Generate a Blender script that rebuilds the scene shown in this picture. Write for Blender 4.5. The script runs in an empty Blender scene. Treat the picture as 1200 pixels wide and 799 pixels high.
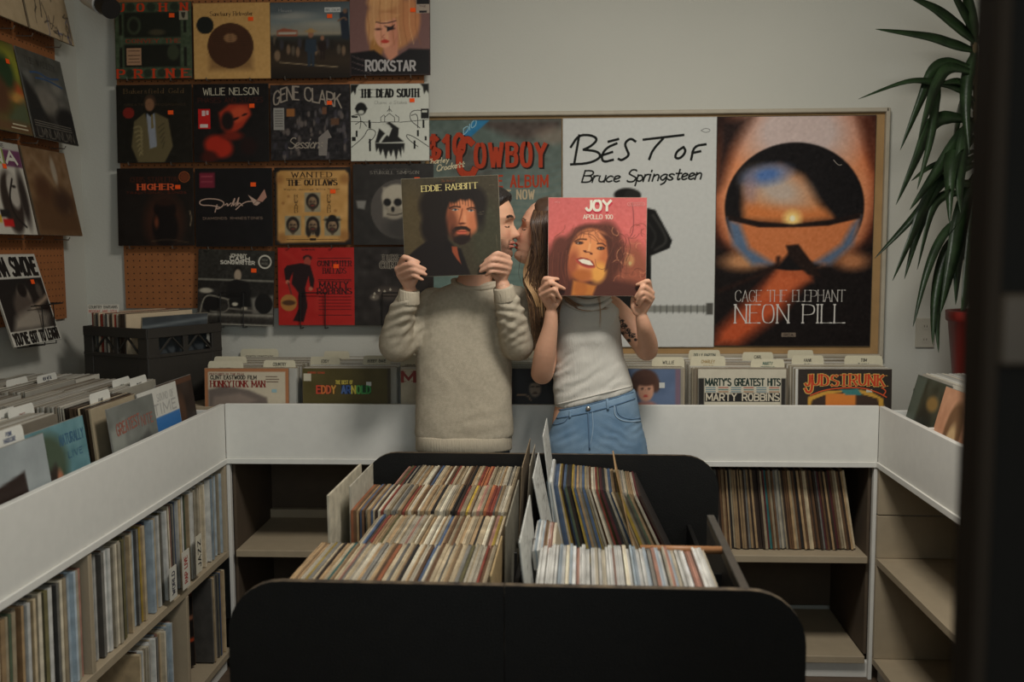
import bpy, bmesh, math, random
import numpy as np
from mathutils import Vector, Matrix
random.seed(7)
rng = np.random.default_rng(7)
SC = bpy.context.scene
COL = SC.collection
R = math.radians
# ------------------------------------------------------------------ camera
F = 1167.0
CAMZ = 1.54
CAMROT = Matrix.Rotation(R(2.75), 3, 'Z') @ Matrix.Rotation(R(90 - 5.35), 3, 'X') @ Matrix.Rotation(R(-0.25), 3, 'Z')
cam_data = bpy.data.cameras.new('camera')
cam_data.lens = 35.0
cam_data.sensor_width = 36.0
cam_data.dof.use_dof = True
cam_data.dof.focus_distance = 3.25
cam_data.dof.aperture_fstop = 2.8
cam = bpy.data.objects.new('camera', cam_data)
cam.matrix_world = Matrix.Translation((0, 0, CAMZ)) @ CAMROT.to_4x4()
COL.objects.link(cam)
SC.camera = cam


def P(px, py, Y):
    """world point on the plane at depth Y seen at photo pixel (px, py)"""
    d = CAMROT @ Vector(((px - 600) / F, -(py - 399.5) / F, -1.0))
    t = Y / d.y
    return Vector((d.x * t, Y, CAMZ + d.z * t))


# ------------------------------------------------------------------ world, lights, exposure
world = bpy.data.worlds.new('world')
SC.world = world
world.use_nodes = True
bg = world.node_tree.nodes['Background']
bg.inputs[0].default_value = (0.62, 0.68, 0.72, 1)
bg.inputs[1].default_value = 0.06


def area(name, loc, target, sx, sy, power, col):
    l = bpy.data.lights.new(name, 'AREA')
    l.shape = 'RECTANGLE'
    l.size, l.size_y, l.energy, l.color = sx, sy, power, col
    o = bpy.data.objects.new(name, l)
    o.location = loc
    o.rotation_euler = (Vector(target) - Vector(loc)).to_track_quat('-Z', 'Y').to_euler()
    COL.objects.link(o)
    return o


area('ceiling_lamp_light', (0.35, 2.1, 2.82), (0.3, 2.5, 0.0), 0.6, 0.45, 46, (1.0, 0.96, 0.89))
area('shop_window_light', (0.45, -1.3, 2.0), (-0.2, 3.2, 1.1), 2.2, 1.5, 32, (0.88, 0.98, 1.0))
SC.view_settings.view_transform = 'Standard'
SC.view_settings.look = 'None'
SC.view_settings.gamma = 1
SC.view_settings.use_curve_mapping = False
SC.view_settings.exposure = -0.27


# ------------------------------------------------------------------ helpers
def lin(c):
    c = np.asarray(c, float) / 255.0
    return np.where(c <= 0.04045, c / 12.92, ((c + 0.055) / 1.055) ** 2.4)


MATS = {}


def mat(name, rgb=(200, 200, 200), rough=0.6, var=0.12, scale=12.0, bump=0.0, metal=0.0, stretch=(1, 1, 1), spec=0.5, bscale=None, trans=0.0, sub=0.0, attr=False, coat=0.0, rgb2=None):
    if name in MATS:
        return MATS[name]
    m = bpy.data.materials.new(name)
    m.use_nodes = True
    nt = m.node_tree
    b = nt.nodes['Principled BSDF']
    b.inputs['Roughness'].default_value = rough
    b.inputs['Metallic'].default_value = metal
    b.inputs['Specular IOR Level'].default_value = spec
    if coat:
        b.inputs['Coat Weight'].default_value = coat
        b.inputs['Coat Roughness'].default_value = 0.25
    if sub:
        b.inputs['Subsurface Weight'].default_value = sub
        b.inputs['Subsurface Radius'].default_value = (1, .4, .25)
        b.inputs['Subsurface Scale'].default_value = 0.006
    tc = nt.nodes.new('ShaderNodeTexCoord')
    mp = nt.nodes.new('ShaderNodeMapping')
    mp.inputs['Scale'].default_value = stretch
    nt.links.new(tc.outputs['Object'], mp.inputs['Vector'])
    nz = nt.nodes.new('ShaderNodeTexNoise')
    nz.inputs['Scale'].default_value = scale
    nz.inputs['Detail'].default_value = 4
    nt.links.new(mp.outputs[0], nz.inputs['Vector'])
    rp = nt.nodes.new('ShaderNodeValToRGB')
    rp.color_ramp.elements[0].position = 0.3
    rp.color_ramp.elements[1].position = 0.7
    if attr:
        at = nt.nodes.new('ShaderNodeAttribute')
        at.attribute_name = 'Col'
        rp.color_ramp.elements[0].color = (1 - var, 1 - var, 1 - var, 1)
        rp.color_ramp.elements[1].color = (1, 1, 1, 1)
        mx = nt.nodes.new('ShaderNodeMix')
        mx.data_type = 'RGBA'
        mx.blend_type = 'MULTIPLY'
        mx.inputs[0].default_value = 1.0
        nt.links.new(at.outputs['Color'], mx.inputs[6])
        nt.links.new(rp.outputs[0], mx.inputs[7])
        nt.links.new(mx.outputs[2], b.inputs['Base Color'])
    else:
        c = lin(rgb)
        c2 = lin(rgb2) if rgb2 else c * (1 - var)
        rp.color_ramp.elements[0].color = (*c2, 1)
        rp.color_ramp.elements[1].color = (*c, 1)
        nt.links.new(rp.outputs[0], b.inputs['Base Color'])
    nt.links.new(nz.outputs['Fac'], rp.inputs['Fac'])
    if bump:
        n2 = nt.nodes.new('ShaderNodeTexNoise')
        n2.inputs['Scale'].default_value = bscale or scale * 6
        n2.inputs['Detail'].default_value = 3
        nt.links.new(mp.outputs[0], n2.inputs['Vector'])
        bp = nt.nodes.new('ShaderNodeBump')
        bp.inputs['Strength'].default_value = bump
        bp.inputs['Distance'].default_value = 0.01
        nt.links.new(n2.outputs['Fac'], bp.inputs['Height'])
        nt.links.new(bp.outputs[0], b.inputs['Normal'])
    if trans:
        b.inputs['Transmission Weight'].default_value = trans
        b.inputs['Alpha'].default_value = 1 - trans * 0.75
    MATS[name] = m
    return m


M_wall = mat('plaster_wall', (193, 191, 180), 0.9, 0.03, 3, 0.08, bscale=120)
M_white = mat('white_melamine', (224, 222, 214), 0.5, 0.05, 30, 0.05, bscale=300)
M_wood_in = mat('pale_shelf_board', (172, 156, 130), 0.55, 0.08, 20, 0.04, stretch=(1, 1, 1))
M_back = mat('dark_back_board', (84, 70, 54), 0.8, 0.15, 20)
M_black = mat('black_laminate', (21, 20, 18), 0.5, 0.25, 25, 0.1, bscale=260, spec=0.35)
M_worn = mat('worn_black_edge', (104, 88, 66), 0.7, 0.5, 40, rgb2=(40, 33, 26))
M_peg = mat('pegboard_brown', (158, 98, 52), 0.75, 0.15, 20, 0.1)
M_hole = mat('peg_hole_dark', (26, 16, 10), 0.9)
M_print = mat('printed_card', rough=0.45, var=0.06, scale=60, attr=True, spec=.28)
M_matte = mat('printed_matte', rough=0.75, var=0.06, scale=60, attr=True, spec=.2)
M_card = mat('card_edges', rough=0.8, var=0.35, scale=30, attr=True, stretch=(1, 1, 1))
M_chrome = mat('steel_hook', (170, 165, 155), 0.35, 0.1, metal=0.9)
M_wire = mat('black_wire', (18, 16, 14), 0.5)
M_kraft = mat('kraft_board', (168, 132, 84), 0.7, 0.15, 15)


class MB:
    """collects geometry for ONE mesh object"""

    def __init__(s):
        s.v, s.f, s.m, s.c = [], [], [], []
        s.smooth = False

    def add(s, verts, faces, mi=0, col=None):
        n = len(s.v)
        s.v += [tuple(p) for p in verts]
        s.f += [tuple(i + n for i in f) for f in faces]
        s.m += [mi] * len(faces)
        s.c += [col or (1, 1, 1)] * len(verts)
        return s

    def box(s, x0, x1, y0, y1, z0, z1, mi=0, col=None, b=0.0, T=None):
        if x0 > x1: x0, x1 = x1, x0
        if y0 > y1: y0, y1 = y1, y0
        if z0 > z1: z0, z1 = z1, z0
        if b <= 0:
            V = [(x, y, z) for z in (z0, z1) for y in (y0, y1) for x in (x0, x1)]
            Fc = [(0, 2, 3, 1), (4, 5, 7, 6), (0, 1, 5, 4), (2, 6, 7, 3), (0, 4, 6, 2), (1, 3, 7, 5)]
        else:
            bm = bmesh.new()
            vs = [bm.verts.new((x, y, z)) for z in (z0, z1) for y in (y0, y1) for x in (x0, x1)]
            for f in [(0, 2, 3, 1), (4, 5, 7, 6), (0, 1, 5, 4), (2, 6, 7, 3), (0, 4, 6, 2), (1, 3, 7, 5)]:
                bm.faces.new([vs[i] for i in f])
            bmesh.ops.bevel(bm, geom=bm.edges[:], offset=b, segments=1, affect='EDGES')
            bm.verts.index_update()
            V = [tuple(v.co) for v in bm.verts]
            Fc = [tuple(v.index for v in f.verts) for f in bm.faces]
            bm.free()
        if T is not None:
            V = [tuple(T @ Vector(p)) for p in V]
        return s.add(V, Fc, mi, col)

    def prism(s, pts, a0, a1, axis='y', mi=0, side=None, col=None):
        """extrude a 2D outline; axis y: pts are (x,z); axis z: (x,y); axis x: (y,z)"""
        def q(p, a):
            return {'y': (p[0], a, p[1]), 'z': (p[0], p[1], a), 'x': (a, p[0], p[1])}[axis]
        n = len(pts)
        V = [q(p, a0) for p in pts] + [q(p, a1) for p in pts]
        s.add(V, [tuple(range(n)), tuple(range(2 * n - 1, n - 1, -1))], mi, col)
        s.add(V, [(i, i + n, (i + 1) % n + n, (i + 1) % n) for i in range(n)], mi if side is None else side, col)
        return s

    def tube(s, pts, rad, n=10, mi=0, col=None, flat=1.0, cap=True, up=None):
        """swept tube; rad number or list; flat squashes the second axis"""
        pts = [Vector(p) for p in pts]
        k = len(pts)
        rad = [rad] * k if isinstance(rad, (int, float)) else rad
        V = []
        prev = None
        for i, p in enumerate(pts):
            t = (pts[min(i + 1, k - 1)] - pts[max(i - 1, 0)]).normalized()
            a = prev if prev is not None else (Vector(up) if up else (Vector((0, 0, 1)) if abs(t.z) < 0.9 else Vector((0, 1, 0))))
            a = (a - t * a.dot(t))
            a = a.normalized() if a.length > 1e-6 else t.orthogonal().normalized()
            prev = a
            b = t.cross(a)
            for j in range(n):
                w = 2 * math.pi * j / n
                V.append(p + a * (math.cos(w) * rad[i]) + b * (math.sin(w) * rad[i] * flat))
        Fc = [(i * n + j, i * n + (j + 1) % n, (i + 1) * n + (j + 1) % n, (i + 1) * n + j) for i in range(k - 1) for j in range(n)]
        if cap:
            V += [pts[0], pts[-1]]
            c0, c1 = k * n, k * n + 1
            Fc += [(c0, (j + 1) % n, j) for j in range(n)] + [(c1, (k - 1) * n + j, (k - 1) * n + (j + 1) % n) for j in range(n)]
        return s.add(V, Fc, mi, col)

    def rings(s, rings, mi=0, col=None):
        """rings: list of point lists of equal length, capped"""
        n = len(rings[0]); k = len(rings)
        V = [p for r in rings for p in r]
        Fc = [(i * n + j, i * n + (j + 1) % n, (i + 1) * n + (j + 1) % n, (i + 1) * n + j) for i in range(k - 1) for j in range(n)]
        c0 = sum((Vector(p) for p in rings[0]), Vector()) / n
        c1 = sum((Vector(p) for p in rings[-1]), Vector()) / n
        V += [c0, c1]
        Fc += [(k * n, (j + 1) % n, j) for j in range(n)] + [(k * n + 1, (k - 1) * n + j, (k - 1) * n + (j + 1) % n) for j in range(n)]
        return s.add(V, Fc, mi, col)

    def ball(s, c, rx, ry=None, rz=None, n=12, mi=0, col=None, rot=None):
        ry = ry or rx; rz = rz or rx
        V = [Vector((0, 0, rz))]
        for i in range(1, n // 2 + 1):
            a = math.pi * i / (n // 2 + 1)
            for j in range(n):
                w = 2 * math.pi * j / n
                V.append(Vector((rx * math.sin(a) * math.cos(w), ry * math.sin(a) * math.sin(w), rz * math.cos(a))))
        V.append(Vector((0, 0, -rz)))
        k = n // 2
        Fc = [(0, 1 + j, 1 + (j + 1) % n) for j in range(n)]
        Fc += [(1 + i * n + j, 1 + (i + 1) * n + j, 1 + (i + 1) * n + (j + 1) % n, 1 + i * n + (j + 1) % n) for i in range(k - 1) for j in range(n)]
        e = len(V) - 1
        Fc += [(e, 1 + (k - 1) * n + (j + 1) % n, 1 + (k - 1) * n + j) for j in range(n)]
        if rot is not None:
            V = [rot @ v for v in V]
        V = [v + Vector(c) for v in V]
        return s.add(V, Fc, mi, col)

    def mesh(s, name, mats, smooth=False, colors=False):
        me = bpy.data.meshes.new(name)
        me.from_pydata(s.v, [], s.f)
        for m in (mats if isinstance(mats, (list, tuple)) else [mats]):
            me.materials.append(m)
        me.polygons.foreach_set('material_index', s.m)
        if smooth or s.smooth:
            me.polygons.foreach_set('use_smooth', [True] * len(s.f))
        if colors:
            setcol(me, np.array(s.c, float))
        me.update()
        return me

    def build(s, name, mats, parent=None, smooth=False, colors=False):
        return link(bpy.data.objects.new(name, s.mesh(name, mats, smooth, colors)), parent)


def setcol(me, rgb255):
    a = me.color_attributes.new('Col', 'FLOAT_COLOR', 'POINT')
    c = np.ones((len(me.vertices), 4))
    c[:, :3] = lin(rgb255)
    a.data.foreach_set('color', c.ravel())


def link(o, parent=None):
    COL.objects.link(o)
    if parent is not None:
        o.parent = parent
    return o


def tag(o, label=None, cat=None, group=None, kind=None):
    if label: o['label'] = label
    if cat: o['category'] = cat
    if group: o['group'] = group
    if kind: o['kind'] = kind
    return o


def thing(name, label, cat, loc=(0, 0, 0), rz=0.0, group=None):
    o = bpy.data.objects.new(name, None)
    o.empty_display_size = 0.05
    o.location = loc
    o.rotation_euler = (0, 0, rz)
    link(o)
    return tag(o, label, cat, group)


def struct(mb, name, mats, parent=None, **k):
    return tag(mb.build(name, mats, parent, **k), kind='structure')


# ------------------------------------------------------------------ lettering (own stroke alphabet) and printed pictures
GL = {
    'A': (6, '00 39 60;13 53'), 'B': (6, '00 09;~09 49 68 66 45 05;~05 45 64 61 40 00'), 'C': (6, '~67 59 29 07 02 20 50 62'),
    'D': (6, '00 09;~09 39 67 62 30 00'), 'E': (5, '59 09;09 00;00 50;05 45'), 'F': (5, '59 09;09 00;05 45'),
    'G': (6, '~67 59 29 07 02 20 50 62;62 64 44'), 'H': (6, '00 09;60 69;05 65'), 'I': (0, '00 09'), 'J': (4, '~49 42 30 10 02'),
    'K': (6, '00 09;04 59;26 60'), 'L': (5, '09 00;00 50'), 'M': (8, '00 09;09 42;42 89;89 80'), 'N': (6, '00 09;09 60;60 69'),
    'O': (6, '~39 19 06 03 10 50 63 66 59 39'), 'P': (6, '00 09;~09 49 68 65 44 04'), 'Q': (6, '~39 19 06 03 10 50 63 66 59 39;42 70'),
    'R': (6, '00 09;~09 49 68 65 44 04;34 60'), 'S': (6, '~58 49 19 07 06 25 44 63 62 50 10 01'), 'T': (6, '30 39;09 69'),
    'U': (6, '~09 02 20 40 62 69'), 'V': (6, '09 30 69'), 'W': (8, '09 20 47 60 89'), 'X': (6, '00 69;09 60'), 'Y': (6, '09 35 69;35 30'),
    'Z': (6, '09 69;69 00;00 60'), '0': (5, '~29 07 02 20 30 52 57 39 29'), '1': (3, '07 29;29 20'), '2': (6, '~07 19 49 67 65 00;00 60'),
    '9': (6, '~65 44 15 07 19 49 67 64 50 10'), '$': (6, '~58 49 19 07 06 25 44 63 62 50 10 01;3a 3/'), "'": (1, '19 07'), ' ': (4, ''), '.': (0, '00 01'),
    'a': (5, '~55 35 14 02 10 30 53;55 50'), 'b': (5, '09 00;~03 25 44 42 20 00'), 'c': (4, '~44 25 03 01 20 41'), 'd': (5, '59 50;~53 35 14 02 10 30 52'),
    'e': (4, '~02 33 44 25 04 01 20 41'), 'g': (5, '~54 35 03 11 30 54 5. 2-'), 'i': (1, '05 00;07 08'), 'l': (1, '09 00'), 'n': (4, '05 00;~03 25 44 40'),
    'o': (4, '~25 03 01 20 41 43 25'), 'p': (4, '05 0-;~04 25 43 41 20 01'), 'r': (3, '05 00;~03 15 35'), 's': (4, '~44 25 04 13 32 41 20 01'),
    't': (4, '~28 21 30 41;05 45'), 'u': (4, '~05 01 20 41 45;45 40'), 'y': (4, '05 21;45 1-'), 'k': (4, '09 00;03 45;14 40'), 'h': (4, '09 00;~03 25 44 40'), 'm': (7, '05 00;~03 25 44 40;~43 65 74 70'),
    'v': (4, '05 20 45'), 'w': (6, '05 10 34 50 65'), 'f': (3, '~39 28 18 10;05 35'), 'j': (2, '~25 2. 0-'), '-': (3, '04 34'), '/': (4, '00 49'), '4': (5, '39 03;03 53;39 30'), '3': (5, '~08 29 48 46 25;~25 54 52 30 01'), '5': (5, '49 09 05;~05 35 53 40 01'), '7': (5, '09 59 20'), '8': (5, '~29 08 25 52 30 02 25 58 29'), '6': (5, '~48 29 04 20 52 35 03'),
}


def chaikin(p, it=2):
    for _ in range(it):
        q = [p[0]]
        for a, b in zip(p[:-1], p[1:]):
            q += [(a[0] * .75 + b[0] * .25, a[1] * .75 + b[1] * .25), (a[0] * .25 + b[0] * .75, a[1] * .25 + b[1] * .75)]
        p = q + [p[-1]]
    return p


def yv(ch):
    return {'a': 10, '/': -1, '.': -1.5, '-': -3}.get(ch, None) if not ch.isdigit() else int(ch)


def seg_quad(a, b, wa, wb=None, ext=0.5):
    wb = wa if wb is None else wb
    dx, dy = b[0] - a[0], b[1] - a[1]
    L = math.hypot(dx, dy) or 1e-6
    dx, dy = dx / L, dy / L
    nx, ny = -dy, dx
    e0, e1 = wa * ext, wb * ext
    a2 = (a[0] - dx * e0, a[1] - dy * e0); b2 = (b[0] + dx * e1, b[1] + dy * e1)
    return [(a2[0] + nx * wa / 2, a2[1] + ny * wa / 2), (a2[0] - nx * wa / 2, a2[1] - ny * wa / 2), (b2[0] - nx * wb / 2, b2[1] - ny * wb / 2), (b2[0] + nx * wb / 2, b2[1] + ny * wb / 2)]


def text(s, x, y, h, w=None, col=(255, 255, 255), th=0.12, style='sans', center=False, arc=0.0, slant=0.0, rise=0.0, layer=1, sp=0.28):
    """letters as polygons; (x, y) = left end of the base line in canvas units, y grows downward; h cap height; w total width"""
    adv, X = [], 0.0
    for ch in s:
        g = GL.get(ch) or GL.get(ch.upper()) or GL[' ']
        adv.append((X, g))
        X += g[0] + sp * 9 + (th * 4 if g[0] < 2 else 0)
    X -= sp * 9
    total = X / 9 * h * 0.9
    sx = (w / total if w else 1.0) * 0.9
    if center:
        x -= total * (w / total if w else 1) / 2
    W = total * (w / total if w else 1)
    out = []
    for X0, g in adv:
        for st in [q for q in g[1].split(';') if q]:
            sm = st.startswith('~')
            pts = [(int(t[0]), yv(t[1])) for t in st.lstrip('~').split()]
            pl = chaikin(pts, 2) if sm else pts
            pp = []
            for (a, b) in pl:
                u = (X0 + a) / 9 * h * sx
                v = b / 9 * h
                k = (u / W - .5) * 2 if W else 0
                pp.append((x + u + slant * v, y - v - arc * (1 - k * k) * h - rise * u))
            for a, b in zip(pp[:-1], pp[1:]):
                if style == 'sans':
                    t = th * h
                else:
                    vert = abs(b[1] - a[1]) / (math.hypot(b[0] - a[0], b[1] - a[1]) + 1e-9)
                    t = h * (th * vert + (0.35 * th) * (1 - vert))
                out.append((seg_quad(a, b, t, ext=0.42 if not sm else 0.3), col, layer))
            if style == 'serif' and not sm:
                for (q0, q) in ((pts[0], pp[0]), (pts[-1], pp[-1])):
                    if q0[1] in (0, 9):
                        yy = q[1]
                        hw = h * th * 1.15
                        out.append(([(q[0] - hw, yy - h * .03), (q[0] - hw, yy + h * .03), (q[0] + hw, yy + h * .03), (q[0] + hw, yy - h * .03)], col, layer))
    return out


def strokes(lines, w, col, layer=1, smooth=2):
    out = []
    for ln in lines:
        p = chaikin(list(ln), smooth) if smooth else list(ln)
        for a, b in zip(p[:-1], p[1:]):
            out.append((seg_quad(a, b, w, ext=.3), col, layer))
    return out


def patch(x0, y0, x1, y1, col, layer=1):
    return [([(x0, y0), (x0, y1), (x1, y1), (x1, y0)], col, layer)]


def polyp(pts, col, layer=1):
    return [(list(pts), col, layer)]


class Canvas:
    def __init__(s, x0, y0, x1, y1, n=64, base=(128, 128, 128), m=None):
        s.x0, s.y0, s.x1, s.y1 = x0, y0, x1, y1
        s.n = n
        s.m = m or max(2, int(round(n * (y1 - y0) / (x1 - x0))))
        s.X, s.Y = np.meshgrid(np.linspace(x0, x1, s.n), np.linspace(y0, y1, s.m))
        s.a = np.ones((s.m, s.n, 3)) * np.array(base, float)
        s.pw = (x1 - x0) / s.n

    def mix(s, k, col, al=1.0):
        k = np.clip(k, 0, 1)[..., None] * al
        s.a = s.a * (1 - k) + np.array(col, float) * k
        return s

    def ell(s, cx, cy, rx, ry, col, soft=None, ang=0, al=1.0):
        c, d = math.cos(R(ang)), math.sin(R(ang))
        u = (s.X - cx) * c + (s.Y - cy) * d
        v = -(s.X - cx) * d + (s.Y - cy) * c
        r = np.sqrt((u / rx) ** 2 + (v / ry) ** 2)
        sf = (soft if soft is not None else s.pw * 1.2) / min(rx, ry)
        return s.mix((1 - r) / max(sf, 1e-6) + .5, col, al)

    def poly(s, pts, col, soft=None, al=1.0):
        soft = soft or s.pw
        ins = np.zeros(s.X.shape, bool)
        dist = np.full(s.X.shape, 1e9)
        n = len(pts)
        for i in range(n):
            (ax, ay), (bx, by) = pts[i], pts[(i + 1) % n]
            t = np.clip(((s.X - ax) * (bx - ax) + (s.Y - ay) * (by - ay)) / ((bx - ax) ** 2 + (by - ay) ** 2 + 1e-9), 0, 1)
            dist = np.minimum(dist, np.hypot(s.X - ax - t * (bx - ax), s.Y - ay - t * (by - ay)))
            c = ((ay > s.Y) != (by > s.Y)) & (s.X < (bx - ax) * (s.Y - ay) / ((by - ay) + 1e-12) + ax)
            ins ^= c
        sd = np.where(ins, dist, -dist)
        return s.mix(sd / soft + .5, col, al)

    def line(s, pts, w, col, soft=None, al=1.0, smooth=2):
        soft = soft or s.pw
        p = chaikin(list(pts), smooth) if smooth else pts
        dist = np.full(s.X.shape, 1e9)
        for (ax, ay), (bx, by) in zip(p[:-1], p[1:]):
            t = np.clip(((s.X - ax) * (bx - ax) + (s.Y - ay) * (by - ay)) / ((bx - ax) ** 2 + (by - ay) ** 2 + 1e-9), 0, 1)
            dist = np.minimum(dist, np.hypot(s.X - ax - t * (bx - ax), s.Y - ay - t * (by - ay)))
        return s.mix((w / 2 - dist) / soft + .5, col, al)

    def rect(s, x0, y0, x1, y1, col, soft=None, al=1.0):
        return s.poly([(x0, y0), (x1, y0), (x1, y1), (x0, y1)], col, soft, al)

    def vgrad(s, stops):
        t = (s.Y - s.y0) / (s.y1 - s.y0)
        st = np.array([q[0] for q in stops])
        for k in range(3):
            s.a[..., k] = np.interp(t, st, [q[1][k] for q in stops])
        return s

    def noise(s, amt=12, cell=4, seed=0, mono=True):
        r = np.random.default_rng(seed)
        gy, gx = s.m // cell + 3, s.n // cell + 3
        g = r.normal(0, 1, (gy, gx, 1 if mono else 3))
        yi = np.arange(s.m) / cell; xi = np.arange(s.n) / cell
        y0 = yi.astype(int); x0 = xi.astype(int)
        fy = (yi - y0)[:, None, None]; fx = (xi - x0)[None, :, None]
        a = g[y0][:, x0] * (1 - fy) * (1 - fx) + g[y0 + 1][:, x0] * fy * (1 - fx) + g[y0][:, x0 + 1] * (1 - fy) * fx + g[y0 + 1][:, x0 + 1] * fy * fx
        s.a = s.a + a * amt
        return s


def frame_matrix(center, right, up):
    r = Vector(right).normalized()
    u = Vector(up).normalized()
    u = (u - r * u.dot(r)).normalized()
    y = u.cross(r)
    m = Matrix((r, y, u)).transposed().to_4x4()
    m.translation = Vector(center)
    return m


def print_mesh(name, cv, w, h, off, m, bend=0.0):
    n, k = cv.n, cv.m
    xs = np.linspace(-w / 2, w / 2, n); zs = np.linspace(h / 2, -h / 2, k)
    X, Z = np.meshgrid(xs, zs)
    Yb = np.full(X.shape, -off)
    co = np.stack([X, Yb, Z], -1).reshape(-1, 3)
    idx = np.arange(n * k).reshape(k, n)
    q = np.stack([idx[1:, :-1], idx[1:, 1:], idx[:-1, 1:], idx[:-1, :-1]], -1).reshape(-1, 4)
    me = bpy.data.meshes.new(name)
    me.from_pydata(co.tolist(), [], q.tolist())
    me.materials.append(m)
    setcol(me, np.clip(cv.a, 0, 255).reshape(-1, 3))
    me.update()
    return me


def decal_mesh(name, cv, decals, w, h, off, m):
    mb = MB()
    for di, (pts, col, layer) in enumerate(decals):
        V = []
        jit = (di % 12) * 2.2e-5
        for (x, y) in pts:
            u = min(max((x - cv.x0) / (cv.x1 - cv.x0), 0.002), .998); v = min(max((y - cv.y0) / (cv.y1 - cv.y0), 0.002), .998)
            V.append(((u - .5) * w, -off - layer * 0.00035 - jit, (.5 - v) * h))
        # keep faces looking toward the viewer
        ar = sum(V[i][0] * V[(i + 1) % len(V)][2] - V[(i + 1) % len(V)][0] * V[i][2] for i in range(len(V)))
        if ar < 0:
            V.reverse()
        mb.add(V, [tuple(range(len(V)))], 0, tuple(np.clip(col, 0, 255)))
    return mb.mesh(name, m, colors=True)


def sleeve(name, label, cat, group, M, cv, decals=(), w=0.315, h=None, th=0.005, edge=(60, 52, 42), m=None, sticker=None, pname='cover_print', extra=()):
    """a flat printed card thing: body slab, printed face, lettering and price sticker as parts"""
    h = h or w
    m = m or M_print
    b = MB().box(-w / 2, w / 2, -th / 2, th / 2, -h / 2, h / 2, col=edge)
    o = b.build(name, M_card, colors=True)
    o.matrix_world = M
    tag(o, label, cat, group)
    if cv is not None:
        link(bpy.data.objects.new(pname, print_mesh(pname, cv, w * .994, h * .994, th / 2 + .0005, m)), o)
        if decals:
            tag(link(bpy.data.objects.new('lettering', decal_mesh('lettering', cv, decals, w * .994, h * .994, th / 2 + .0006, m)), o), kind='stuff')
        if sticker:
            for (x, y, a, c2) in sticker:
                u = (x - cv.x0) / (cv.x1 - cv.x0) - .5; v = .5 - (y - cv.y0) / (cv.y1 - cv.y0)
                s = MB().box(u * w - a / 2, u * w + a / 2, -th / 2 - .0035, -th / 2 - .0022, v * h - a * .38, v * h + a * .38, col=c2)
                s.build('price_sticker', M_matte, o, colors=True)
    return o


ORG = (255, 92, 30)
# ------------------------------------------------------------------ room shell
WY, WLX, WRX, CZ = 3.98, -1.93, 2.05, 2.95
struct(MB().box(WLX - .1, WRX + .1, WY, WY + .1, 0, CZ), 'wall_back', M_wall)
struct(MB().box(WLX - .1, WLX, -1.8, WY, 0, CZ), 'wall_left', M_wall)
struct(MB().box(WRX, WRX + .1, -1.8, WY, 0, CZ), 'wall_right', M_wall)
struct(MB().box(WLX - .1, WRX + .1, -1.8, WY + .1, CZ, CZ + .1), 'ceiling', mat('ceiling_paint', (196, 194, 186), .9, .03, 4))
struct(MB().box(WLX - .1, WRX + .1, -1.8, WY + .1, -.1, 0), 'floor', mat('dark_floor_boards', (92, 74, 58), .55, .3, 6, .1, stretch=(1, 8, 1)))

# ------------------------------------------------------------------ counters round the walls
LZ, TZ = 0.987, 0.778       # ledge height, underside trim height
BX0, BX1 = P(267, 600, 3.48).x, P(1027, 600, 3.48).x   # inner faces of the side counters
BY = 3.48                  # front face of the back counter
SH1, SH0 = 0.45, 0.085
t = 0.018


def part(name, m, parent, *boxes, b=0.0015):
    mb = MB()
    for q in boxes:
        mb.box(*q, b=b)
    return mb.build(name, m, parent)


back = thing('record_counter', 'long pale record counter under the posters, behind the couple', 'counter', (0, BY, 0))
bo = (0, -BY, 0)


def bp(name, m, *boxes):
    o = part(name, m, back, *boxes)
    o.location = bo
    return o


bp('front_panel', M_white, (BX0, BX1, BY, BY + t, TZ + .012, LZ))
bp('trim_lip', M_white, (BX0, BX1, BY - .006, BY + t, TZ - .008, TZ + .012))
bp('bin_floor', M_wood_in, (BX0, BX1, BY + t, WY - .005, TZ - .002, TZ + .018))
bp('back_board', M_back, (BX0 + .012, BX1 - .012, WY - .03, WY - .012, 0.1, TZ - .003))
for z in (SH1, SH0):
    bp('shelf_board', M_wood_in, (BX0 + .025, BX1 - .025, BY, WY - .031, z - .025, z))
bp('plinth', M_white, (BX0, BX1, BY + .02, BY + .04, 0, SH0 - .026))
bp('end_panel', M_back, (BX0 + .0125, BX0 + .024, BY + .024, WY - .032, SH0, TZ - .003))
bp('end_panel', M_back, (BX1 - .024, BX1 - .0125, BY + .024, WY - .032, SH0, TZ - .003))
bp('upright', M_wood_in, (-.03, -.01, BY, WY - .031, SH0, TZ - .003))
bp('stop_rail', M_wood_in, (BX0 + .012, -.04, WY - .06, WY - .031, SH1, SH1 + .035))
for xx in np.linspace(BX0 + .3, BX1 - .34, 6):
    bp('bin_divider', M_white, (xx - .006, xx + .006, BY + t, WY - .02, TZ + .018, LZ - .06))


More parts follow.
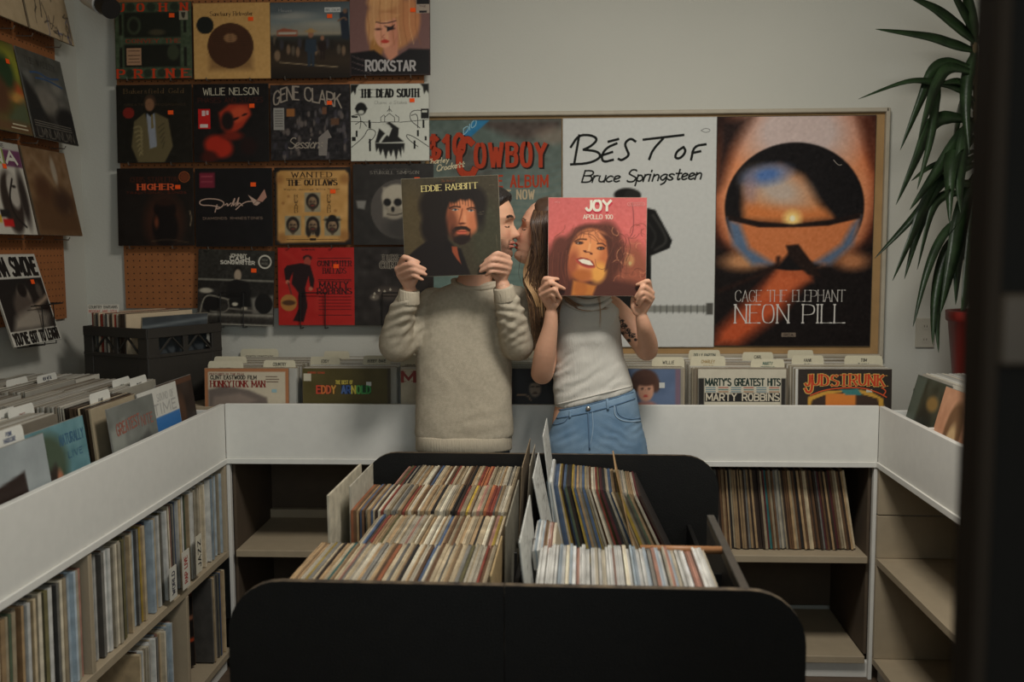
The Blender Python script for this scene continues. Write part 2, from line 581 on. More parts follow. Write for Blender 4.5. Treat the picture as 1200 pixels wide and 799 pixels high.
def side_counter(sgn, X0, XW, Y0, Y1, label, dividers, extra_end):
    th_ = thing('record_counter', label, 'counter', (X0, Y0, 0))
    o2 = (-X0, -Y0, 0)

    def q(name, m, *boxes):
        o = part(name, m, th_, *boxes)
        o.location = o2
        return o
    a, b_ = X0, X0 + sgn * t
    q('front_panel', M_white, (a, b_, Y0, Y1, TZ + .012, LZ))
    q('trim_lip', M_white, (a - sgn * .006, b_, Y0, Y1, TZ - .008, TZ + .012))
    q('bin_floor', M_wood_in, (b_, XW, Y0, Y1, TZ - .002, TZ + .018))
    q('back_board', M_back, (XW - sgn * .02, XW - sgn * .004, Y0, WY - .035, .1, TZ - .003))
    for z in (SH1, SH0):
        q('shelf_board', M_wood_in, (a, XW - sgn * .022, Y0, Y1, z - .025, z))
    q('plinth', M_white, (a + sgn * .02, a + sgn * .04, Y0, Y1, 0, SH0 - .026))
    for z0, z1, yy in dividers:
        q('upright', M_wood_in, (a, XW - sgn * .022, yy, yy + .02, z0, z1))
    return q, th_


qL, cL = side_counter(-1, BX0, WLX, .9, BY - .001, 'pale record counter along the left wall, full of sleeves', [(SH1, TZ - .01, BY - .022), (SH1, TZ - .01, 2.42), (SH0, SH1 - .026, 3.06), (SH0, SH1 - .026, 2.42), (0, TZ - .01, .9), (SH1, TZ - .01, 1.55)], 0)
qR, cR = side_counter(1, BX1, WRX, 1.3, BY - .001, 'pale record counter on the right with empty shelves', [(0, TZ - .01, 1.3)], 0)
# end panels seen inside the right counter: two boards with a joint
qR('end_panel', M_wood_in, (BX1, WRX - .03, BY - .02, BY - .002, SH1 + .001, .602))
qR('end_panel', M_wood_in, (BX1, WRX - .03, BY - .02, BY - .002, .606, TZ - .004))
qR('end_panel', M_wood_in, (BX1, WRX - .03, BY - .02, BY - .002, SH0 + .001, SH1 - .026))
qR('corner_post', M_white, (BX1 - .012, BX1 + .001, BY - .001, BY + .022, 0, TZ - .009))
qL('corner_post', M_white, (BX0 - .001, BX0 + .012, BY - .001, BY + .022, 0, TZ - .009))
# ledge boards that split the right-hand bins, low corner deck on the left
for y_ in (3.128, 2.826, BY - .02): qR('bin_divider', M_white, (BX1 + t, WRX - .4, y_, y_ + .006, TZ + .018, LZ - .012))
for y_ in (2.56, BY - .02): qL('bin_divider', M_white, (WLX, BX0 - t, y_, y_ + .012, TZ + .018, LZ - .02))
qL('row_rail', M_white, (-1.605, -1.592, .95, BY - .03, TZ + .018, LZ - .02))
deck = thing('corner_deck', 'low pale corner deck under the black crate', 'deck', (-1.55, 3.73, LZ - .2))
dk = part('deck_board', M_wood_in, deck, (-.36, .38, -.22, .22, .165, .185))
dk2 = part('deck_leg', M_wood_in, deck, (-.36, .38, -.22, -.2, 0, .165))

# ------------------------------------------------------------------ pegboards
def pegboard(name, M, w, h, label):
    o = MB().box(-w / 2, w / 2, -.006, .006, -h / 2, h / 2).build(name, M_peg)
    o.matrix_world = M
    tag(o, label, 'pegboard')
    mb = MB()
    nx, nz = int(w / .0254), int(h / .0254)
    for i in range(nx):
        for j in range(nz):
            x, z = -w / 2 + .014 + i * .0254, -h / 2 + .014 + j * .0254
            mb.add([(x + .0032 * math.cos(a * 1.0472), -.0064, z + .0032 * math.sin(a * 1.0472)) for a in range(6)], [tuple(range(6))])
    tag(mb.build('peg_hole', M_hole, o), kind='stuff')
    return o


pL = P(148, 361, WY - .01); pR = P(500, 361, WY - .01)
pegboard('pegboard', frame_matrix(((pL.x + pR.x) / 2, WY - .008, pL.z + .7), (1, 0, 0), (0, 0, 1)), pR.x - pL.x, 1.4, 'brown pegboard behind the sleeves on the back wall')
pegboard('pegboard', frame_matrix((WLX + .008, 3.05, 1.275 + .7), (0, 1, 0), (0, 0, 1)), 1.46, 1.4, 'brown pegboard behind the sleeves on the left wall')

# ------------------------------------------------------------------ poster frame on the back wall
fx0, fx1 = P(500, 270, WY).x, P(1032, 270, WY).x
fz1, fz0 = P(760, 135, WY).z, P(760, 414, WY).z
fr = thing('display_board', 'wide pale framed display board holding three posters', 'board', ((fx0 + fx1) / 2, WY, (fz0 + fz1) / 2))


def fp(name, m, *bx, b=.001):
    o = part(name, m, fr, *bx, b=b)
    o.location = (-(fx0 + fx1) / 2, -WY, -(fz0 + fz1) / 2)
    return o


M_frame = mat('frame_paint', (176, 166, 146), .6, .1, 30)
fp('backing_board', M_kraft, (fx0, fx1, WY - .012, WY - .002, fz0, fz1))
fp('frame_rail', M_frame, (fx0 - .01, fx1 + .01, WY - .032, WY - .001, fz1, fz1 + .016), b=.003)
fp('frame_rail', M_frame, (fx0 - .01, fx1 + .01, WY - .032, WY - .001, fz0 - .016, fz0), b=.003)
fp('frame_rail', M_frame, (fx1, fx1 + .016, WY - .032, WY - .001, fz0 - .016, fz1 + .016), b=.003)
fp('frame_rail', M_frame, (fx0 - .016, fx0, WY - .032, WY - .001, fz0 - .016, fz1 + .016), b=.003)


def on_wall(x0, y0, x1, y1, Y, w=None, h=None, tilt=0.0):
    c = P((x0 + x1) / 2, (y0 + y1) / 2, Y)
    a, b = P(x0, (y0 + y1) / 2, Y), P(x1, (y0 + y1) / 2, Y)
    tp, bt = P((x0 + x1) / 2, y0, Y), P((x0 + x1) / 2, y1, Y)
    M = frame_matrix(c, (math.cos(R(tilt)), 0, math.sin(R(tilt))), (-math.sin(R(tilt)), 0, math.cos(R(tilt))))
    return M, (w or (b - a).length), (h or (tp - bt).length)


PY = WY - .018
# poster 1: teal cowboy poster
cv = Canvas(504, 141, 658, 409, 100, (112, 128, 118))
cv.vgrad([(0, (92, 104, 96)), (.2, (96, 106, 98)), (.5, (128, 140, 128)), (1, (92, 126, 122))])
cv.poly([(560, 141), (658, 141), (658, 150), (620, 165), (600, 162), (572, 150)], (78, 62, 56), 10, .8)
cv.ell(560, 190, 30, 18, (84, 78, 72), 14, al=.8).ell(648, 160, 20, 10, (140, 120, 104), 8, al=.6)
for i in range(26):
    y = 196 + i * 8
    cv.line([(560, y + 6), (600, y - 4), (630, y + 2), (660, y - 6)], 1.6, (96, 116, 112), 2, .55)
cv.poly([(541, 160), (556, 141), (575, 141), (546, 166)], (48, 118, 158))
cv.noise(5, 3, 3)
red = (172, 62, 36)
D = []
DC = D
for dx, c in ((1.6, (38, 32, 28)), (0, red)):
    L = 1 if dx else 2
    D += text('$10', 502 + dx, 186 + dx * .6, 24, 42, c, .2 if L == 2 else .25, 'sans', rise=.12, layer=L)
    D += text('OWBOY', 558 + dx, 195 + dx * .8, 25, 81, c, .19 if L == 2 else .24, 'sans', arc=.05, rise=.0, layer=L, sp=.42)
    D += strokes([[(554, 168), (548, 162), (540, 170), (538, 190), (541, 203), (553, 205), (557, 198)]], 7.5 if L == 2 else 8.5, c, L)
D += text('HE ALBUM', 575, 219, 13, 67, red, .17, 'sans', sp=.36)
D += text('OUT NOW', 580, 233, 10, 46, (190, 170, 138), .17, 'sans', sp=.36)
D += text('Charley', 500, 192, 6, 26, (210, 196, 160), .16, rise=.1, slant=.2, layer=3, sp=.15)
D += text('Crockett', 512, 200, 7, 32, (210, 196, 160), .16, rise=.15, slant=.2, layer=3, sp=.15)
D += text('DIO', 544, 158, 7, 15, (150, 190, 200), .12, rise=.75, layer=2, sp=.15)
M, w, h = on_wall(504, 141, 658, 409, PY)
sleeve('poster', 'teal cowboy concert poster with red lettering, behind the kissing faces', 'poster', None, M, cv, D, w, h, .003, m=M_matte)
# poster 2: white, handwritten title and guitar player in black
cv = Canvas(659, 139, 838, 408, 120, (206, 206, 200))
cv.ell(734, 228, 15, 8, (30, 28, 26)).ell(741, 229, 10, 7, (42, 40, 37))
cv.poly([(728, 236), (768, 246), (788, 282), (785, 291), (763, 300), (764, 348), (735, 380), (700, 370), (710, 260)], (26, 25, 23))
cv.line([(765, 252), (776, 268), (783, 284), (768, 293)], 2.6, (70, 68, 64), 3, .8)
cv.line([(760, 262), (770, 276), (764, 290)], 2, (58, 56, 53), 3, .8)
cv.rect(760, 359, 832, 367, (140, 140, 132)).rect(829, 356, 837, 370, (84, 82, 76))
for i in range(9):
    cv.line([(768 + i * 7.2, 359), (768 + i * 7.2, 368)], 1, (84, 84, 78), smooth=0)
ink = (24, 26, 22)
D = strokes([[(678, 158), (672, 192)], [(668, 172), (677, 158), (692, 158), (700, 163), (692, 171), (683, 175)], [(683, 175), (700, 177), (704, 184), (690, 191), (668, 192)],
             [(722, 168), (710, 173), (704, 182), (706, 190), (718, 187)], [(704, 182), (717, 178)], [(712, 166), (724, 163)],
             [(744, 166), (738, 162), (731, 168), (734, 176), (737, 182), (728, 188), (724, 186)],
             [(753, 164), (800, 159)], [(776, 163), (764, 176), (760, 187)],
             [(800, 173), (792, 178), (790, 186), (797, 186), (803, 178), (800, 173)], [(826, 170), (812, 172), (809, 188)], [(810, 180), (820, 178)]], 2.9, ink)
D += text('Bruce', 681, 213, 13.5, 44, ink, .14, slant=.3, sp=.12) + text('Springsteen', 734, 213, 14, 86, ink, .14, slant=.3, rise=.03, sp=.12)
D += strokes([[(820, 154), (826, 151), (832, 154), (826, 157), (820, 154)]], .7, (120, 120, 116), 1)
M, w, h = on_wall(659, 139, 838, 408, PY)
sleeve('poster', 'white poster with black handwritten title and guitar neck', 'poster', None, M, cv, D, w, h, .003, m=M_matte, edge=(180, 178, 170))
# poster 3: dark sunset orb (drawn in enlarged crop units)
cv = Canvas(47, 45, 525, 738, 150, (24, 17, 15))
cv.ell(285, 250, 262, 330, (120, 50, 26), 90).ell(285, 240, 236, 300, (214, 120, 74), 60)
cv.ell(285, 300, 232, 236, (228, 150, 104), 40, al=.8).ell(295, 90, 170, 110, (206, 184, 176), 90, al=1)
cv.poly([(47, 45), (150, 45), (95, 140), (60, 240), (47, 260)], (40, 26, 22), 50).poly([(525, 45), (470, 45), (510, 170), (525, 200)], (84, 40, 24), 40)
cv.poly([(40, 420), (150, 470), (285, 500), (430, 470), (530, 420), (530, 740), (40, 740)], (22, 15, 13), 50)
cv.ell(130, 480, 60, 26, (214, 150, 100), 30, al=.9).ell(465, 480, 48, 26, (200, 130, 84), 30, al=.9)
cv.poly([(60, 690), (240, 505), (330, 520), (250, 640), (120, 738), (47, 738)], (192, 84, 46), 46)
cv.poly([(255, 440), (320, 450), (345, 540), (190, 600), (150, 640), (240, 500)], (206, 104, 60), 24, .8)
cv.ell(285, 315, 212, 193, (20, 16, 16), 5)
cv.poly([(128, 320), (132, 250), (165, 205), (240, 190), (310, 225), (350, 290), (395, 345), (280, 362), (140, 352)], (214, 134, 78), 34)
cv.ell(235, 262, 90, 50, (196, 176, 160), 60, ang=20).ell(200, 218, 60, 26, (84, 116, 170), 34, ang=-10).ell(150, 262, 20, 44, (150, 130, 140), 24, al=.6)
cv.poly([(140, 310), (380, 326), (405, 352), (280, 362), (130, 350)], (216, 124, 66), 30, .8)
cv.ell(280, 350, 26, 24, (255, 214, 130), 22).ell(280, 350, 8, 9, (255, 244, 205), 5)
cv.poly([(85, 345), (180, 372), (285, 374), (390, 366), (485, 340), (480, 390), (440, 450), (380, 490), (330, 480), (285, 440), (240, 490), (180, 488), (110, 440)], (210, 122, 72), 14)
cv.poly([(82, 350), (120, 366), (150, 440), (230, 490), (160, 490), (100, 430)], (92, 112, 138), 22).poly([(486, 345), (462, 372), (430, 430), (350, 485), (400, 490), (465, 430)], (92, 108, 132), 22)
cv.poly([(84, 338), (180, 360), (285, 368), (390, 356), (486, 335), (486, 350), (390, 372), (285, 376), (180, 376), (84, 354)], (30, 18, 14), 6)
cv.poly([(262, 432), (300, 428), (340, 480), (375, 530), (330, 520), (275, 470)], (36, 22, 16), 8)
cv.line([(240, 470), (238, 500), (60, 570)], 12, (40, 22, 16), 12)
cv.noise(4, 2, 5)
D = text('CAGE THE ELEPHANT', 110, 602, 34, 335, (205, 198, 190), .055, 'serif', sp=.16)
D += text('NEON PILL', 110, 668, 56, 334, (214, 208, 200), .07, 'serif', sp=.2)
D += patch(254, 698, 298, 711, (120, 105, 90)) + text('RCA', 262, 709, 8, 28, (20, 15, 12), .16, layer=2)
D += strokes([[(400, 175), (415, 192), (425, 190)]], 2, (150, 140, 130), 1)
M, w, h = on_wall(838, 137, 1023, 407, PY)
sleeve('poster', 'sunset orb poster with thin white lettering, right of the white poster', 'poster', None, M, cv, D, w, h, .003, m=M_matte)

# ------------------------------------------------------------------ sleeves hung on the back pegboard
SY = WY - .045
GRP = 'record sleeves hung on the back pegboard'


def hung(x0, y0, x1, y1, cv, D, label, st=(), tilt=0.0, th=.006, edge=(50, 42, 34), m=None):
    M, w, h = on_wall(x0, y0, x1, y1, SY, tilt=tilt)
    M = M @ Matrix.Rotation(R(-2.5), 4, 'X')
    o = sleeve('record_sleeve', label, 'record', GRP, M, cv, D, .318 * w / ((w + h) / 2) if 0 else min(w, .335), min(h, .335), th, edge, sticker=st, m=m)
    return o


def figure(cv, cx, top, sc, coat, skin=(150, 104, 78), hat=None, legs=True):
    cv.ell(cx, top + 3 * sc, 2 * sc, 2.8 * sc, skin)
    if hat:
        cv.ell(cx, top + .8 * sc, 4 * sc, 1 * sc, hat).ell(cx, top, 2 * sc, 1.6 * sc, hat)
    cv.poly([(cx - 4 * sc, top + 7 * sc), (cx + 4 * sc, top + 7 * sc), (cx + 4.6 * sc, top + 16 * sc), (cx + 2.6 * sc, top + 17 * sc), (cx - 2.6 * sc, top + 17 * sc), (cx - 4.6 * sc, top + 16 * sc)], coat)
    if legs:
        cv.poly([(cx - 2.8 * sc, top + 16 * sc), (cx + 2.8 * sc, top + 16 * sc), (cx + 2.4 * sc, top + 28 * sc), (cx + .4 * sc, top + 28 * sc), (cx, top + 18 * sc), (cx - .6 * sc, top + 28 * sc), (cx - 2.6 * sc, top + 28 * sc)], coat)


def face(cv, cx, cy, r, skin, hair, shade=.6, long=False, beard=None):
    """a generic small printed face"""
    sh = tuple(c * shade for c in skin)
    cv.ell(cx, cy - r * .25, r * 1.15, r * 1.35, hair, r * .2)
    if long:
        cv.ell(cx - r * .75, cy + r * .7, r * .5, r * 1.2, hair, r * .2).ell(cx + r * .75, cy + r * .7, r * .5, r * 1.2, hair, r * .2)
    cv.ell(cx, cy + r * .9, r * .35, r * .6, sh, r * .1)
    cv.ell(cx, cy, r * .74, r * 1.02, skin, r * .12).ell(cx - r * .4, cy + .1 * r, r * .3, r * .8, sh, r * .4, al=.6)
    if beard:
        cv.ell(cx, cy + r * .62, r * .62, r * .5, beard, r * .2)
    for s in (-1, 1):
        cv.ell(cx + s * r * .3, cy - r * .12, r * .15, r * .07, (20, 14, 10))
        cv.line([(cx + s * r * .14, cy - r * .27), (cx + s * r * .46, cy - r * .3)], r * .08, hair)
    cv.line([(cx, cy - r * .1), (cx + r * .1, cy + r * .25)], r * .1, sh)
    cv.line([(cx - r * .22, cy + r * .5), (cx + r * .22, cy + r * .5)], r * .12, (150, 62, 48))


# row 0
cv = Canvas(40, 20, 805, 780, 72, (72, 84, 62)).noise(7, 2, 1)
cv.rect(130, 120, 700, 370, (34, 36, 28), 20).rect(130, 440, 690, 665, (32, 33, 26), 20)
cv.ell(230, 250, 70, 90, (66, 74, 54), 20).ell(230, 250, 45, 65, (34, 36, 28), 20).ell(620, 520, 60, 80, (60, 66, 48), 20).ell(460, 320, 80, 30, (74, 68, 50), 20)
for x in (200, 405, 640): cv.ell(x, 68, 46, 42, (46, 54, 40), 12)
for x in (180, 360, 500, 655): cv.ell(x, 725, 40, 42, (46, 54, 40), 12)
for x, y0, y1 in ((95, 140, 340), (95, 470, 670), (740, 205, 325), (740, 470, 665)): cv.rect(x - 14, y0, x + 14, y1, (30, 30, 24), 12)
OR = (206, 62, 28)
D = []
for ch, x in zip('JOHN', (100, 300, 525, 735)): D += text(ch, x, 108, 72, 60, OR, .3, 'serif', center=True)
for ch, x in zip('PRINE', (90, 265, 425, 585, 738)): D += text(ch, x, 768, 78, 64 if ch != 'I' else None, OR, .3, 'serif', center=True)
D += text('CONVEY THE', 420, 422, 36, 540, (150, 56, 32), .24, 'serif', center=True)
D += patch(152, 475, 300, 645, (176, 136, 104), 2) + patch(170, 500, 285, 506, (70, 50, 38), 3) + patch(165, 545, 290, 552, (70, 50, 38), 3) + patch(172, 580, 280, 586, (70, 50, 38), 3) + patch(165, 612, 288, 618, (70, 50, 38), 3)
D += patch(685, 110, 772, 200, (150, 142, 120), 2) + polyp([(705, 125), (750, 125), (742, 170), (728, 190), (712, 165)], (60, 56, 46), 3)
hung(135, 2, 225, 93, cv, D, 'dark green sleeve with orange block letters, top left of the back wall', [(612, 157, .021, ORG)])
cv = Canvas(428, 12, 790, 372, 72, (206, 160, 96)).noise(3, 2, 2)
cv.ell(602, 215, 109, 108, (78, 48, 30), 3).ell(602, 178, 32, 22, (150, 110, 74), 6)
for i in range(8): cv.line([(505 + i * 2, 140 + i * 9), (560, 128 + i * 11), (640, 150 + i * 9), (700, 140 + i * 11)], 2, (52, 32, 20), 3, .6)
cv.rect(500, 215, 706, 330, (66, 40, 25), 30, .4).ell(483, 116, 41, 42, (32, 34, 30), 3)
D = text('Sanctuary', 508, 72, 20, 96, (52, 32, 20), .12, 'serif', sp=.1) + text('Retreater', 618, 72, 20, 92, (52, 32, 20), .12, 'serif', sp=.1)
hung(227, 3, 317, 93, cv, D, 'tan sleeve with a round brown picture', [(700, 90, .02, ORG)], edge=(150, 112, 66))
cv = Canvas(30, 5, 400, 368, 72, (60, 50, 40))
cv.vgrad([(0, (76, 84, 88)), (.25, (120, 128, 126)), (.42, (150, 140, 120)), (.46, (54, 56, 52)), (.55, (44, 36, 28)), (.78, (58, 46, 34)), (1, (34, 27, 20))])
cv.ell(130, 70, 90, 18, (164, 160, 148), 22, al=.7).ell(270, 110, 90, 16, (170, 160, 140), 24, al=.6).ell(60, 40, 60, 18, (84, 92, 94), 20)
cv.poly([(60, 140), (90, 128), (155, 140), (155, 168), (60, 165)], (150, 84, 60)).rect(66, 146, 150, 158, (178, 168, 150), 3)
for i in range(16): cv.ell(50 + (i * 53) % 340, 185 + (i * 29) % 60, 9, 24, [(92, 80, 66), (40, 34, 28), (120, 96, 74), (60, 56, 60)][i % 4], 5)
cv.ell(60, 260, 14, 26, (128, 104, 80)).line([(70, 292), (200, 305), (340, 318)], 5, (148, 128, 100), 4)
figure(cv, 217, 140, 6.2, (46, 56, 66), hat=(170, 132, 82)); figure(cv, 270, 165, 4.2, (40, 28, 24))
cv.poly([(350, 60), (390, 40), (398, 170), (388, 190), (360, 180)], (38, 44, 54)).ell(376, 50, 10, 12, (120, 90, 70)); cv.line([(345, 96), (372, 78), (382, 92)], 8, (120, 90, 70))
D = patch(282, 32, 356, 55, (196, 196, 190)) + text('BIG CALM', 288, 50, 11, 62, (60, 60, 60), .1, layer=2) + text('House', 70, 50, 16, 60, (150, 150, 146), .1)
hung(317, 2, 411, 92, cv, D, 'sleeve with small figures under a cloudy sky', [(305, 75, .02, ORG)])
cv = Canvas(410, -20, 775, 355, 80, (122, 88, 82))
cv.ell(600, 110, 112, 130, (190, 130, 84), 20).ell(560, 10, 70, 40, (214, 158, 104), 16).ell(690, 90, 42, 100, (196, 130, 84), 18).ell(520, 120, 36, 100, (205, 150, 100), 18).ell(530, 230, 30, 50, (170, 116, 60), 14)
cv.poly([(410, 250), (520, 236), (590, 290), (680, 232), (775, 236), (775, 355), (410, 355)], (26, 22, 22), 10)
for i in range(12): cv.line([(420 + (i % 4) * 22, 262 + i * 7), (450 + (i % 4) * 18, 280 + i * 6)], 3, (96, 82, 80), 3)
cv.poly([(556, 150), (630, 150), (628, 260), (590, 290), (566, 250)], (205, 138, 108), 10)
cv.ell(574, 145, 52, 82, (228, 158, 124), 6, ang=8).ell(610, 160, 20, 60, (190, 118, 90), 18, al=.6)
cv.poly([(520, 100), (560, 60), (640, 70), (600, 96), (540, 108)], (210, 150, 100), 8)
for i in range(9): cv.line([(500 + i * 26, -20), (488 + i * 28, 60), (500 + i * 26, 130), (492 + i * 30, 210)], 4, (232, 184, 128) if i % 2 else (150, 92, 54), 4, .55)
cv.ell(540, 138, 14, 5, (70, 40, 34)).ell(600, 136, 15, 6, (60, 36, 32)).line([(530, 104), (560, 112), (590, 108), (620, 100)], 4, (40, 32, 32)).poly([(566, 122), (596, 128), (616, 116), (604, 140), (580, 150), (578, 132)], (36, 30, 32))
cv.ell(570, 196, 19, 9, (190, 62, 48), 3).line([(566, 165), (556, 176), (568, 182)], 4, (176, 104, 80))
D = []
for dx, c in ((2.5, (30, 26, 26)), (0, (176, 170, 166))):
    D += text('ROCK', 482 + dx, 332 + dx, 46, 108, c, .2, layer=1 if dx else 2) + text('STAR', 596 + dx, 334 + dx, 44, 110, c, .2, layer=1 if dx else 2)
D += patch(714, -12, 776, 66, (168, 150, 134), 1) + patch(716, -10, 774, 24, (30, 26, 26), 2) + text('THE', 728, 38, 8, 30, (60, 30, 30), .15, layer=2) + patch(728, 54, 762, 64, (40, 36, 36), 2)
hung(410, -6, 504, 89, cv, D, 'mauve sleeve with a blonde portrait and silver title', [(698, 52, .02, ORG)])
# row 1
cv = Canvas(68, 398, 420, 765, 72, (30, 27, 20)).noise(3, 3, 9)
cv.ell(226, 480, 28, 36, (70, 52, 38), 8).ell(224, 492, 21, 30, (138, 98, 70), 5)
cv.poly([(150, 570), (200, 530), (224, 600), (250, 530), (310, 560), (330, 690), (290, 765), (165, 765), (135, 690)], (104, 92, 62), 6)
cv.poly([(208, 530), (226, 548), (246, 530), (254, 690), (222, 700)], (146, 150, 158), 4).poly([(228, 540), (238, 540), (242, 600), (230, 606)], (120, 104, 60), 3)
for i in range(7): cv.line([(148 + i * 4, 600 + i * 22), (178, 590 + i * 20), (186, 620 + i * 18)], 5, (170, 154, 108), 4, .7)
for i in range(5): cv.line([(262 + i * 5, 600 + i * 24), (290, 580 + i * 22)], 5, (74, 66, 44), 4)
cv.ell(124, 530, 27, 26, (132, 38, 28), 3)
D = text('Bakersfield Gold', 244, 438, 22, 280, (116, 92, 60), .1, 'serif', center=True) + text('GREATEST RECORDINGS', 250, 496, 9, 290, (92, 74, 50), .1, center=True)
hung(137, 99, 225, 191, cv, D, 'dark sleeve showing a standing man in a gold jacket', [(323, 530, .021, ORG)])
cv = Canvas(428, 395, 785, 762, 72, (24, 20, 18)).noise(3, 3, 8)
cv.poly([(548, 530), (600, 490), (690, 490), (704, 540), (660, 600), (600, 640), (560, 600)], (170, 52, 30), 16).ell(640, 540, 50, 34, (198, 76, 44), 18, ang=-25)
cv.ell(590, 570, 30, 44, (30, 20, 17), 14).ell(628, 560, 18, 6, (40, 18, 12), 4, ang=-20).ell(672, 540, 14, 5, (40, 18, 12), 4, ang=-20)
cv.ell(545, 690, 70, 52, (178, 44, 26), 22, ang=20).ell(610, 640, 50, 22, (120, 34, 20), 18).ell(500, 740, 40, 30, (70, 24, 16), 20).ell(690, 690, 40, 40, (36, 18, 15), 20)
D = text('WILLIE NELSON', 476, 446, 32, 262, (200, 192, 168), .1, sp=.16) + text('PHASES AND STAGES', 450, 482, 22, 310, (84, 40, 30), .08, sp=.2)
D += patch(450, 512, 508, 606, (200, 32, 30)) + patch(458, 584, 496, 600, (220, 200, 190), 2) + patch(468, 520, 484, 545, (220, 190, 186), 2) + patch(488, 520, 500, 540, (220, 190, 186), 2)
hung(227, 98, 315, 190, cv, D, 'black sleeve with a red-lit face and white title', [(707, 500, .021, ORG)])
cv = Canvas(28, 400, 398, 755, 72, (40, 36, 36)).noise(9, 2, 11)
for i in range(7): cv.line([(28, 430 + i * 46), (398, 436 + i * 46)], 3, (24, 22, 22), smooth=0)
r_ = random.Random(5)
for i in range(90): cv.line([(r_.uniform(40, 390), r_.uniform(500, 740)), (r_.uniform(-16, 16) + 200 + r_.uniform(-150, 150), r_.uniform(510, 740))][:1] * 1 + [(r_.uniform(40, 390), r_.uniform(500, 740))] * 0 + [(0, 0)] * 0 or [(0, 0)], 1, (0, 0, 0)) if 0 else cv.ell(r_.uniform(40, 390), r_.uniform(510, 740), r_.uniform(3, 10), r_.uniform(8, 22), r_.choice([(84, 78, 78), (22, 20, 22), (100, 90, 84), (60, 56, 62)]), 4)
cv.rect(104, 512, 142, 548, (150, 96, 50), 4).rect(310, 560, 350, 590, (96, 66, 46), 5).rect(270, 505, 292, 540, (110, 74, 52), 4)
D = text('GENE', 44, 500, 62, 118, (150, 138, 124), .11, arc=.2, rise=.25, sp=.15) + text('CLARK', 190, 472, 62, 170, (150, 138, 124), .11, rise=-.22, sp=.12)
D += text('Sessions', 110, 700, 50, 160, (160, 148, 132), .08, slant=.3, sp=.06) + patch(42, 508, 92, 612, (150, 146, 138))
for i in range(7): D += patch(48, 520 + i * 12, 86, 524 + i * 12, (96, 92, 86), 2)
D += polyp([(252, 650), (296, 612), (314, 650), (296, 655), (290, 735), (252, 735)], (130, 122, 114))
hung(317, 99, 410, 188, cv, D, 'grey crowded-photo sleeve with big chalky title', [(305, 487, .02, ORG)])
cv = Canvas(408, 388, 772, 756, 90, (208, 208, 194))
K = (26, 25, 21)
for x, s_ in ((408, 1), (772, -1)):
    cv.poly([(x, 388), (x + 40 * s_, 388), (x + 28 * s_, 404), (x + 22 * s_, 440), (x + 12 * s_, 420), (x, 436)], K)
cv.ell(456, 505, 26, 30, K).ell(456, 522, 14, 10, (200, 200, 186)).line([(430, 505), (456, 478), (482, 505)], 8, K)
cv.poly([(520, 670), (540, 600), (585, 640), (600, 600), (560, 580), (590, 570), (632, 600), (628, 640), (655, 665)], K)
cv.line([(560, 575), (600, 600), (560, 640), (545, 665)], 12, (200, 200, 186), 6)
cv.poly([(520, 672), (658, 672), (655, 720), (646, 690), (640, 740), (630, 700), (618, 756), (606, 700), (594, 736), (582, 704), (570, 750), (556, 700), (545, 730), (535, 695), (525, 715)], K)
D = text('THE DEAD SOUTH', 590, 450, 36, 268, K, .26, 'serif', center=True) + text('Chains & Stakes'.replace('&', 'a'), 594, 484, 16, 150, (120, 118, 106), .07, slant=.15, center=True)
D += strokes([[(588, 494), (588, 520)], [(578, 520), (588, 506), (600, 520)], [(566, 570), (566, 548), (588, 528), (612, 548), (612, 570)], [(548, 570), (548, 548), (562, 536), (570, 546)], [(632, 570), (632, 548), (616, 536)], [(548, 570), (632, 570)], [(410, 566), (545, 572)], [(636, 572), (770, 560)]], 2.6, K, 1, 0)
D += strokes([[(410, 540), (450, 530), (456, 570), (450, 600)], [(410, 690), (470, 640), (486, 600), (525, 610), (520, 640), (490, 668)], [(430, 580), (460, 560), (482, 590)], [(770, 520), (690, 512), (680, 560), (730, 600)], [(770, 690), (700, 640), (665, 628), (670, 650), (720, 690)], [(690, 540), (720, 530), (720, 600)], [(500, 570), (500, 600)]], 3.2, K)
for x, y0, y1 in ((490, 560, 600), (716, 610, 640), (742, 560, 600), (492, 650, 710), (700, 660, 700), (430, 610, 640), (752, 640, 660)): D += patch(x, y0, x + 9, y1, K)
D += patch(735, 508, 772, 555, K) + patch(740, 516, 764, 526, (200, 200, 186), 2) + patch(412, 540, 440, 548, K) + patch(412, 640, 430, 660, K)
hung(411, 98, 503, 189, cv, D, 'white sleeve with black slab title and winding road drawing', [(694, 468, .02, ORG)], edge=(150, 150, 140))
# row 2
cv = Canvas(28, 60, 375, 410, 72, (30, 24, 19)).noise(2, 4, 12)
cv.ell(240, 300, 90, 120, (64, 36, 24), 50).ell(245, 245, 52, 44, (22, 14, 12), 12).ell(245, 215, 40, 16, (46, 26, 18), 10).ell(245, 330, 60, 90, (20, 14, 12), 18).ell(205, 305, 10, 26, (110, 56, 34), 10)
cv.line([(358, 255), (366, 285), (360, 320)], 4, (150, 132, 104), 5).line([(180, 392), (260, 380), (350, 398)], 3, (84, 66, 48), 6)
D = text('HIGHER', 122, 156, 24, 162, (226, 96, 52), .3, 'serif') + text('CHRIS STAPLETON', 90, 122, 22, 215, (84, 40, 24), .12, 'serif') + text('TRADITIONAL SONGS', 70, 175, 9, 275, (120, 50, 28), .12)
D += strokes([[(336 + 24 * math.cos(a * .5236), 100 + 24 * math.sin(a * .5236)) for a in range(13)]], 4, (150, 78, 40), 1, 1) + polyp([(336 + 20 * math.cos(a * .785), 100 + 20 * math.sin(a * .785)) for a in range(8)], (110, 54, 30), 1)
hung(138, 197, 227, 288, cv, D, 'near-black sleeve with a hatted shadow and small orange title', [(306, 146, .021, ORG)])
cv = Canvas(378, 62, 722, 408, 60, (20, 18, 18)).noise(2, 4, 13)
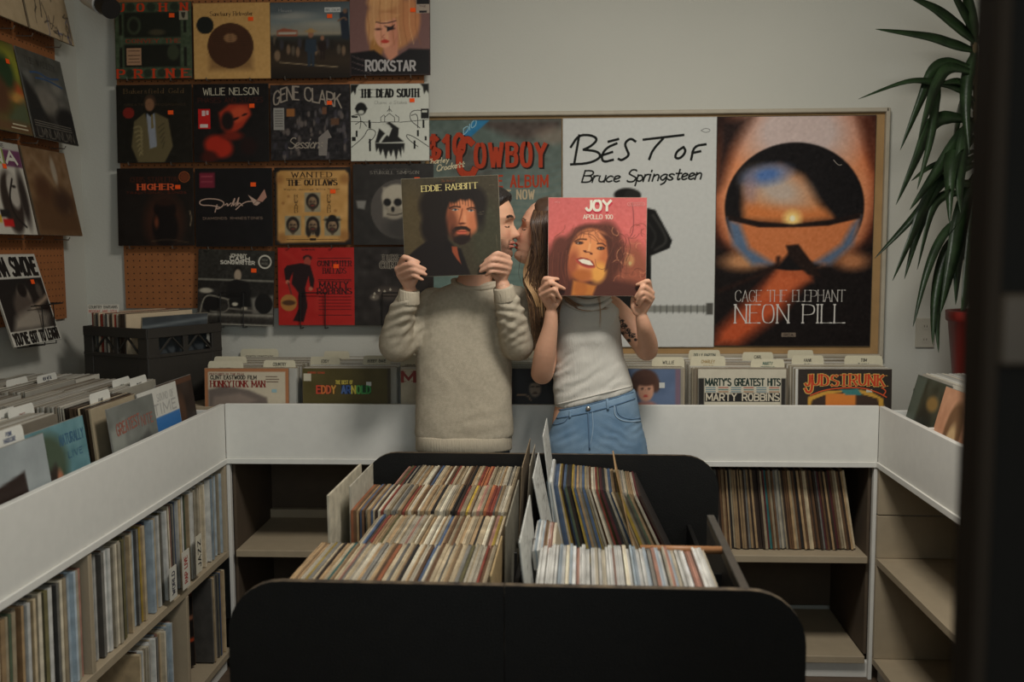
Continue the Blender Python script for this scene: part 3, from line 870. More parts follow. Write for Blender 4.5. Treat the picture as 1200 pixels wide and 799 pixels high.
cv.rect(398, 80, 466, 148, (120, 36, 52), 3).rect(405, 96, 458, 100, (160, 70, 80), 3).rect(405, 120, 458, 124, (160, 70, 80), 3)
ink2 = (190, 160, 142)
D = strokes([[(490, 235), (450, 225), (400, 225), (396, 205), (430, 195), (480, 198), (510, 212), (500, 232), (470, 245), (478, 215), (466, 256)], [(510, 225), (525, 215), (520, 232), (540, 215)], [(540, 230), (560, 185), (545, 232), (560, 215)], [(560, 230), (578, 180), (565, 232), (575, 212), (590, 228)], [(560, 245), (600, 210), (640, 208)]], 4.5, ink2)
D += polyp([(655, 205), (616, 180), (632, 205), (640, 222)], ink2) + polyp([(655, 205), (690, 155), (700, 190), (680, 212)], (176, 130, 112)) + polyp([(640, 224), (655, 208), (672, 214), (656, 228)], ink2)
D += text('DIAMONDS RHINESTONES', 412, 288, 10, 268, (150, 126, 108), .14)
hung(229, 197, 319, 289, cv, D, 'black sleeve with thin looping signature and butterfly', [(640, 135, .021, ORG)])
cv = Canvas(48, 58, 388, 400, 80, (30, 24, 20))
cv.poly([(58, 80), (75, 70), (365, 70), (380, 85), (376, 375), (360, 388), (75, 392), (58, 378)], (196, 148, 84), 10).noise(7, 5, 15)
for x, y, r in ((70, 110, 18), (365, 110, 20), (80, 370, 22), (360, 360, 24), (110, 185, 6), (320, 250, 7), (85, 215, 7)): cv.ell(x, y, r, r, (150, 100, 52), r, al=.7)
for x, y, r in ((218, 212, 36), (128, 315, 36), (218, 315, 36), (306, 318, 36)):
    cv.rect(x - r, y - r * 1.2, x + r, y + r * 1.2, (150, 140, 112), 4)
    face(cv, x, y + 2, r * .72, (150, 122, 92), (40, 32, 26), long=(y > 300 and x == 218), beard=(60, 46, 36))
cv.ell(306, 290, 36, 8, (30, 25, 20)).ell(306, 282, 18, 14, (30, 25, 20))
Kb = (38, 26, 16)
D = text('WANTED!'.replace('!', ''), 216, 101, 22, 180, Kb, .2, 'serif', center=True) + text('THE OUTLAWS', 218, 136, 22, 222, Kb, .28, 'serif', center=True) + text('Waylon Jennings Willie Nelson', 214, 158, 9, 250, (70, 48, 30), .12, center=True)
for i, ch in enumerate('REWARD'): D += text(ch, 144, 188 + i * 14, 10, 14, Kb, .25, 'serif', center=True) + text(ch, 292, 188 + i * 14, 10, 14, Kb, .25, 'serif', center=True)
D += patch(100, 107, 330, 109, Kb) + patch(100, 376, 340, 378, Kb) + patch(204, 372, 232, 382, Kb)
hung(322, 196, 411, 287, cv, D, 'tan wanted-notice sleeve with four small portraits', [(310, 165, .021, ORG)])
cv = Canvas(412, 50, 760, 400, 72, (46, 42, 38)).noise(4, 4, 16)
cv.ell(615, 246, 128, 130, (84, 78, 72), 3).ell(640, 330, 90, 50, (60, 56, 52), 30, al=.8)
cv.ell(600, 195, 64, 58, (178, 168, 148), 10).ell(590, 262, 44, 28, (150, 140, 122), 10).rect(540, 150, 556, 280, (178, 168, 148), 8, .7)
cv.ell(560, 216, 17, 17, (28, 24, 22), 6).ell(606, 216, 18, 17, (28, 24, 22), 6).ell(584, 246, 8, 12, (30, 26, 24), 4).line([(560, 268), (600, 272), (630, 262)], 4, (40, 34, 30), 4)
cv.poly([(424, 208), (468, 208), (460, 246), (430, 240)], (130, 126, 118), 8)
D = text('STURGILL SIMPSON', 486, 93, 13, 212, (150, 142, 130), .13, 'serif') + text('METAMODERN', 505, 76, 5, 160, (110, 104, 96), .12)
hung(414, 192, 508, 287, cv, D, 'charcoal sleeve with a pale skull in a circle', [(690, 118, .021, ORG)])
# row 3
cv = Canvas(380, 425, 735, 765, 80, (40, 38, 34))
cv.vgrad([(0, (48, 46, 40)), (.38, (44, 42, 37)), (.4, (150, 146, 132)), (.42, (34, 32, 28)), (.6, (40, 37, 33)), (.84, (56, 52, 46)), (.86, (150, 144, 130)), (.9, (60, 56, 50)), (.97, (44, 40, 36)), (1, (170, 165, 150))])
cv.noise(6, 2, 18).ell(565, 520, 20, 24, (30, 26, 22), 5).ell(566, 538, 17, 26, (166, 148, 126), 5).poly([(520, 570), (560, 556), (610, 566), (632, 610), (640, 680), (520, 690), (512, 640)], (24, 22, 20), 6)
cv.poly([(630, 640), (735, 625), (735, 710), (640, 712)], (120, 116, 106), 14)
for x in (440, 690): cv.ell(x, 665, 42, 46, (24, 22, 20), 4)
cv.ell(418, 612, 32, 12, (176, 168, 150), 6).line([(392, 712), (405, 650), (430, 630), (480, 640), (525, 650)], 6, (150, 144, 128), 5).line([(520, 650), (530, 690), (500, 712), (440, 705)], 5, (126, 120, 108), 4).line([(530, 690), (660, 700)], 8, (110, 104, 94), 4).ell(555, 670, 14, 8, (196, 188, 168), 4).ell(600, 688, 14, 7, (176, 166, 146), 4)
D = text('JOHNNY', 566, 455, 13, 78, (200, 194, 176), .24, center=True) + text('CASH', 574, 472, 16, 90, (212, 206, 190), .28, center=True) + text('SONGWRITER', 564, 488, 14, 158, (212, 206, 190), .26, center=True)
D += strokes([[(692 + 29 * math.cos(a * .5236), 474 + 29 * math.sin(a * .5236)) for a in range(13)]], 7, (196, 190, 174), 1, 1) + text('NEW', 692, 470, 9, 26, (130, 126, 114), .14, center=True) + text('MUSIC', 692, 486, 9, 30, (130, 126, 114), .14, center=True)
hung(232, 293, 321, 381, cv, D, 'black and white sleeve with a seated man and motorcycle', [(641, 515, .021, ORG)], tilt=-2.0)
cv = Canvas(60, 420, 402, 763, 84, (176, 34, 28)).noise(3, 6, 19)
cv.line([(90, 440), (250, 560), (230, 700)], 14, (190, 56, 44), 20, .5)
cv.ell(192, 466, 20, 14, (44, 26, 22), 4).ell(192, 482, 15, 22, (160, 70, 54), 4)
Kd = (36, 18, 18)
cv.poly([(100, 498), (165, 488), (205, 498), (222, 560), (218, 600), (204, 596), (196, 546), (180, 600), (190, 680), (172, 750), (124, 745), (150, 690), (150, 620), (120, 580), (126, 530), (112, 560), (108, 590), (92, 560), (86, 516)], Kd, 4)
cv.ell(205, 602, 9, 9, (190, 110, 84), 3).ell(102, 572, 9, 9, (190, 110, 84), 3).line([(105, 575), (118, 625)], 6, (90, 50, 40)).ell(106, 664, 37, 37, (170, 116, 58), 3).ell(106, 664, 30, 12, (60, 36, 24), 4, al=.8)
D = text('GUNFIGHTER', 238, 502, 24, 150, Kd, .16, 'serif') + text('BALLADS', 262, 534, 24, 102, Kd, .16, 'serif') + text('MARTY', 246, 597, 24, 126, Kd, .24, 'serif') + text('ROBBINS', 236, 625, 24, 152, Kd, .24, 'serif')
for y in (466, 482, 560, 566, 718): D += patch(238, y, 388, y + 2.5, Kd)
for i in range(5): D += patch(240, 636 + i * 14, 386, 640 + i * 14, (120, 22, 20))
D += text('COLUMBIA RECORD', 196, 432, 6, 60, Kd, .15, center=True)
hung(326, 290, 416, 381, cv, D, 'bright red sleeve with a gunslinger in black', [(320, 503, .021, ORG)], edge=(120, 26, 22))
cv = Canvas(410, 408, 760, 768, 60, (46, 40, 36)).noise(7, 4, 20)
cv.ell(560, 620, 60, 30, (76, 66, 58), 20).ell(500, 640, 20, 14, (110, 100, 88), 8).ell(590, 690, 50, 30, (34, 28, 26), 20)
D = []
for L, c, tw in ((1, (150, 140, 124), .34), (2, (46, 38, 34), .16)):
    D += text('LUKE', 540, 472, 26, 72, c, tw, 'serif', layer=L, sp=.3) + text('COMBS', 526, 506, 28, 110, c, tw, 'serif', layer=L, sp=.3)
for x, y in ((500, 625), (520, 610), (545, 614), (570, 606), (496, 640)): D += polyp([(x - 6, y), (x, y - 10), (x + 6, y), (x, y + 6)], (170, 160, 140))
hung(415, 289, 508, 381, cv, D, 'dark brown sleeve with outlined title behind the left hand')
# steel pegs and black wire holders
for i, (x0, x1, yy) in enumerate([(135, 225, 95), (227, 317, 95), (317, 411, 94), (410, 504, 92), (137, 225, 193), (227, 315, 192), (317, 410, 190), (411, 503, 191), (138, 227, 290), (229, 319, 291), (322, 411, 289)]):
    for k, fx in enumerate((.22, .78)):
        p = P(x0 + (x1 - x0) * fx, yy + .5, WY - .014)
        mb = MB().tube([p, p + Vector((0, -.045, -.002)), p + Vector((0, -.05, .008))], .0022, 6)
        o = mb.build('peg_hook', M_chrome)
        o.location = (0, 0, 0)
        row_, col_ = ((i // 4), (i % 4))
        tag(o, f"steel peg hook at the {('left', 'right')[k]} under the {('first', 'second', 'third', 'fourth')[col_]} sleeve of back wall row {('one', 'two', 'three')[row_]}", 'hook', 'steel peg hooks on the back pegboard')


def wire_holder(px0, px1, py, pyb, label):
    t_ = MB()
    a = P(px0, py, WY - .068); b = P(px1, py, WY - .068)
    a2 = P(px0, pyb, WY - .068); b2 = P(px1, pyb, WY - .068)
    k = Vector((0, .054, 0))
    t_.tube([a + k, a, b, b + k], .0022, 6)
    t_.tube([a, a2, a2 + k * .9], .0022, 6)
    t_.tube([b, b2, b2 + k * .9], .0022, 6)
    o = t_.build('wire_holder', M_wire)
    tag(o, label, 'wire holder')


wire_holder(258, 285, 343, 384, 'black wire holder across the motorcycle sleeve')
wire_holder(352, 381, 343, 385, 'black wire holder across the red sleeve')
wire_holder(448, 470, 343, 385, 'black wire holder across the dark brown sleeve')

# ------------------------------------------------------------------ sleeves on the left wall
GL_ = 'record sleeves hung on the left wall'


def left_sleeve(Yc, py, pyb, cv, D, label, st=(), lean=.03, w=.315, edge=(60, 50, 40), xoff=0.0):
    """hangs on the left wall: Yc = depth of its centre, z from the pixel row of its right edge"""
    X = WLX + .035 + xoff
    h = .32
    zc = py
    up = Vector((-lean * 2 / h, 0, 1)).normalized()
    M = frame_matrix((X + lean, Yc, zc), (0, 1, 0), up)
    return sleeve('record_sleeve', label, 'record', GL_, M, cv, D, w, h, .005, edge, sticker=st)


def zrow(px, py, X):
    """height of the point with photo pixel (px,py) lying on the plane x = X"""
    d = CAMROT @ Vector(((px - 600) / F, -(py - 399.5) / F, -1.0))
    t_ = X / d.x
    return CAMZ + d.z * t_, d.y * t_


def drawn(base, seed, cols, n=20):
    c = Canvas(0, 0, 100, 100, 64, base).noise(4, 4, seed)
    r = random.Random(seed)
    for _ in range(n):
        x, y = r.uniform(20, 95), r.uniform(0, 95)
        c.line([(x, y), (x + r.uniform(-14, 14), y + r.uniform(-10, 22)), (x + r.uniform(-18, 18), y + r.uniform(-6, 28))], r.uniform(.8, 2), r.choice(cols), 1.2)
    return c


for (xr, yr, yb, args) in []:
    pass
z0_, Y0_ = zrow(78, 122, WLX + .06)
rowz = [zrow(75, 5, WLX + .06)[0], zrow(78, 122, WLX + .06)[0], zrow(80, 228, WLX + .06)[0], zrow(60, 345, WLX + .06)[0]]
Yr = zrow(80, 122, WLX + .065)[1] - .155
cv = drawn((188, 166, 132), 3, [(40, 36, 34), (60, 52, 46), (38, 60, 130), (52, 46, 40)], 34)
left_sleeve(Yr, rowz[0], 0, cv, [], 'cream sleeve with inky doodles, topmost at the right end of the left wall', edge=(150, 132, 104))
cv = drawn((188, 166, 132), 8, [(70, 50, 40), (120, 60, 40)], 6)
cv.rect(80, 20, 100, 52, (92, 60, 44), 3)
left_sleeve(Yr - .33, rowz[0], 0, cv, [], 'cream sleeve with a small brown picture, cut by the top left corner', edge=(150, 132, 104))
cv = Canvas(0, 0, 100, 100, 72, (60, 60, 56))
cv.vgrad([(0, (82, 80, 72)), (.3, (92, 92, 86)), (.6, (100, 96, 88)), (.72, (52, 50, 46)), (1, (36, 33, 30))]).noise(9, 5, 31)
cv.ell(45, 55, 24, 16, (132, 126, 114), 12, al=.7).ell(75, 36, 12, 8, (150, 144, 132), 8, al=.6).ell(85, 72, 24, 14, (34, 32, 30), 8).poly([(0, 30), (24, 50), (36, 74), (0, 80)], (40, 40, 38), 8)
D = text('THE VALLEY', 12, 15, 7, 70, (50, 48, 44), .14, 'serif') + strokes([[(20, 25), (40, 22), (60, 27), (85, 23)], [(30, 30), (55, 28), (90, 33)]], 2, (54, 84, 120))
for i in range(9): D += text('LMN'[i % 3], 8 + i * 9.5, 98, 10, 7, (104, 98, 88), .12)
for i in range(3): D += patch(5, 80 + i * 2.6, 90, 81 + i * 2.6, (110, 104, 94))
left_sleeve(Yr, rowz[1], 0, cv, D, 'grey misty landscape sleeve on the left wall', edge=(120, 116, 104))
cv = Canvas(0, 0, 100, 100, 72, (96, 92, 46)).noise(10, 6, 32)
cv.ell(80, 25, 30, 20, (140, 140, 50), 14).ell(80, 52, 26, 12, (176, 84, 44), 8, ang=20).ell(80, 60, 22, 6, (190, 140, 70), 5).poly([(60, 80), (100, 60), (100, 100), (50, 100)], (84, 92, 66), 10).ell(70, 35, 18, 20, (44, 66, 40), 12).ell(40, 60, 30, 24, (90, 60, 40), 14).rect(0, 88, 100, 100, (104, 76, 50), 8)
D = patch(62, 90, 90, 91.5, (190, 180, 150)) + patch(58, 94, 92, 95.5, (190, 180, 150))
left_sleeve(Yr - .33, rowz[1], 0, cv, D, 'green and orange painted sleeve on the left wall', [(80, 22, .021, ORG)])
cv = Canvas(0, 0, 100, 100, 72, (128, 98, 68)).noise(9, 5, 33)
cv.poly([(0, 60), (60, 40), (100, 52), (100, 100), (0, 100)], (96, 68, 44), 16).ell(64, 24, 6, 16, (166, 152, 132), 4).ell(30, 46, 18, 14, (88, 58, 38), 12).line([(20, 10), (60, 40), (80, 70)], 4, (150, 122, 90), 8).ell(70, 60, 20, 14, (70, 48, 34), 14)
left_sleeve(Yr, rowz[2], 0, cv, [], 'brown painted sleeve in clear plastic on the left wall', edge=(110, 92, 70))
cv = Canvas(0, 0, 100, 100, 80, (196, 190, 176))
cv.rect(0, 0, 100, 8, (180, 176, 164)).rect(28, 8, 66, 24, (130, 150, 56), 2).rect(66, 8, 100, 26, (110, 62, 92), 2)
cv.ell(62, 66, 20, 34, (56, 46, 40), 5).ell(70, 52, 12, 20, (178, 170, 158), 4).line([(72, 40), (58, 60), (60, 80), (80, 92)], 3, (40, 34, 30)).ell(88, 60, 8, 30, (52, 44, 40), 6).ell(72, 48, 4, 1.6, (30, 24, 22))
cv.rect(34, 74, 52, 82, (40, 38, 36), 2).rect(36, 84, 56, 92, (190, 36, 34), 2).rect(28, 80, 34, 88, (200, 160, 50), 2)
D = text('NA', 40, 22, 12, 50, (210, 206, 190), .3) + text('MAGAZINE', 30, 6, 4, 40, (50, 46, 40), .15)
for i in range(10): D += patch(2, 30 + i * 5, 20, 31.6 + i * 5, (110, 104, 96))
left_sleeve(Yr - .33, rowz[2], 0, cv, D, 'white magazine-style sleeve with a grey drawn face', [(62, 27, .021, ORG)], edge=(150, 146, 134))
cv = Canvas(0, 0, 100, 100, 80, (196, 192, 180))
cv.rect(2, 27, 98, 84, (34, 31, 29), 1).ell(50, 50, 14, 16, (120, 108, 96), 5).ell(44, 62, 20, 20, (84, 74, 66), 8).line([(60, 62), (80, 56), (96, 50)], 6, (150, 130, 110), 5).ell(50, 40, 9, 8, (30, 26, 24), 3).ell(85, 42, 6, 9, (80, 72, 64), 4).poly([(20, 70), (60, 60), (90, 70), (80, 84), (10, 84)], (150, 140, 126), 10)
for i in range(10): cv.line([(70 + i * 3, 70), (66 + i * 3, 84)], 1.2, (70, 64, 58))
D = text('NINA SIMONE', 4, 23, 18, 90, (34, 31, 28), .24, sp=.2) + text("YOU'VE GOT TO LEARN", 4, 98, 11, 92, (34, 31, 28), .26, sp=.22)
so = left_sleeve(zrow(52, 345, WLX + .07)[1] - .158, rowz[3] - .005, 0, cv, D, 'white and black sleeve, lowest on the left wall', [(76, 32, .021, ORG)], lean=.045, edge=(150, 146, 134))
mb = MB()
yb = so.matrix_world.translation.y
for dy in (.05, .13):
    z_ = rowz[3] - .05
    mb.tube([(WLX + .014, yb + dy, z_ + .02), (WLX + .115, yb + dy, z_ + .02), (WLX + .12, yb + dy, z_ - .12), (WLX + .02, yb + dy, z_ - .13)], .0022, 6)
mb.tube([(WLX + .014, yb + .2, z_ + .02), (WLX + .115, yb + .2, z_ + .02), (WLX + .115, yb - .02, z_ + .02)], .0022, 6)
tag(mb.build('wire_holder', M_wire), 'black wire holder on the left wall, round the lowest sleeve', 'wire holder')
for i, zz in enumerate((rowz[0] - .17, rowz[1] - .17, rowz[2] - .17)):
    for j_, dy in enumerate((-.43, -.22, -.1, .1)):
        mb = MB().tube([(WLX + .014, Yr + dy, zz), (WLX + .07, Yr + dy, zz - .002), (WLX + .075, Yr + dy, zz + .008)], .0022, 6)
        tag(mb.build('peg_hook', M_chrome), f"{('first', 'second', 'third', 'fourth')[j_]} steel peg hook from the near end, left wall, {('top', 'middle', 'lower')[i]} row", 'hook', 'steel peg hooks on the left wall')
# ------------------------------------------------------------------ the black double bin in the middle
BA = R(-1.35)
_fl, _fr = P(265, 745, 1.919), P(945, 750, 1.919)
BO = Vector(((_fl.x + _fr.x) / 2, 1.919, 0))
ca, sa = math.cos(BA), math.sin(BA)
PZ = CAMZ - .668     # top of the end panels


def Bw(u, v, z=0):
    return Vector((BO.x + u * ca - v * sa, BO.y + u * sa + v * ca, z))


binT = thing('record_bin', 'black double-bank record bin with rounded end panels, in the foreground', 'bin', (BO.x, BO.y, 0), BA)


def round_panel(x0, x1, z0, z1, r, left=True, right=True):
    p = [(x0, z0), (x1, z0)]
    if right:
        p += [(x1 - r + r * math.cos(a), z1 - r + r * math.sin(a)) for a in np.linspace(0, math.pi / 2, 9)]
    else:
        p.append((x1, z1))
    if left:
        p += [(x0 + r - r * math.sin(a), z1 - r + r * math.cos(a)) for a in np.linspace(0, math.pi / 2, 9)]
    else:
        p.append((x0, z1))
    return p


def panel_pair(v0, v1, nm):
    for (a, b, L, Rr) in ((-.579, -.0165, True, False), (-.0145, .576, False, True)):
        mb = MB()
        pts = round_panel(a, b, .05, PZ, .11, L, Rr)
        n = len(pts)
        V = [(p[0], v0, p[1]) for p in pts] + [(p[0], v1, p[1]) for p in pts]
        mb.add(V, [tuple(range(n)), tuple(range(2 * n - 1, n - 1, -1))], 0)
        # side rim faces: worn edge on top and corners
        for i in range(n):
            j = (i + 1) % n
            mb.add([V[i], V[i + n], V[j + n], V[j]], [(0, 1, 2, 3)], 1 if i >= 1 else 0)
        mb.build(nm, [M_black, M_worn], binT)


panel_pair(0.0, .018, 'front_panel')
panel_pair(1.268, 1.286, 'rear_panel')
RZ0 = PZ - .325     # tray on which the records stand
M_blk2 = mat('black_tray', (30, 27, 24), .6, .2, 20)
M_steel = mat('grey_steel_bar', (96, 92, 84), .4, .2, 30, metal=.6)


def bpart(name, m, *boxes, b=.0015):
    return part(name, m, binT, *boxes, b=b)


bpart('tray', M_blk2, (-.49, -.03, .019, 1.266, RZ0 - .014, RZ0))
bpart('tray', M_blk2, (.03, .475, .019, 1.266, RZ0 - .014, RZ0))
bpart('side_board', M_black, (-.506, -.491, .019, 1.266, RZ0 - .18, RZ0 + .1))
bpart('side_board', M_black, (.476, .490, .019, 1.266, RZ0 - .18, RZ0 + .1))
bpart('centre_board', M_black, (-.03, -.018, .019, 1.266, RZ0 - .14, PZ - .16))
bpart('centre_board', M_black, (.016, .028, .019, 1.266, RZ0 - .14, PZ - .16))
bpart('centre_floor', M_blk2, (-.0175, .0155, .019, 1.266, RZ0 - .1, RZ0 - .09))
for v in (.31, .62, .925):
    bpart('row_divider', M_blk2, (-.46, -.031, v - .003, v + .003, RZ0, RZ0 + .2))
bpart('row_divider', M_blk2, (.029, .46, .297, .303, RZ0, RZ0 + .26))
bpart('row_divider', M_blk2, (.029, .46, .617, .623, RZ0, RZ0 + .1))
o = MB().tube([(.27, .30, PZ - .012), (.452, .30, PZ - .012)], .009, 10).build('wooden_dowel', mat('orange_wood', (172, 120, 78), .5, .2, 20), binT, smooth=True)
bpart('side_rail', M_steel, (.452, .47, .019, .57, PZ - .028, PZ - .004))
bpart('side_rail', M_blk2, (.452, .47, .019, .57, PZ - .30, PZ - .0285))
for u in (-.40, .40):
    for v in (.1, 1.12):
        bpart('leg', M_black, (u - .03, u + .03, v - .02, v + .04, 0, RZ0 - .0145))
o = MB().tube([(-.02, .42, PZ - .04), (.03, .42, PZ - .04)], .012, 10).build('steel_bar', M_steel, binT, smooth=True)

# ------------------------------------------------------------------ records: one object each, meshes shared between alike ones
PAL = {
    'cream': ((216, 196, 160), (176, 152, 116)), 'ivory': ((228, 216, 190), (184, 170, 144)), 'tan': ((192, 160, 118), (136, 104, 70)),
    'brown': ((122, 88, 58), (70, 48, 32)), 'dark brown': ((76, 56, 42), (42, 30, 22)), 'black': ((44, 40, 38), (24, 22, 20)),
    'grey': ((150, 146, 136), (84, 80, 74)), 'red': ((160, 74, 56), (110, 48, 38)), 'orange': ((196, 118, 76), (130, 74, 44)),
    'yellow': ((210, 176, 70), (140, 110, 44)), 'teal': ((58, 126, 122), (30, 70, 70)), 'blue': ((92, 112, 142), (50, 64, 90)),
    'olive': ((118, 110, 70), (64, 60, 38)), 'pink': ((196, 144, 124), (130, 88, 76)), 'green': ((98, 112, 86), (56, 66, 46)),
    'white': ((226, 224, 216), (206, 204, 196)), 'pale blue': ((190, 204, 212), (168, 182, 190)), 'maroon': ((110, 48, 48), (64, 28, 28)),
}
WARM = ['cream'] * 18 + ['ivory'] * 12 + ['tan'] * 9 + ['brown'] * 3 + ['dark brown'] * 2 + ['black', 'grey', 'red', 'orange', 'olive', 'pink', 'blue', 'grey', 'pink']
DARK = ['dark brown'] * 4 + ['black'] * 3 + ['brown'] * 4 + ['tan'] * 6 + ['cream'] * 9 + ['ivory'] * 4 + ['olive'] * 2 + ['yellow', 'blue', 'grey', 'red', 'maroon', 'green']
PALE = ['white'] * 7 + ['ivory'] * 2 + ['pale blue'] * 3 + ['grey'] * 1 + ['pink'] * 1
_rm = {}
_rb = {}


def ordinal(n):
    w = ['first', 'second', 'third', 'fourth', 'fifth', 'sixth', 'seventh', 'eighth', 'ninth', 'tenth']
    if n <= 10: return w[n - 1]
    return str(n) + ('th' if 10 < n % 100 < 14 else {1: 'st', 2: 'nd', 3: 'rd'}.get(n % 10, 'th'))



def edge_col(c, k, r):
    return tuple(min(255, max(0, v * k + r)) for v in c)


def record_mesh(color, th, var, size=.315, pale=False):
    """one sleeve standing on its edge: x = thickness, y = depth, z = height; worn folded top edge with an opening line"""
    key = (color, round(th, 4), var, size)
    if key in _rm:
        return _rm[key]
    r = random.Random(hash((color, var)) & 0xffff if 0 else sum(map(ord, color)) * 31 + var * 7)
    e, f = PAL[color]
    k = r.uniform(.82, 1.12)
    e = edge_col(e, k, r.uniform(-6, 6)); f = edge_col(f, k, 0)
    mb = MB()
    h = th / 2; s = size / 2
    n = 6
    ys = [-s + size * i / n for i in range(n + 1)]
    tops = [size - (.0025 if i in (0, n) else r.uniform(0, .0012)) for i in range(n + 1)]
    rnd = .0007
    V, C = [], []
    k1, k2, k3, k4 = (r.uniform(.8, 1.12), r.uniform(.5, .8), r.uniform(.75, 1.15), r.uniform(.85, 1.05))
    for i, y in enumerate(ys):
        zz = tops[i]
        ww = edge_col(e, r.uniform(.86, 1.08), 0)
        for (x, z, c) in ((-h, 0, f), (-h, zz - .003, f), (-h + rnd, zz, ww), (-h * .45, zz - .0004, edge_col(ww, k1, 0)), (-h * .1, zz - .0009, edge_col(ww, k2, 0)), (h * .35, zz - .0003, edge_col(ww, k3, 0)), (h - rnd, zz, edge_col(ww, k4, 0)), (h, zz - .003, f), (h, 0, f)):
            V.append((x, y, z)); C.append(c)
    m = 9
    Fc = [(i * m + j, i * m + j + 1, (i + 1) * m + j + 1, (i + 1) * m + j) for i in range(n) for j in range(m - 1)]
    Fc += [((i + 1) * m, (i + 1) * m + m - 1, i * m + m - 1, i * m) for i in range(n)]
    mb.add(V, Fc)
    mb.c = C
    # front and rear edges get their own vertices in the worn edge colour
    for y in (-s, s):
        q = [( -h, y, 0), (h, y, 0), (h, y, size - .0035), (h - rnd, y, size - .001), (-h + rnd, y, size - .001), (-h, y, size - .0035)]
        if y > 0: q.reverse()
        mb.add(q, [tuple(range(6))], 0, edge_col(e, .95, 0))
    me = mb.mesh('record', M_pale if pale else M_card, colors=True)
    _rm[key] = me
    _rb[me.name] = mb
    return me


M_pale = mat('plastic_outer_sleeve', rough=.28, var=.12, scale=20, attr=True)


def rec_row(place, u0, u1, pal, th0, th1, lab, group, special={}, lean0=0.0, lean1=0.0, seed=1, size=.315, dv=.006, dz=.004, sz=.008, pale=False, gap=.0006, joined=None, side='from the left'):
    """place(u, v, z) -> world matrix of a record with its lean; fills from u0 to u1"""
    r = random.Random(seed)
    u = u0
    i = 0
    out = []
    cnt = {}
    J = MB()
    sgn = 1 if u1 > u0 else -1
    prev = None
    while abs(u - u0) < abs(u1 - u0):
        th = round(r.uniform(th0, th1) / .0012) * .0012
        f = abs(u - u0) / abs(u1 - u0)
        color = None
        for k, c in special.items():
            if abs(k - f) * abs(u1 - u0) < th0 * .52:
                color = c
        color = color or r.choice(pal)
        lean = lean0 + (lean1 - lean0) * f + r.uniform(-.006, .006)
        me = record_mesh(color, th, r.randrange(5), size, pale)
        Mx = place(u + sgn * th / 2, r.uniform(-dv, dv), r.uniform(0, dz), lean)
        if joined:
            src = _rb[me.name]
            n0 = len(J.v)
            J.v += [tuple(Mx @ Vector(v)) for v in src.v]; J.f += [tuple(q + n0 for q in f) for f in src.f]; J.m += src.m; J.c += src.c
        else:
            o = bpy.data.objects.new('record', me)
            o.matrix_world = Mx
            link(o)
            cnt[color] = cnt.get(color, 0) + 1
            tag(o, f'{ordinal(cnt[color])} {color}-edged record {side}, {lab}', 'record', group)
            out.append((o, color))
        u += sgn * (th + gap) / max(math.cos(lean), .8)
        i += 1
    if joined:
        tag(J.build('record_row', M_pale if pale else M_card, colors=True), joined, 'records', kind='stuff')
    return out


def bin_place(vc, z0=RZ0 + .001):
    def f(u, dv, dz, lean):
        M = Matrix.Translation(Bw(u, vc + dv, z0 + dz)) @ Matrix.Rotation(BA, 4, 'Z') @ Matrix.Rotation(lean, 4, 'Y')
        return M
    return f


g = 'records in the left bank of the black bin'
rowA = rec_row(bin_place(.178), -.470, -.062, WARM, .0052, .0092, 'nearest row, left bank of black bin', g + ', nearest row', {.08: 'yellow', .19: 'teal', .86: 'red', .5: 'grey', .56: 'blue'}, seed=3, size=.305)
rowB = rec_row(bin_place(.49), -.398, -.066, WARM, .0052, .0088, 'second row, left bank of black bin', g + ', second row', {.05: 'blue', .03: 'pale blue', .97: 'yellow', .4: 'red'}, seed=4, size=.290)
rowC = rec_row(bin_place(.803), -.478, -.066, WARM, .0054, .0088, 'third row, left bank of black bin', g + ', third row', {.06: 'blue', .12: 'blue', .2: 'red', .86: 'orange', .88: 'red', .90: 'red', .93: 'red', .74: 'yellow'}, seed=5, size=.295)
rowD = rec_row(bin_place(1.108), -.425, -.062, WARM + ['cream', 'tan'], .0050, .0080, 'in the farthest row, left bank of the black bin', g + ', farthest row', {.3: 'blue', .7: 'red'}, seed=6, size=.285, joined='records of the farthest row, left bank of the black bin')
g = 'records in the right bank of the black bin'
rowE = rec_row(bin_place(.158), .046, .408, PALE, .0052, .0090, 'plastic-covered front row, right bank', g + ', pale front row', {}, seed=8, size=.274, pale=True, dz=.012)
for o, c in rowE:
    o.location.z += PZ - (RZ0 + .274) - .012
rowF = rec_row(bin_place(.45), .050, .125, PALE, .0058, .0080, 'short leaning pack, right bank', g + ', short leaning pack', {.5: 'brown', .56: 'tan'}, lean0=-.10, lean1=-.22, seed=9, size=.262, pale=True)
for o, c in rowF:
    o.location.z += .035


def fan_place(vc):
    def f(u, dv, dz, lean):
        return Matrix.Translation(Bw(u, vc + dv, RZ0 + .002 + dz)) @ Matrix.Rotation(BA, 4, 'Z') @ Matrix.Rotation(lean, 4, 'Y')
    return f


rowG = rec_row(fan_place(1.102), .100, .435, DARK, .0056, .0088, 'fanned row, right bank', g + ', fanned row', {.02: 'blue', .05: 'blue', .1: 'yellow', .13: 'blue', .22: 'yellow', .3: 'blue', .37: 'yellow', .52: 'red', .56: 'maroon'}, lean0=-.18, lean1=-.46, seed=10, size=.30, gap=.0004)
gkr = rec_row(fan_place(1.102), .066, .094, ['white', 'pale blue'], .0055, .007, 'white left end of the fanned row', g + ', white end', {}, lean0=-.10, lean1=-.16, seed=12, size=.31, pale=True)


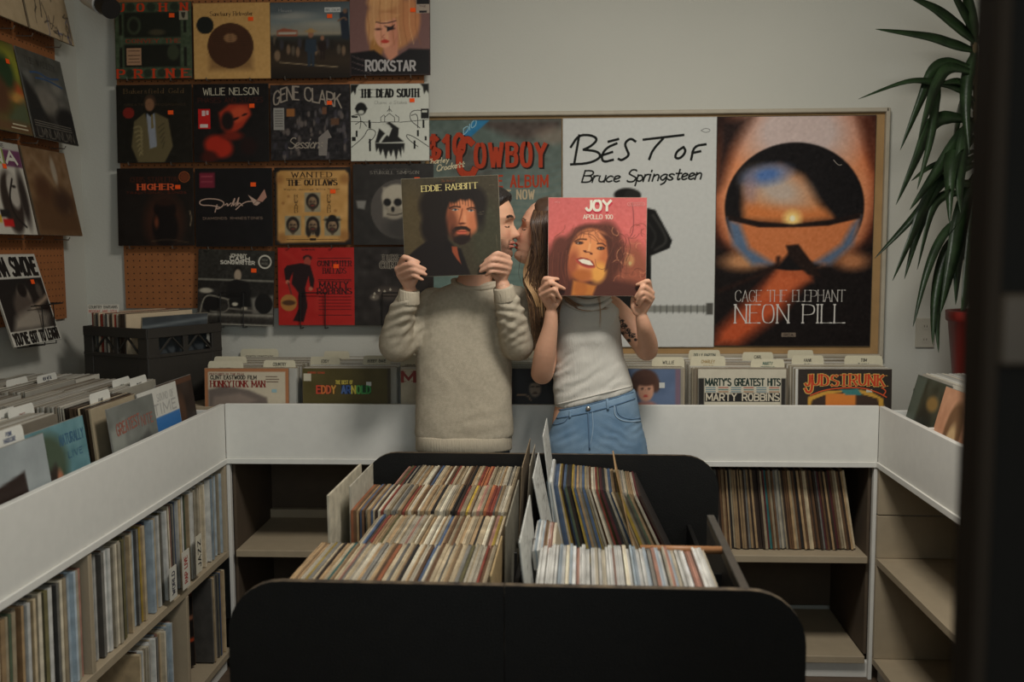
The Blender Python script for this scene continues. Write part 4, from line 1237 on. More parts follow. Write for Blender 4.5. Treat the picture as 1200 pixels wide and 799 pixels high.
# tall loose sheets and dividers standing up out of the bin
def sheet(label, u, v0, v1, z0, z1, lean, col, th=.003, name='divider_card', cat='divider', scrib=0):
    mb = MB().box(-th / 2, th / 2, (v0 - v1) / 2, (v1 - v0) / 2, 0, z1 - z0, col=col, b=.0006)
    o = mb.build(name, M_card, colors=True)
    o.matrix_world = Matrix.Translation(Bw(u, (v0 + v1) / 2, z0)) @ Matrix.Rotation(BA, 4, 'Z') @ Matrix.Rotation(lean, 4, 'Y')
    tag(o, label, cat)
    if scrib:
        r = random.Random(scrib)
        m2 = MB()
        for i in range(scrib):
            y = (v0 - v1) / 2 * .7 + (v1 - v0) * .7 * r.random()
            z = (z1 - z0) * r.uniform(.62, .93)
            L = r.uniform(.02, .05)
            m2.add([(th / 2 + .0006, y, z), (th / 2 + .0006, y + L, z), (th / 2 + .0006, y + L, z + .003), (th / 2 + .0006, y, z + .003)], [(0, 1, 2, 3)], 0, (150, 148, 140))
        tag(m2.build('pencil_marks', M_matte, o, colors=True), kind='stuff')
    return o


W_ = (214, 214, 206)
sheet('white sheet standing tallest at the far end between the two banks', .075, .94, 1.25, RZ0 + .02, PZ + .125, -.12, W_, scrib=14)
sheet('white sheet with faint writing, middle one between the two banks', .085, .60, .92, RZ0 + .02, PZ + .085, -.19, W_, scrib=22)
sheet('white sheet, nearest one between the two banks', .045, .10, .50, RZ0 + .02, PZ + .06, -.10, W_, scrib=12)
sheet('grey-brown board standing at the right end of the farthest left rows', -.046, .78, 1.2, RZ0 + .02, PZ + .065, .05, (140, 122, 96))
sheet('pale board leaning at the right end of the second left row', -.044, .32, .78, RZ0 + .01, PZ + .03, .02, (150, 144, 126))
sheet('cream card at the right end of the nearest left row', -.052, .03, .31, RZ0 + .01, PZ + .01, .02, (196, 168, 120))
sheet('pale board leaning against the grey-brown one by the farthest row', -.034, .9, 1.21, RZ0 + .01, PZ + .045, .06, (170, 160, 140))
sheet('cream sleeve standing alone at the left end of the third row', -.512, .56, .94, RZ0 + .002, PZ + .035, -.01, (206, 196, 172), th=.006, name='record', cat='record')
sheet('pale sleeve standing just left of the third row of records', -.482, .66, .95, RZ0 + .012, PZ + .035, .0, (190, 184, 166), th=.004, name='record', cat='record')
sheet('worn tan cardboard divider standing up near the far end of the right bank', .30, .93, 1.2, RZ0 + .06, PZ + .035, -.22, (184, 148, 102), th=.004)

# ------------------------------------------------------------------ records on the shelves
def back_place(u, dv, dz, lean):
    return Matrix.Translation((u, BY + .215 + dv, SH1 + .003 + dz)) @ Matrix.Rotation(lean, 4, 'Y')


xs0, xs1 = P(800, 600, BY + .06).x, P(1002, 650, BY + .06).x
OLD = ['tan'] * 5 + ['brown'] * 5 + ['cream'] * 5 + ['dark brown'] * 4 + ['grey'] * 4 + ['black', 'olive', 'teal', 'maroon', 'ivory']
rec_row(back_place, xs0, xs1, OLD, .0058, .0092, 'on the middle shelf right of the black bin', 'worn records on the shelf right of the black bin', {.2: 'yellow', .36: 'black', .4: 'red', .52: 'teal', .7: 'black', .9: 'maroon'}, lean0=-.05, lean1=-.17, seed=21, size=.29, joined='worn brown records on the middle shelf right of the black bin')


def left_place(z):
    def f(u, dv, dz, lean):
        # thickness runs along Y; spine faces the aisle (+X)
        return Matrix.Translation((BX0 - .165 + dv, u, z + dz)) @ Matrix.Rotation(math.pi / 2, 4, 'Z') @ Matrix.Rotation(lean, 4, 'Y')
    return f


SPN = ['cream'] * 6 + ['ivory'] * 8 + ['white'] * 8 + ['grey'] * 3 + ['tan'] * 2 + ['brown'] * 1 + ['pale blue'] * 3 + ['olive', 'pink']
lab = 'upper shelf under left counter'
gl = 'pale-spined records on the upper shelf of the left counter'
rec_row(left_place(SH1 + .002), 2.442, 2.98, SPN, .0095, .017, lab + ', middle part', gl + ', middle part', {.06: 'white', .3: 'dark brown', .62: 'yellow', .66: 'orange', .69: 'blue', .98: 'grey'}, lean0=.01, lean1=-.02, seed=31, size=.285, dv=.012, side='from the near divider')
rec_row(left_place(SH1 + .002), 2.99, 3.44, SPN, .0075, .013, lab + ', far part', gl + ', far part', {.1: 'blue', .25: 'orange', .32: 'green'}, lean0=-.02, lean1=.0, seed=32, size=.29, dv=.010, joined='pale records at the far end of the upper left shelf')
rec_row(left_place(SH1 + .002), 1.72, 2.405, SPN, .010, .018, lab + ', near part', gl + ', near part', {.5: 'green', .8: 'grey', .9: 'tan'}, lean0=.07, lean1=.0, seed=33, size=.285, dv=.012, side='counting away from the camera')
rec_row(left_place(SH0 + .002), 2.72, 2.98, SPN, .008, .013, 'on the low shelf under the left counter', 'records on the low shelf of the left counter', {}, lean0=.02, lean1=.0, seed=34, size=.285, dv=.012, joined='records on the low shelf of the left counter')
# black record sleeve leaning on the low shelf, with an orange printed edge
cv = Canvas(0, 0, 100, 100, 60, (30, 26, 24)).noise(4, 4, 40)
cv.rect(30, 6, 100, 20, (120, 66, 44), 4).ell(62, 18, 16, 16, (34, 26, 24), 5).rect(0, 42, 100, 47, (130, 84, 62), 2).ell(50, 30, 22, 12, (60, 44, 38), 8).rect(0, 68, 100, 72, (168, 66, 36), 2)
for i in range(5): cv.rect(8, 76 + i * 4.4, 92, 77.6 + i * 4.4, (90, 80, 70), 1)
sleeve('record_sleeve', 'dark sleeve with orange lines leaning on the lowest left shelf', 'record', None, frame_matrix((BX0 - .155, 3.17, SH0 + .165), (.52, .86, 0), (.02, .10, .99)), cv, [], .31, .31, .005, (120, 88, 60))
for i, (z, yy, w_) in enumerate(((SH0 + .3, 3.36, .014), (SH0 + .3, 3.385, .02), (SH0 + .3, 3.41, .012))):
    pass
rec_row(left_place(SH0 + .002), 3.33, 3.45, ['tan', 'grey', 'brown', 'olive', 'cream'], .007, .012, 'at the far end of the lowest left shelf', 'records at the far end of the lowest left shelf', {.6: 'blue'}, lean0=-.02, lean1=0, seed=35, size=.305, dv=.006, joined='records at the far end of the lowest left shelf')
# price / section tags taped to spines on the upper left shelf
M_tag = M_matte


def spine_tag(label, px, y0, y1, w, col, texts, X=BX0 + .012):
    z1, Ya = zrow(px, y0, X); z0, _ = zrow(px, y1, X)
    h = z1 - z0
    cv = Canvas(0, 0, w * 1000, h * 1000, 6, col)
    D = []
    W, H = w * 1000, h * 1000
    for (t_, fx, fy, hh, c) in texts:
        # text runs upward
        for pts, cc, ly in text(t_, 0, 0, hh * W, H * .7, c, .16):
            D.append(([(fx * W + y, H * fy - x) for x, y in pts], cc, ly))
    return sleeve('section_tag', label, 'tag', None, frame_matrix((X, Ya, (z0 + z1) / 2), (0, 1, 0), (0, 0, 1)), cv, D, w, h, .0015, col, m=M_matte)


spine_tag('white card tag with black letters, third tag on the left shelf', 202, 664, 703, .055, (214, 210, 196), [('WORLD', .7, .85, .4, (40, 40, 60))])
spine_tag('white card tag with red and black letters on the left shelf', 217, 645, 690, .06, (218, 212, 196), [('RAP LIVE', .65, .85, .4, (170, 60, 50))])
spine_tag('cream card tag with heavy black letters near the shelf corner', 232, 627, 672, .05, (220, 212, 190), [('JAZZ', .8, .85, .5, (30, 30, 30)), ])
# ------------------------------------------------------------------ the couple
from mathutils.bvhtree import BVHTree
from mathutils import noise as mnoise


def proj(p):
    d = CAMROT.transposed() @ (Vector(p) - Vector((0, 0, CAMZ)))
    return 600 + F * d.x / -d.z, 399.5 - F * d.y / -d.z


def ray(bvh, px, py, lift=.002):
    d = (CAMROT @ Vector(((px - 600) / F, -(py - 399.5) / F, -1.0))).normalized()
    h, n, i, t_ = bvh.ray_cast(Vector((0, 0, CAMZ)), d)
    return h - d * lift if h else None


def remeshed(mb, voxel, smooth=4, fac=.5):
    """fuse overlapping closed shapes into one skin; returns (verts, faces)"""
    o = mb.build('tmp', M_white)
    md = o.modifiers.new('r', 'REMESH'); md.mode = 'VOXEL'; md.voxel_size = voxel; md.use_smooth_shade = True
    if smooth:
        ms = o.modifiers.new('s', 'SMOOTH'); ms.iterations = smooth; ms.factor = fac
    dg = bpy.context.evaluated_depsgraph_get()
    dg.update()
    me = bpy.data.meshes.new_from_object(o.evaluated_get(dg))
    V = [v.co.copy() for v in me.vertices]
    Fc = [tuple(p.vertices) for p in me.polygons]
    old = o.data
    bpy.data.objects.remove(o); bpy.data.meshes.remove(old); bpy.data.meshes.remove(me)
    return V, Fc


def fold(V, Fc, fn):
    """push vertices along an estimated normal by fn(p)"""
    N = [Vector() for _ in V]
    for f in Fc:
        n = (V[f[1]] - V[f[0]]).cross(V[f[2]] - V[f[0]])
        for i in f: N[i] += n
    return [v + (n.normalized() * fn(v) if n.length > 0 else n) for v, n in zip(V, N)]


def cat(points, k=4):
    """Catmull-Rom through (Vector, radius) pairs"""
    P_ = [Vector((*p[0], p[1])) if False else (Vector(p[0]), p[1]) for p in points]
    out = []
    n = len(P_)
    for i in range(n - 1):
        a, b, c, d = P_[max(i - 1, 0)], P_[i], P_[i + 1], P_[min(i + 2, n - 1)]
        for j in range(k):
            t_ = j / k
            def cr(w, x, y, z): return .5 * ((2 * x) + (-w + y) * t_ + (2 * w - 5 * x + 4 * y - z) * t_ * t_ + (-w + 3 * x - 3 * y + z) * t_ ** 3)
            out.append((cr(a[0], b[0], c[0], d[0]), cr(a[1], b[1], c[1], d[1])))
    out.append(P_[-1])
    return [q[0] for q in out], [q[1] for q in out]


def limb(mb, pts, n=16, k=5, flat=1.0, up=None, caps=True):
    p, r = cat(pts, k)
    mb.tube(p, r, n, flat=flat, up=up)
    if caps:
        mb.ball(p[0], r[0], n=12); mb.ball(p[-1], r[-1], n=12)
    return mb


def torso_ring(px0, px1, py, Yc, hd, n=32, sq=2.4, tilt=0.0):
    """closed ring: left and right edge pixels at depth Yc, half depth hd; tilt = pixel drop from left to right"""
    a, b = P(px0, py - tilt / 2, Yc), P(px1, py + tilt / 2, Yc)
    c = (a + b) / 2; h = (b - a) / 2
    out = []
    for j in range(n):
        w = 2 * math.pi * j / n
        cx, sy = math.cos(w), math.sin(w)
        out.append(c + h * (math.copysign(abs(cx) ** (2 / sq), cx)) + Vector((0, 1, 0)) * hd * math.copysign(abs(sy) ** (2 / sq), sy))
    return out


def interp(z, tab):
    zs = [q[0] for q in tab]
    return float(np.interp(z, zs[::-1], [q[1] for q in tab][::-1])) if zs[0] > zs[-1] else float(np.interp(z, zs, [q[1] for q in tab]))


YF = [(.118, .0), (.112, .030), (.10, .052), (.08, .072), (.055, .085), (.035, .0905), (.024, .0935), (.012, .088), (.0, .084), (-.02, .086), (-.04, .0885), (-.06, .088), (-.078, .086), (-.088, .088), (-.098, .089), (-.106, .084), (-.114, .068), (-.12, .03)]
WF = [(.118, 0), (.112, .028), (.10, .047), (.08, .062), (.05, .071), (.02, .0745), (-.01, .0735), (-.04, .068), (-.07, .058), (-.09, .046), (-.105, .034), (-.114, .022), (-.12, .008)]
YB = [(.118, 0), (.112, .034), (.10, .056), (.08, .077), (.05, .093), (.02, .098), (-.02, .092), (-.05, .076), (-.08, .060), (-.105, .045), (-.114, .03), (-.12, .01)]
NOSE = [(.014, 0), (.004, .006), (-.010, .013), (-.024, .021), (-.031, .025), (-.036, .023), (-.041, .014), (-.046, .0)]


def head_point(th, z, male):
    w = interp(z, WF) * (1.03 if male else .95)
    cs, sn = math.cos(th), math.sin(th)
    yb_ = interp(z, YF) if cs > 0 else interp(z, YB)
    x = w * sn
    y = yb_ * (math.copysign(abs(cs) ** .85, cs))
    if cs > 0:
        ax = abs(x)
        n = interp(z, NOSE) * (1.0 if male else .9)
        sg = .0055 + .0065 * min(1, max(0, (.01 - z) / .04))
        y += n * math.exp(-(x / sg) ** 2)
        y -= .008 * math.exp(-((ax - .031) / .013) ** 2 - ((z - .003) / .011) ** 2)
        y += .0035 * math.exp(-((ax - .032) / .009) ** 2 - ((z + .002) / .006) ** 2)
        y += .003 * math.exp(-((ax - .030) / .016) ** 2 - ((z - .026) / .006) ** 2) * (1 if male else .4)
        y += .004 * math.exp(-((ax - .040) / .016) ** 2 - ((z + .028) / .016) ** 2)
        lw = math.exp(-(x / .019) ** 2)
        y += lw * (.0075 * math.exp(-((z + .0585) / .0042) ** 2) + .0078 * math.exp(-((z + .0705) / .0045) ** 2) - .002 * math.exp(-((z + .0645) / .0018) ** 2) + .003 * math.exp(-((z + .052) / .006) ** 2))
        y -= .003 * math.exp(-(x / .02) ** 2 - ((z + .080) / .005) ** 2)
    return Vector((x, y, z))


def head_mesh(mb, M, male, skin, lip, brow, stub, hair=None):
    nz, nt = 96, 96
    zs = [.118 * math.cos(math.pi * .5 * (i / 30)) if i < 30 else 0 for i in range(30)]
    zs = [.1179 - .0 * i for i in range(1)]
    zs = list(np.concatenate([.118 - .03 * (1 - np.cos(np.linspace(.05, math.pi / 2, 16))), np.linspace(.086, -.108, 84), -.108 - .0118 * np.sin(np.linspace(.15, math.pi / 2, 8))]))
    V, C = [], []
    for z in zs:
        for j in range(nt):
            u = 2 * math.pi * j / nt
            th = u - .45 * math.sin(u)      # denser toward the face
            p = head_point(th, z, male)
            c = np.array(skin, float)
            front = math.cos(th) > .1
            ax = abs(p.x)
            if front:
                # cheeks and nose a little redder
                k = math.exp(-((ax - .035) / .016) ** 2 - ((z + .03) / .016) ** 2) * .25 + math.exp(-(ax / .012) ** 2 - ((z + .032) / .01) ** 2) * .2
                c = c * (1 - k) + np.array((206, 112, 92)) * k
                if ax < .026:
                    half = .0048 * (1 - (ax / .027) ** 2) + .001
                    if abs(z + .0585) < half or abs(z + .0695) < half + .0006:
                        c = np.array(lip, float)
                    if abs(z + .0645) < .0012: c = np.array(lip, float) * .45
                if abs(z - (.025 + .004 * math.sin((ax - .012) / .034 * 3.1))) < (.0042 if male else .0026) and .012 < ax < .047:
                    c = np.array(brow, float)
                d = (ax - .032) / .014
                if abs(d) < 1:
                    lash = -.004 - .0035 * (1 - d * d)
                    if abs(z - lash) < .0021: c = np.array((34, 24, 20), float)
                if .004 < ax < .0095 and -.046 < z < -.041: c = c * .35
            if stub is not None and z < -.046 and p.y > -.03:
                edge = min(1, max(0, (-.042 - z) / .012)) if ax < .03 else min(1, max(0, (-.056 - z + (ax - .03) * .9) / .02))
                lipd = ax < .024 and -.075 < z < -.053
                if not lipd:
                    k = edge * .72 * (.85 + .3 * mnoise.noise(p * 260))
                    c = c * (1 - k) + np.array(stub) * k
            V.append(M @ p); C.append(tuple(c))
    k = len(zs)
    Fc = [(i * nt + j, (i + 1) * nt + j, (i + 1) * nt + (j + 1) % nt, i * nt + (j + 1) % nt) for i in range(k - 1) for j in range(nt)]
    Fc += [tuple(range(nt))[::1], tuple(range((k - 1) * nt, k * nt))[::-1]]
    n = len(mb.v)
    mb.v += [tuple(v) for v in V]; mb.f += [tuple(q + n for q in f) for f in Fc]; mb.m += [0] * len(Fc); mb.c += C
    for s in ((-1, 1) if male else ()):   # ears (hers are under the hair)
        e = MB()
        e.ball((0, 0, 0), .006, .017, .031, n=14)
        e.tube([(s * .004, .006 * math.cos(a) - .012 * math.sin(a) * 0 + .013 * math.cos(a), .027 * math.sin(a)) for a in np.linspace(-1.2, 4.0, 14)], .0035, 6)
        Me = M @ Matrix.Translation((s * .074, -.008, -.012)) @ Matrix.Rotation(s * R(-18), 4, 'Z') @ Matrix.Rotation(R(8), 4, 'X')
        n = len(mb.v)
        mb.v += [tuple(Me @ Vector(v)) for v in e.v]; mb.f += [tuple(q + n for q in f) for f in e.f]; mb.m += [0] * len(e.f); mb.c += [tuple(skin)] * len(e.v)


def hair_cap(M, male, thick, hl, forward=.0):
    nt = 72
    zs = list(np.linspace(.1179, -.10, 64))
    V = []
    for z in zs:
        for j in range(nt):
            th = 2 * math.pi * j / nt
            p = head_point(th, z, male)
            a = abs((th + math.pi) % (2 * math.pi) - math.pi)
            h = float(np.interp(a, [q[0] for q in hl], [q[1] for q in hl]))
            k = min(1, max(0, (z - h) / .016))
            k = k * k * (3 - 2 * k)
            n = Vector((p.x, p.y, (z + .01) * .8)).normalized()
            d = -.006 + (thick + .006) * k
            q = p + n * d + n * k * .002 * mnoise.noise(Vector((p.x * 60, p.y * 60, z * 14)))
            q.y += forward * k * max(0, math.cos(th)) * max(0, z) / .1
            V.append(M @ q)
    k = len(zs)
    Fc = [(i * nt + j, (i + 1) * nt + j, (i + 1) * nt + (j + 1) % nt, i * nt + (j + 1) % nt) for i in range(k - 1) for j in range(nt)]
    Fc += [tuple(range(nt)), tuple(range((k - 1) * nt, k * nt))[::-1]]
    mb = MB(); mb.add(V, Fc)
    return mb


def head_frame(c, fwd, roll=0.0):
    f = Vector(fwd).normalized()
    x = f.cross(Vector((0, 0, 1))).normalized()
    u = x.cross(f)
    m = Matrix((x, f, u)).transposed().to_4x4()
    m.translation = Vector(c)
    return m


M_skin = mat('skin', rough=.55, var=.05, scale=60, attr=True, sub=.12, bump=.05, bscale=400, spec=.35)
M_hairm = mat('dark_hair', (34, 26, 22), .5, .3, 80, .4, stretch=(1, 1, .15), bscale=200)
M_hairw = mat('long_hair', rough=.42, var=.25, scale=60, attr=True, stretch=(4, 4, .3))
M_knit = mat('cream_knit', (190, 179, 158), .95, .16, 90, .35, bscale=520, spec=.1)
M_rib = mat('cream_rib', (192, 180, 158), .95, .08, 10, .5, stretch=(1, 1, .04), bscale=330, spec=.1)
M_top = mat('white_rib_knit', (208, 204, 194), .85, .05, 10, .3, stretch=(1, 1, .05), bscale=300, spec=.2)
M_jean = mat('blue_denim', (140, 164, 184), .85, .32, 7, .3, rgb2=(92, 122, 150), bscale=500, spec=.15)
M_jean2 = mat('dark_denim', (62, 84, 112), .85, .25, 12, .3, bscale=500, spec=.15)
M_stitch = mat('pale_stitch', (150, 172, 190), .8, .1, 40)
M_seam = mat('denim_seam', (92, 120, 148), .85, .25, 40, .3)
M_gold = mat('gold_ring', (200, 160, 90), .3, .05, metal=1.0)
AY = 3.165          # plane of the held sleeves (front faces)


def hand(mb, fingers, palm, wrist, thumb, fr=.0082, pr=.012, sgn=1, palm_r=.017):
    """fingers: [(mcp, pip, dip, tip)] world points; metacarpals fan from the wrist to each knuckle"""
    w = Vector(wrist)
    for i, f in enumerate(fingers):
        f = [Vector(q) for q in f]
        k = (1.0, 1.02, .97, .86)[i]
        limb(mb, [(f[0], fr * 1.18 * k), (f[1], fr * 1.08 * k), (f[2], fr * .95 * k), (f[3], fr * .76 * k)], n=12, k=4)
        mb.ball(f[1], fr * 1.16 * k, n=10)
        limb(mb, [(w + (Vector(palm) - w) * .35, pr * 1.15), ((w + f[0]) / 2 + (Vector(palm) - (w + f[0]) / 2) * .35, pr * 1.2), (f[0], fr * 1.3 * k)], n=12, k=3)
    mb.ball(palm, palm_r * 1.15, palm_r, palm_r * 1.35, n=14)
    t_ = [Vector(q) for q in thumb]
    limb(mb, [(t_[0], fr * 1.7), (t_[1], fr * 1.35), (t_[2], fr * 1.15), (t_[3], fr * .85)], n=12, k=4)


def px_finger(a, b, c, Ya, Yb, Yc, tipback=0.0):
    """three pixel points: knuckle, middle joint, tip -> four world points"""
    A, B, C = P(*a, Ya), P(*b, Yb), P(*c, Yc)
    mid = B.lerp(C, .55) + Vector((0, -.0035, .001))
    return (A, B, mid, C)


def person_parts(root):
    def add(mb, name, m, **k):
        o = mb.build(name, m, root, **k)
        o.location = -root.location
        return o
    return add


def fused(pieces, colfn, voxels):
    out = MB()
    for mb, vx, sm in zip(pieces, voxels, (5, 3, 3, 3)):
        V, Fc = remeshed(mb, vx, sm)
        n = len(out.v)
        out.v += [tuple(v) for v in V]; out.f += [tuple(q + n for q in f) for f in Fc]; out.m += [0] * len(Fc)
        out.c += [colfn(v) for v in V]
    return out


# ---------------------------------------------------------------- man
man = thing('person', 'man in a cream sweater kissing, face half hidden by the dark portrait sleeve he holds', 'person', (P(545, 500, 3.36).x, 3.36, 0))
addm = person_parts(man)
MH = head_frame(P(570.5, 263.5, 3.305), (1, -.16, -.02))
skm = (218, 166, 134)
b1 = MB()
b1.rings([torso_ring(504, 590, 345, 3.37, .07), torso_ring(500, 592, 380, 3.37, .085), torso_ring(500, 588, 440, 3.36, .082), torso_ring(500, 588, 520, 3.355, .085), torso_ring(504, 586, 560, 3.355, .08)])
limb(b1, [(MH @ Vector((0, -.03, -.05)), .052), (P(561, 308, 3.345), .054), (P(556, 332, 3.36), .062), (P(552, 350, 3.37), .075)], caps=True)
hipL, hipR = P(522, 548, 3.355), P(570, 548, 3.355)
for hp, dx in ((hipL, -.04), (hipR, .04)):
    limb(b1, [(hp, .07), (hp + Vector((dx * .4, -.01, -.40)) * 1, .05), (Vector((hp.x + dx * .5, 3.37, .10)), .036)])
for (s, e, w_) in (((506, 358, 3.375), (465, 403, 3.30), (479, 344, 3.20)), ((610, 356, 3.40), (607, 404, 3.30), (590, 338, 3.195))):
    limb(b1, [(P(*s), .042), (P(*e), .036), (P(*w_), .027)])
b2 = MB()
Yf = AY - .012
hand(b2, [px_finger((469.5, 309), (473.5, 301.5), (490.5, 307), AY + .004, Yf - .010, Yf),
          px_finger((465.5, 315), (480, 309.4), (498, 315.3), AY + .006, Yf - .014, Yf),
          px_finger((467.5, 321.5), (482.5, 316), (499, 321.6), AY + .010, Yf - .013, Yf),
          px_finger((471, 327.5), (483.5, 322.5), (495, 327.6), AY + .014, Yf - .008, Yf + .001)],
     P(475, 325, AY + .022), P(480, 343, AY + .034), [P(481, 335, AY + .032), P(487, 326, AY + .034), P(491, 318, AY + .026), P(494, 311, AY + .016)])
limb(b2, [(P(480, 341, AY + .034), .0235), (P(478, 352, AY + .042), .026), (P(474, 370, AY + .07), .031)])
b3 = MB()
hand(b3, [px_finger((595.5, 302), (583.5, 297), (568.8, 305.6), AY + .004, Yf - .012, Yf),
          px_finger((597.5, 308), (580, 303.6), (563.5, 312.2), AY + .006, Yf - .016, Yf),
          px_finger((596.5, 314), (578.5, 311), (563.0, 318), AY + .010, Yf - .014, Yf),
          px_finger((594.5, 319.5), (577.5, 317.6), (569.5, 322.5), AY + .014, Yf - .008, Yf + .001)],
     P(589, 317, AY + .022), P(589, 335, AY + .034), [P(587, 329, AY + .030), P(581, 323, AY + .036), P(576, 314, AY + .028), P(572, 307, AY + .016)])
limb(b3, [(P(589, 334, AY + .034), .0235), (P(591, 346, AY + .042), .026), (P(596, 366, AY + .07), .031)])
body = fused([b1, b2, b3], lambda v: (216, 166, 138), (.014, .0034, .0034))
head_mesh(body, MH, True, skm, (186, 112, 96), (48, 34, 28), (84, 60, 50))
addm(body, 'body', M_skin, smooth=True, colors=True)
hl_m = [(0, .078), (.5, .07), (.9, .055), (1.15, .04), (1.35, .0), (1.5, -.005), (1.7, .02), (2.0, -.03), (3.2, -.06)]
hm = hair_cap(MH, True, .013, hl_m, forward=.012)
addm(hm, 'hair', M_hairm, smooth=True)

# sweater
sw = MB()
sw.rings([torso_ring(533, 585, 329, 3.364, .052), torso_ring(520, 596, 335, 3.366, .066), torso_ring(506, 607, 342, 3.368, .083), torso_ring(494, 613, 352, 3.372, .100), torso_ring(489, 604, 375, 3.368, .108), torso_ring(488, 599, 410, 3.362, .108), torso_ring(487.5, 600, 450, 3.358, .106), torso_ring(486.5, 601, 490, 3.355, .106), torso_ring(486, 601.5, 508, 3.353, .104), torso_ring(489, 598, 513, 3.353, .10)])
limb(sw, [(P(508, 355, 3.375), .056), (P(487, 380, 3.335), .058), (P(467, 403, 3.295), .059), (P(463, 400, 3.27), .056), (P(470, 370, 3.23), .046), (P(478, 353, 3.20), .037)], n=20)
limb(sw, [(P(604, 354, 3.40), .060), (P(612, 378, 3.36), .058), (P(607, 403, 3.30), .057), (P(604, 398, 3.27), .055), (P(598, 368, 3.225), .045), (P(592, 346, 3.205), .037)], n=20)
V, Fc = remeshed(sw, .0065, 6)


def swfold(p):
    x, y = proj(p)
    d = .0035 * mnoise.noise(p * 8) + .0016 * mnoise.noise(Vector((p.x * 26 + p.z * 14, p.y * 20, p.z * 18 - p.x * 8)))
    for (cx, cy, r, fx, fy, amp) in ((472, 368, 26, .25, .9, .0034), (597, 368, 24, -.25, .9, .0038), (612, 350, 22, .9, .35, .0030), (480, 385, 22, .7, .6, .003), (600, 385, 20, .5, .8, .003), (560, 503, 24, .10, .6, .0016), (500, 420, 20, .5, .3, .0012), (592, 430, 20, -.5, .3, .0014)):
        k = math.exp(-((x - cx) ** 2 + (y - cy) ** 2) / r ** 2)
        if k > .02:
            d += amp * .95 * k * math.sin((x * fx + y * fy) * .62 + cx + 2.2 * mnoise.noise(Vector((x * .05, y * .05, cx))))
    return d


V = fold(V, Fc, swfold)
m_ = MB(); m_.add(V, Fc)
sweater = addm(m_, 'sweater', M_knit, smooth=True)
bv_sw = BVHTree.FromPolygons(V, Fc)
# collar, hem band, cuffs
rg = torso_ring(532, 587, 331.5, 3.362, .063, n=40)
mb = MB()
for i in range(40):
    pass
cp = [v + Vector((0, 0, .010 - .026 * max(0, -math.sin(2 * math.pi * i / 40)))) for i, v in enumerate(rg)]
mb.tube(cp + [cp[0]], .0075, 10, cap=False, flat=1.4)
addm(mb, 'collar', M_rib, smooth=True)
mb = MB()
hb = [torso_ring(487.5, 600, y, 3.353, h_) for y, h_ in ((507, .1035), (509, .109), (516, .110), (523, .1085), (525, .104), (525.5, .092))]
mb.rings(hb)
addm(mb, 'hem_band', M_rib, smooth=True)
for (a, b, r0) in (((478.2, 353, 3.203), (479.8, 339.5, 3.197), .0375), ((592.5, 350, 3.205), (589.6, 336, 3.197), .0375)):
    A, B = P(*a), P(*b)
    mb = MB().tube([A.lerp(B, t_) for t_ in (-.1, 0, .5, .9, 1.0, .96)], [r0 * 1.0, r0 * 1.03, r0 * .93, r0 * .9, r0 * .86, r0 * .70], 24, cap=False)
    addm(mb, 'cuff', M_rib, smooth=True)
jn = MB()
jn.rings([torso_ring(492, 596, 512, 3.353, .092), torso_ring(490, 598, 530, 3.353, .095), torso_ring(489, 599, 560, 3.353, .10), torso_ring(492, 596, 590, 3.353, .098)])
for hp, dx in ((hipL, -.04), (hipR, .04)):
    limb(jn, [(hp + Vector((0, 0, -.02)), .088), (hp + Vector((dx * .4, -.01, -.40)), .068), (Vector((hp.x + dx * .5, 3.365, .08)), .062)])
V, Fc = remeshed(jn, .012, 4)
m_ = MB(); m_.add(V, Fc)
addm(m_, 'jeans', M_jean2, smooth=True)
M_shoe = mat('brown_leather', (70, 50, 38), .5, .2, 20)
M_sole = mat('pale_sole', (170, 164, 150), .7)
for hp, dx in ((hipL, -.04), (hipR, .04)):
    cx = hp.x + dx * .5
    s = MB()
    s.rings([[Vector((cx + .046 * w_ * math.cos(a), yy + 0 * a, .022 + hh * (.5 + .5 * math.sin(a)))) for a in np.linspace(0, 2 * math.pi, 18, endpoint=False)] for yy, w_, hh in ((3.225, .4, .03), (3.24, .9, .05), (3.28, 1.05, .06), (3.33, .92, .085), (3.38, .85, .10), (3.445, .8, .10), (3.465, .5, .08))])
    so_ = addm(s, 'shoe', M_shoe, smooth=True)
    q = MB().rings([[Vector((cx + .05 * w_ * math.cos(a), 3.345 + .128 * math.sin(a), z)) for a in np.linspace(0, 2 * math.pi, 24, endpoint=False)] for z, w_ in ((.001, .95), (.012, 1), (.024, .98))])
    q.build('shoe_sole', M_sole, so_)

# ---------------------------------------------------------------- woman
wom = thing('person', 'long-haired woman in a white sleeveless top and blue jeans kissing the man', 'person', (P(696, 500, 3.36).x, 3.36, 0))
addw = person_parts(wom)
WH = head_frame(P(640.8, 273.5, 3.338), (-.95, .10, .25))
skw = (226, 172, 142)
c1 = MB()
trs = [(664, 712, 350, 3.39, .055, 0), (650, 724, 357, 3.392, .072, 2), (651, 722, 372, 3.388, .088, 0), (653, 724, 396, 3.38, .096, 0), (655, 727, 420, 3.372, .088, 0), (655, 734, 444, 3.366, .082, -3), (651, 742, 466, 3.362, .088, -8), (647, 750, 490, 3.36, .096, -8), (646, 754, 515, 3.358, .10, 0), (648, 754, 545, 3.356, .10, 0)]
c1.rings([torso_ring(a, b, y, Yc, hd, tilt=tl) for a, b, y, Yc, hd, tl in trs])
limb(c1, [(WH @ Vector((0, -.035, -.05)), .045), (P(664, 318, 3.36), .046), (P(677, 340, 3.38), .052), (P(684, 354, 3.388), .066)])
wl, wr = P(672, 545, 3.357), P(730, 545, 3.357)
for hp, dx in ((wl, -.02), (wr, .02)):
    limb(c1, [(hp, .075), (hp + Vector((dx * .4, -.01, -.40)), .048), (Vector((hp.x + dx * .5, 3.37, .10)), .034)])
c2 = MB()
Yf = AY - .011
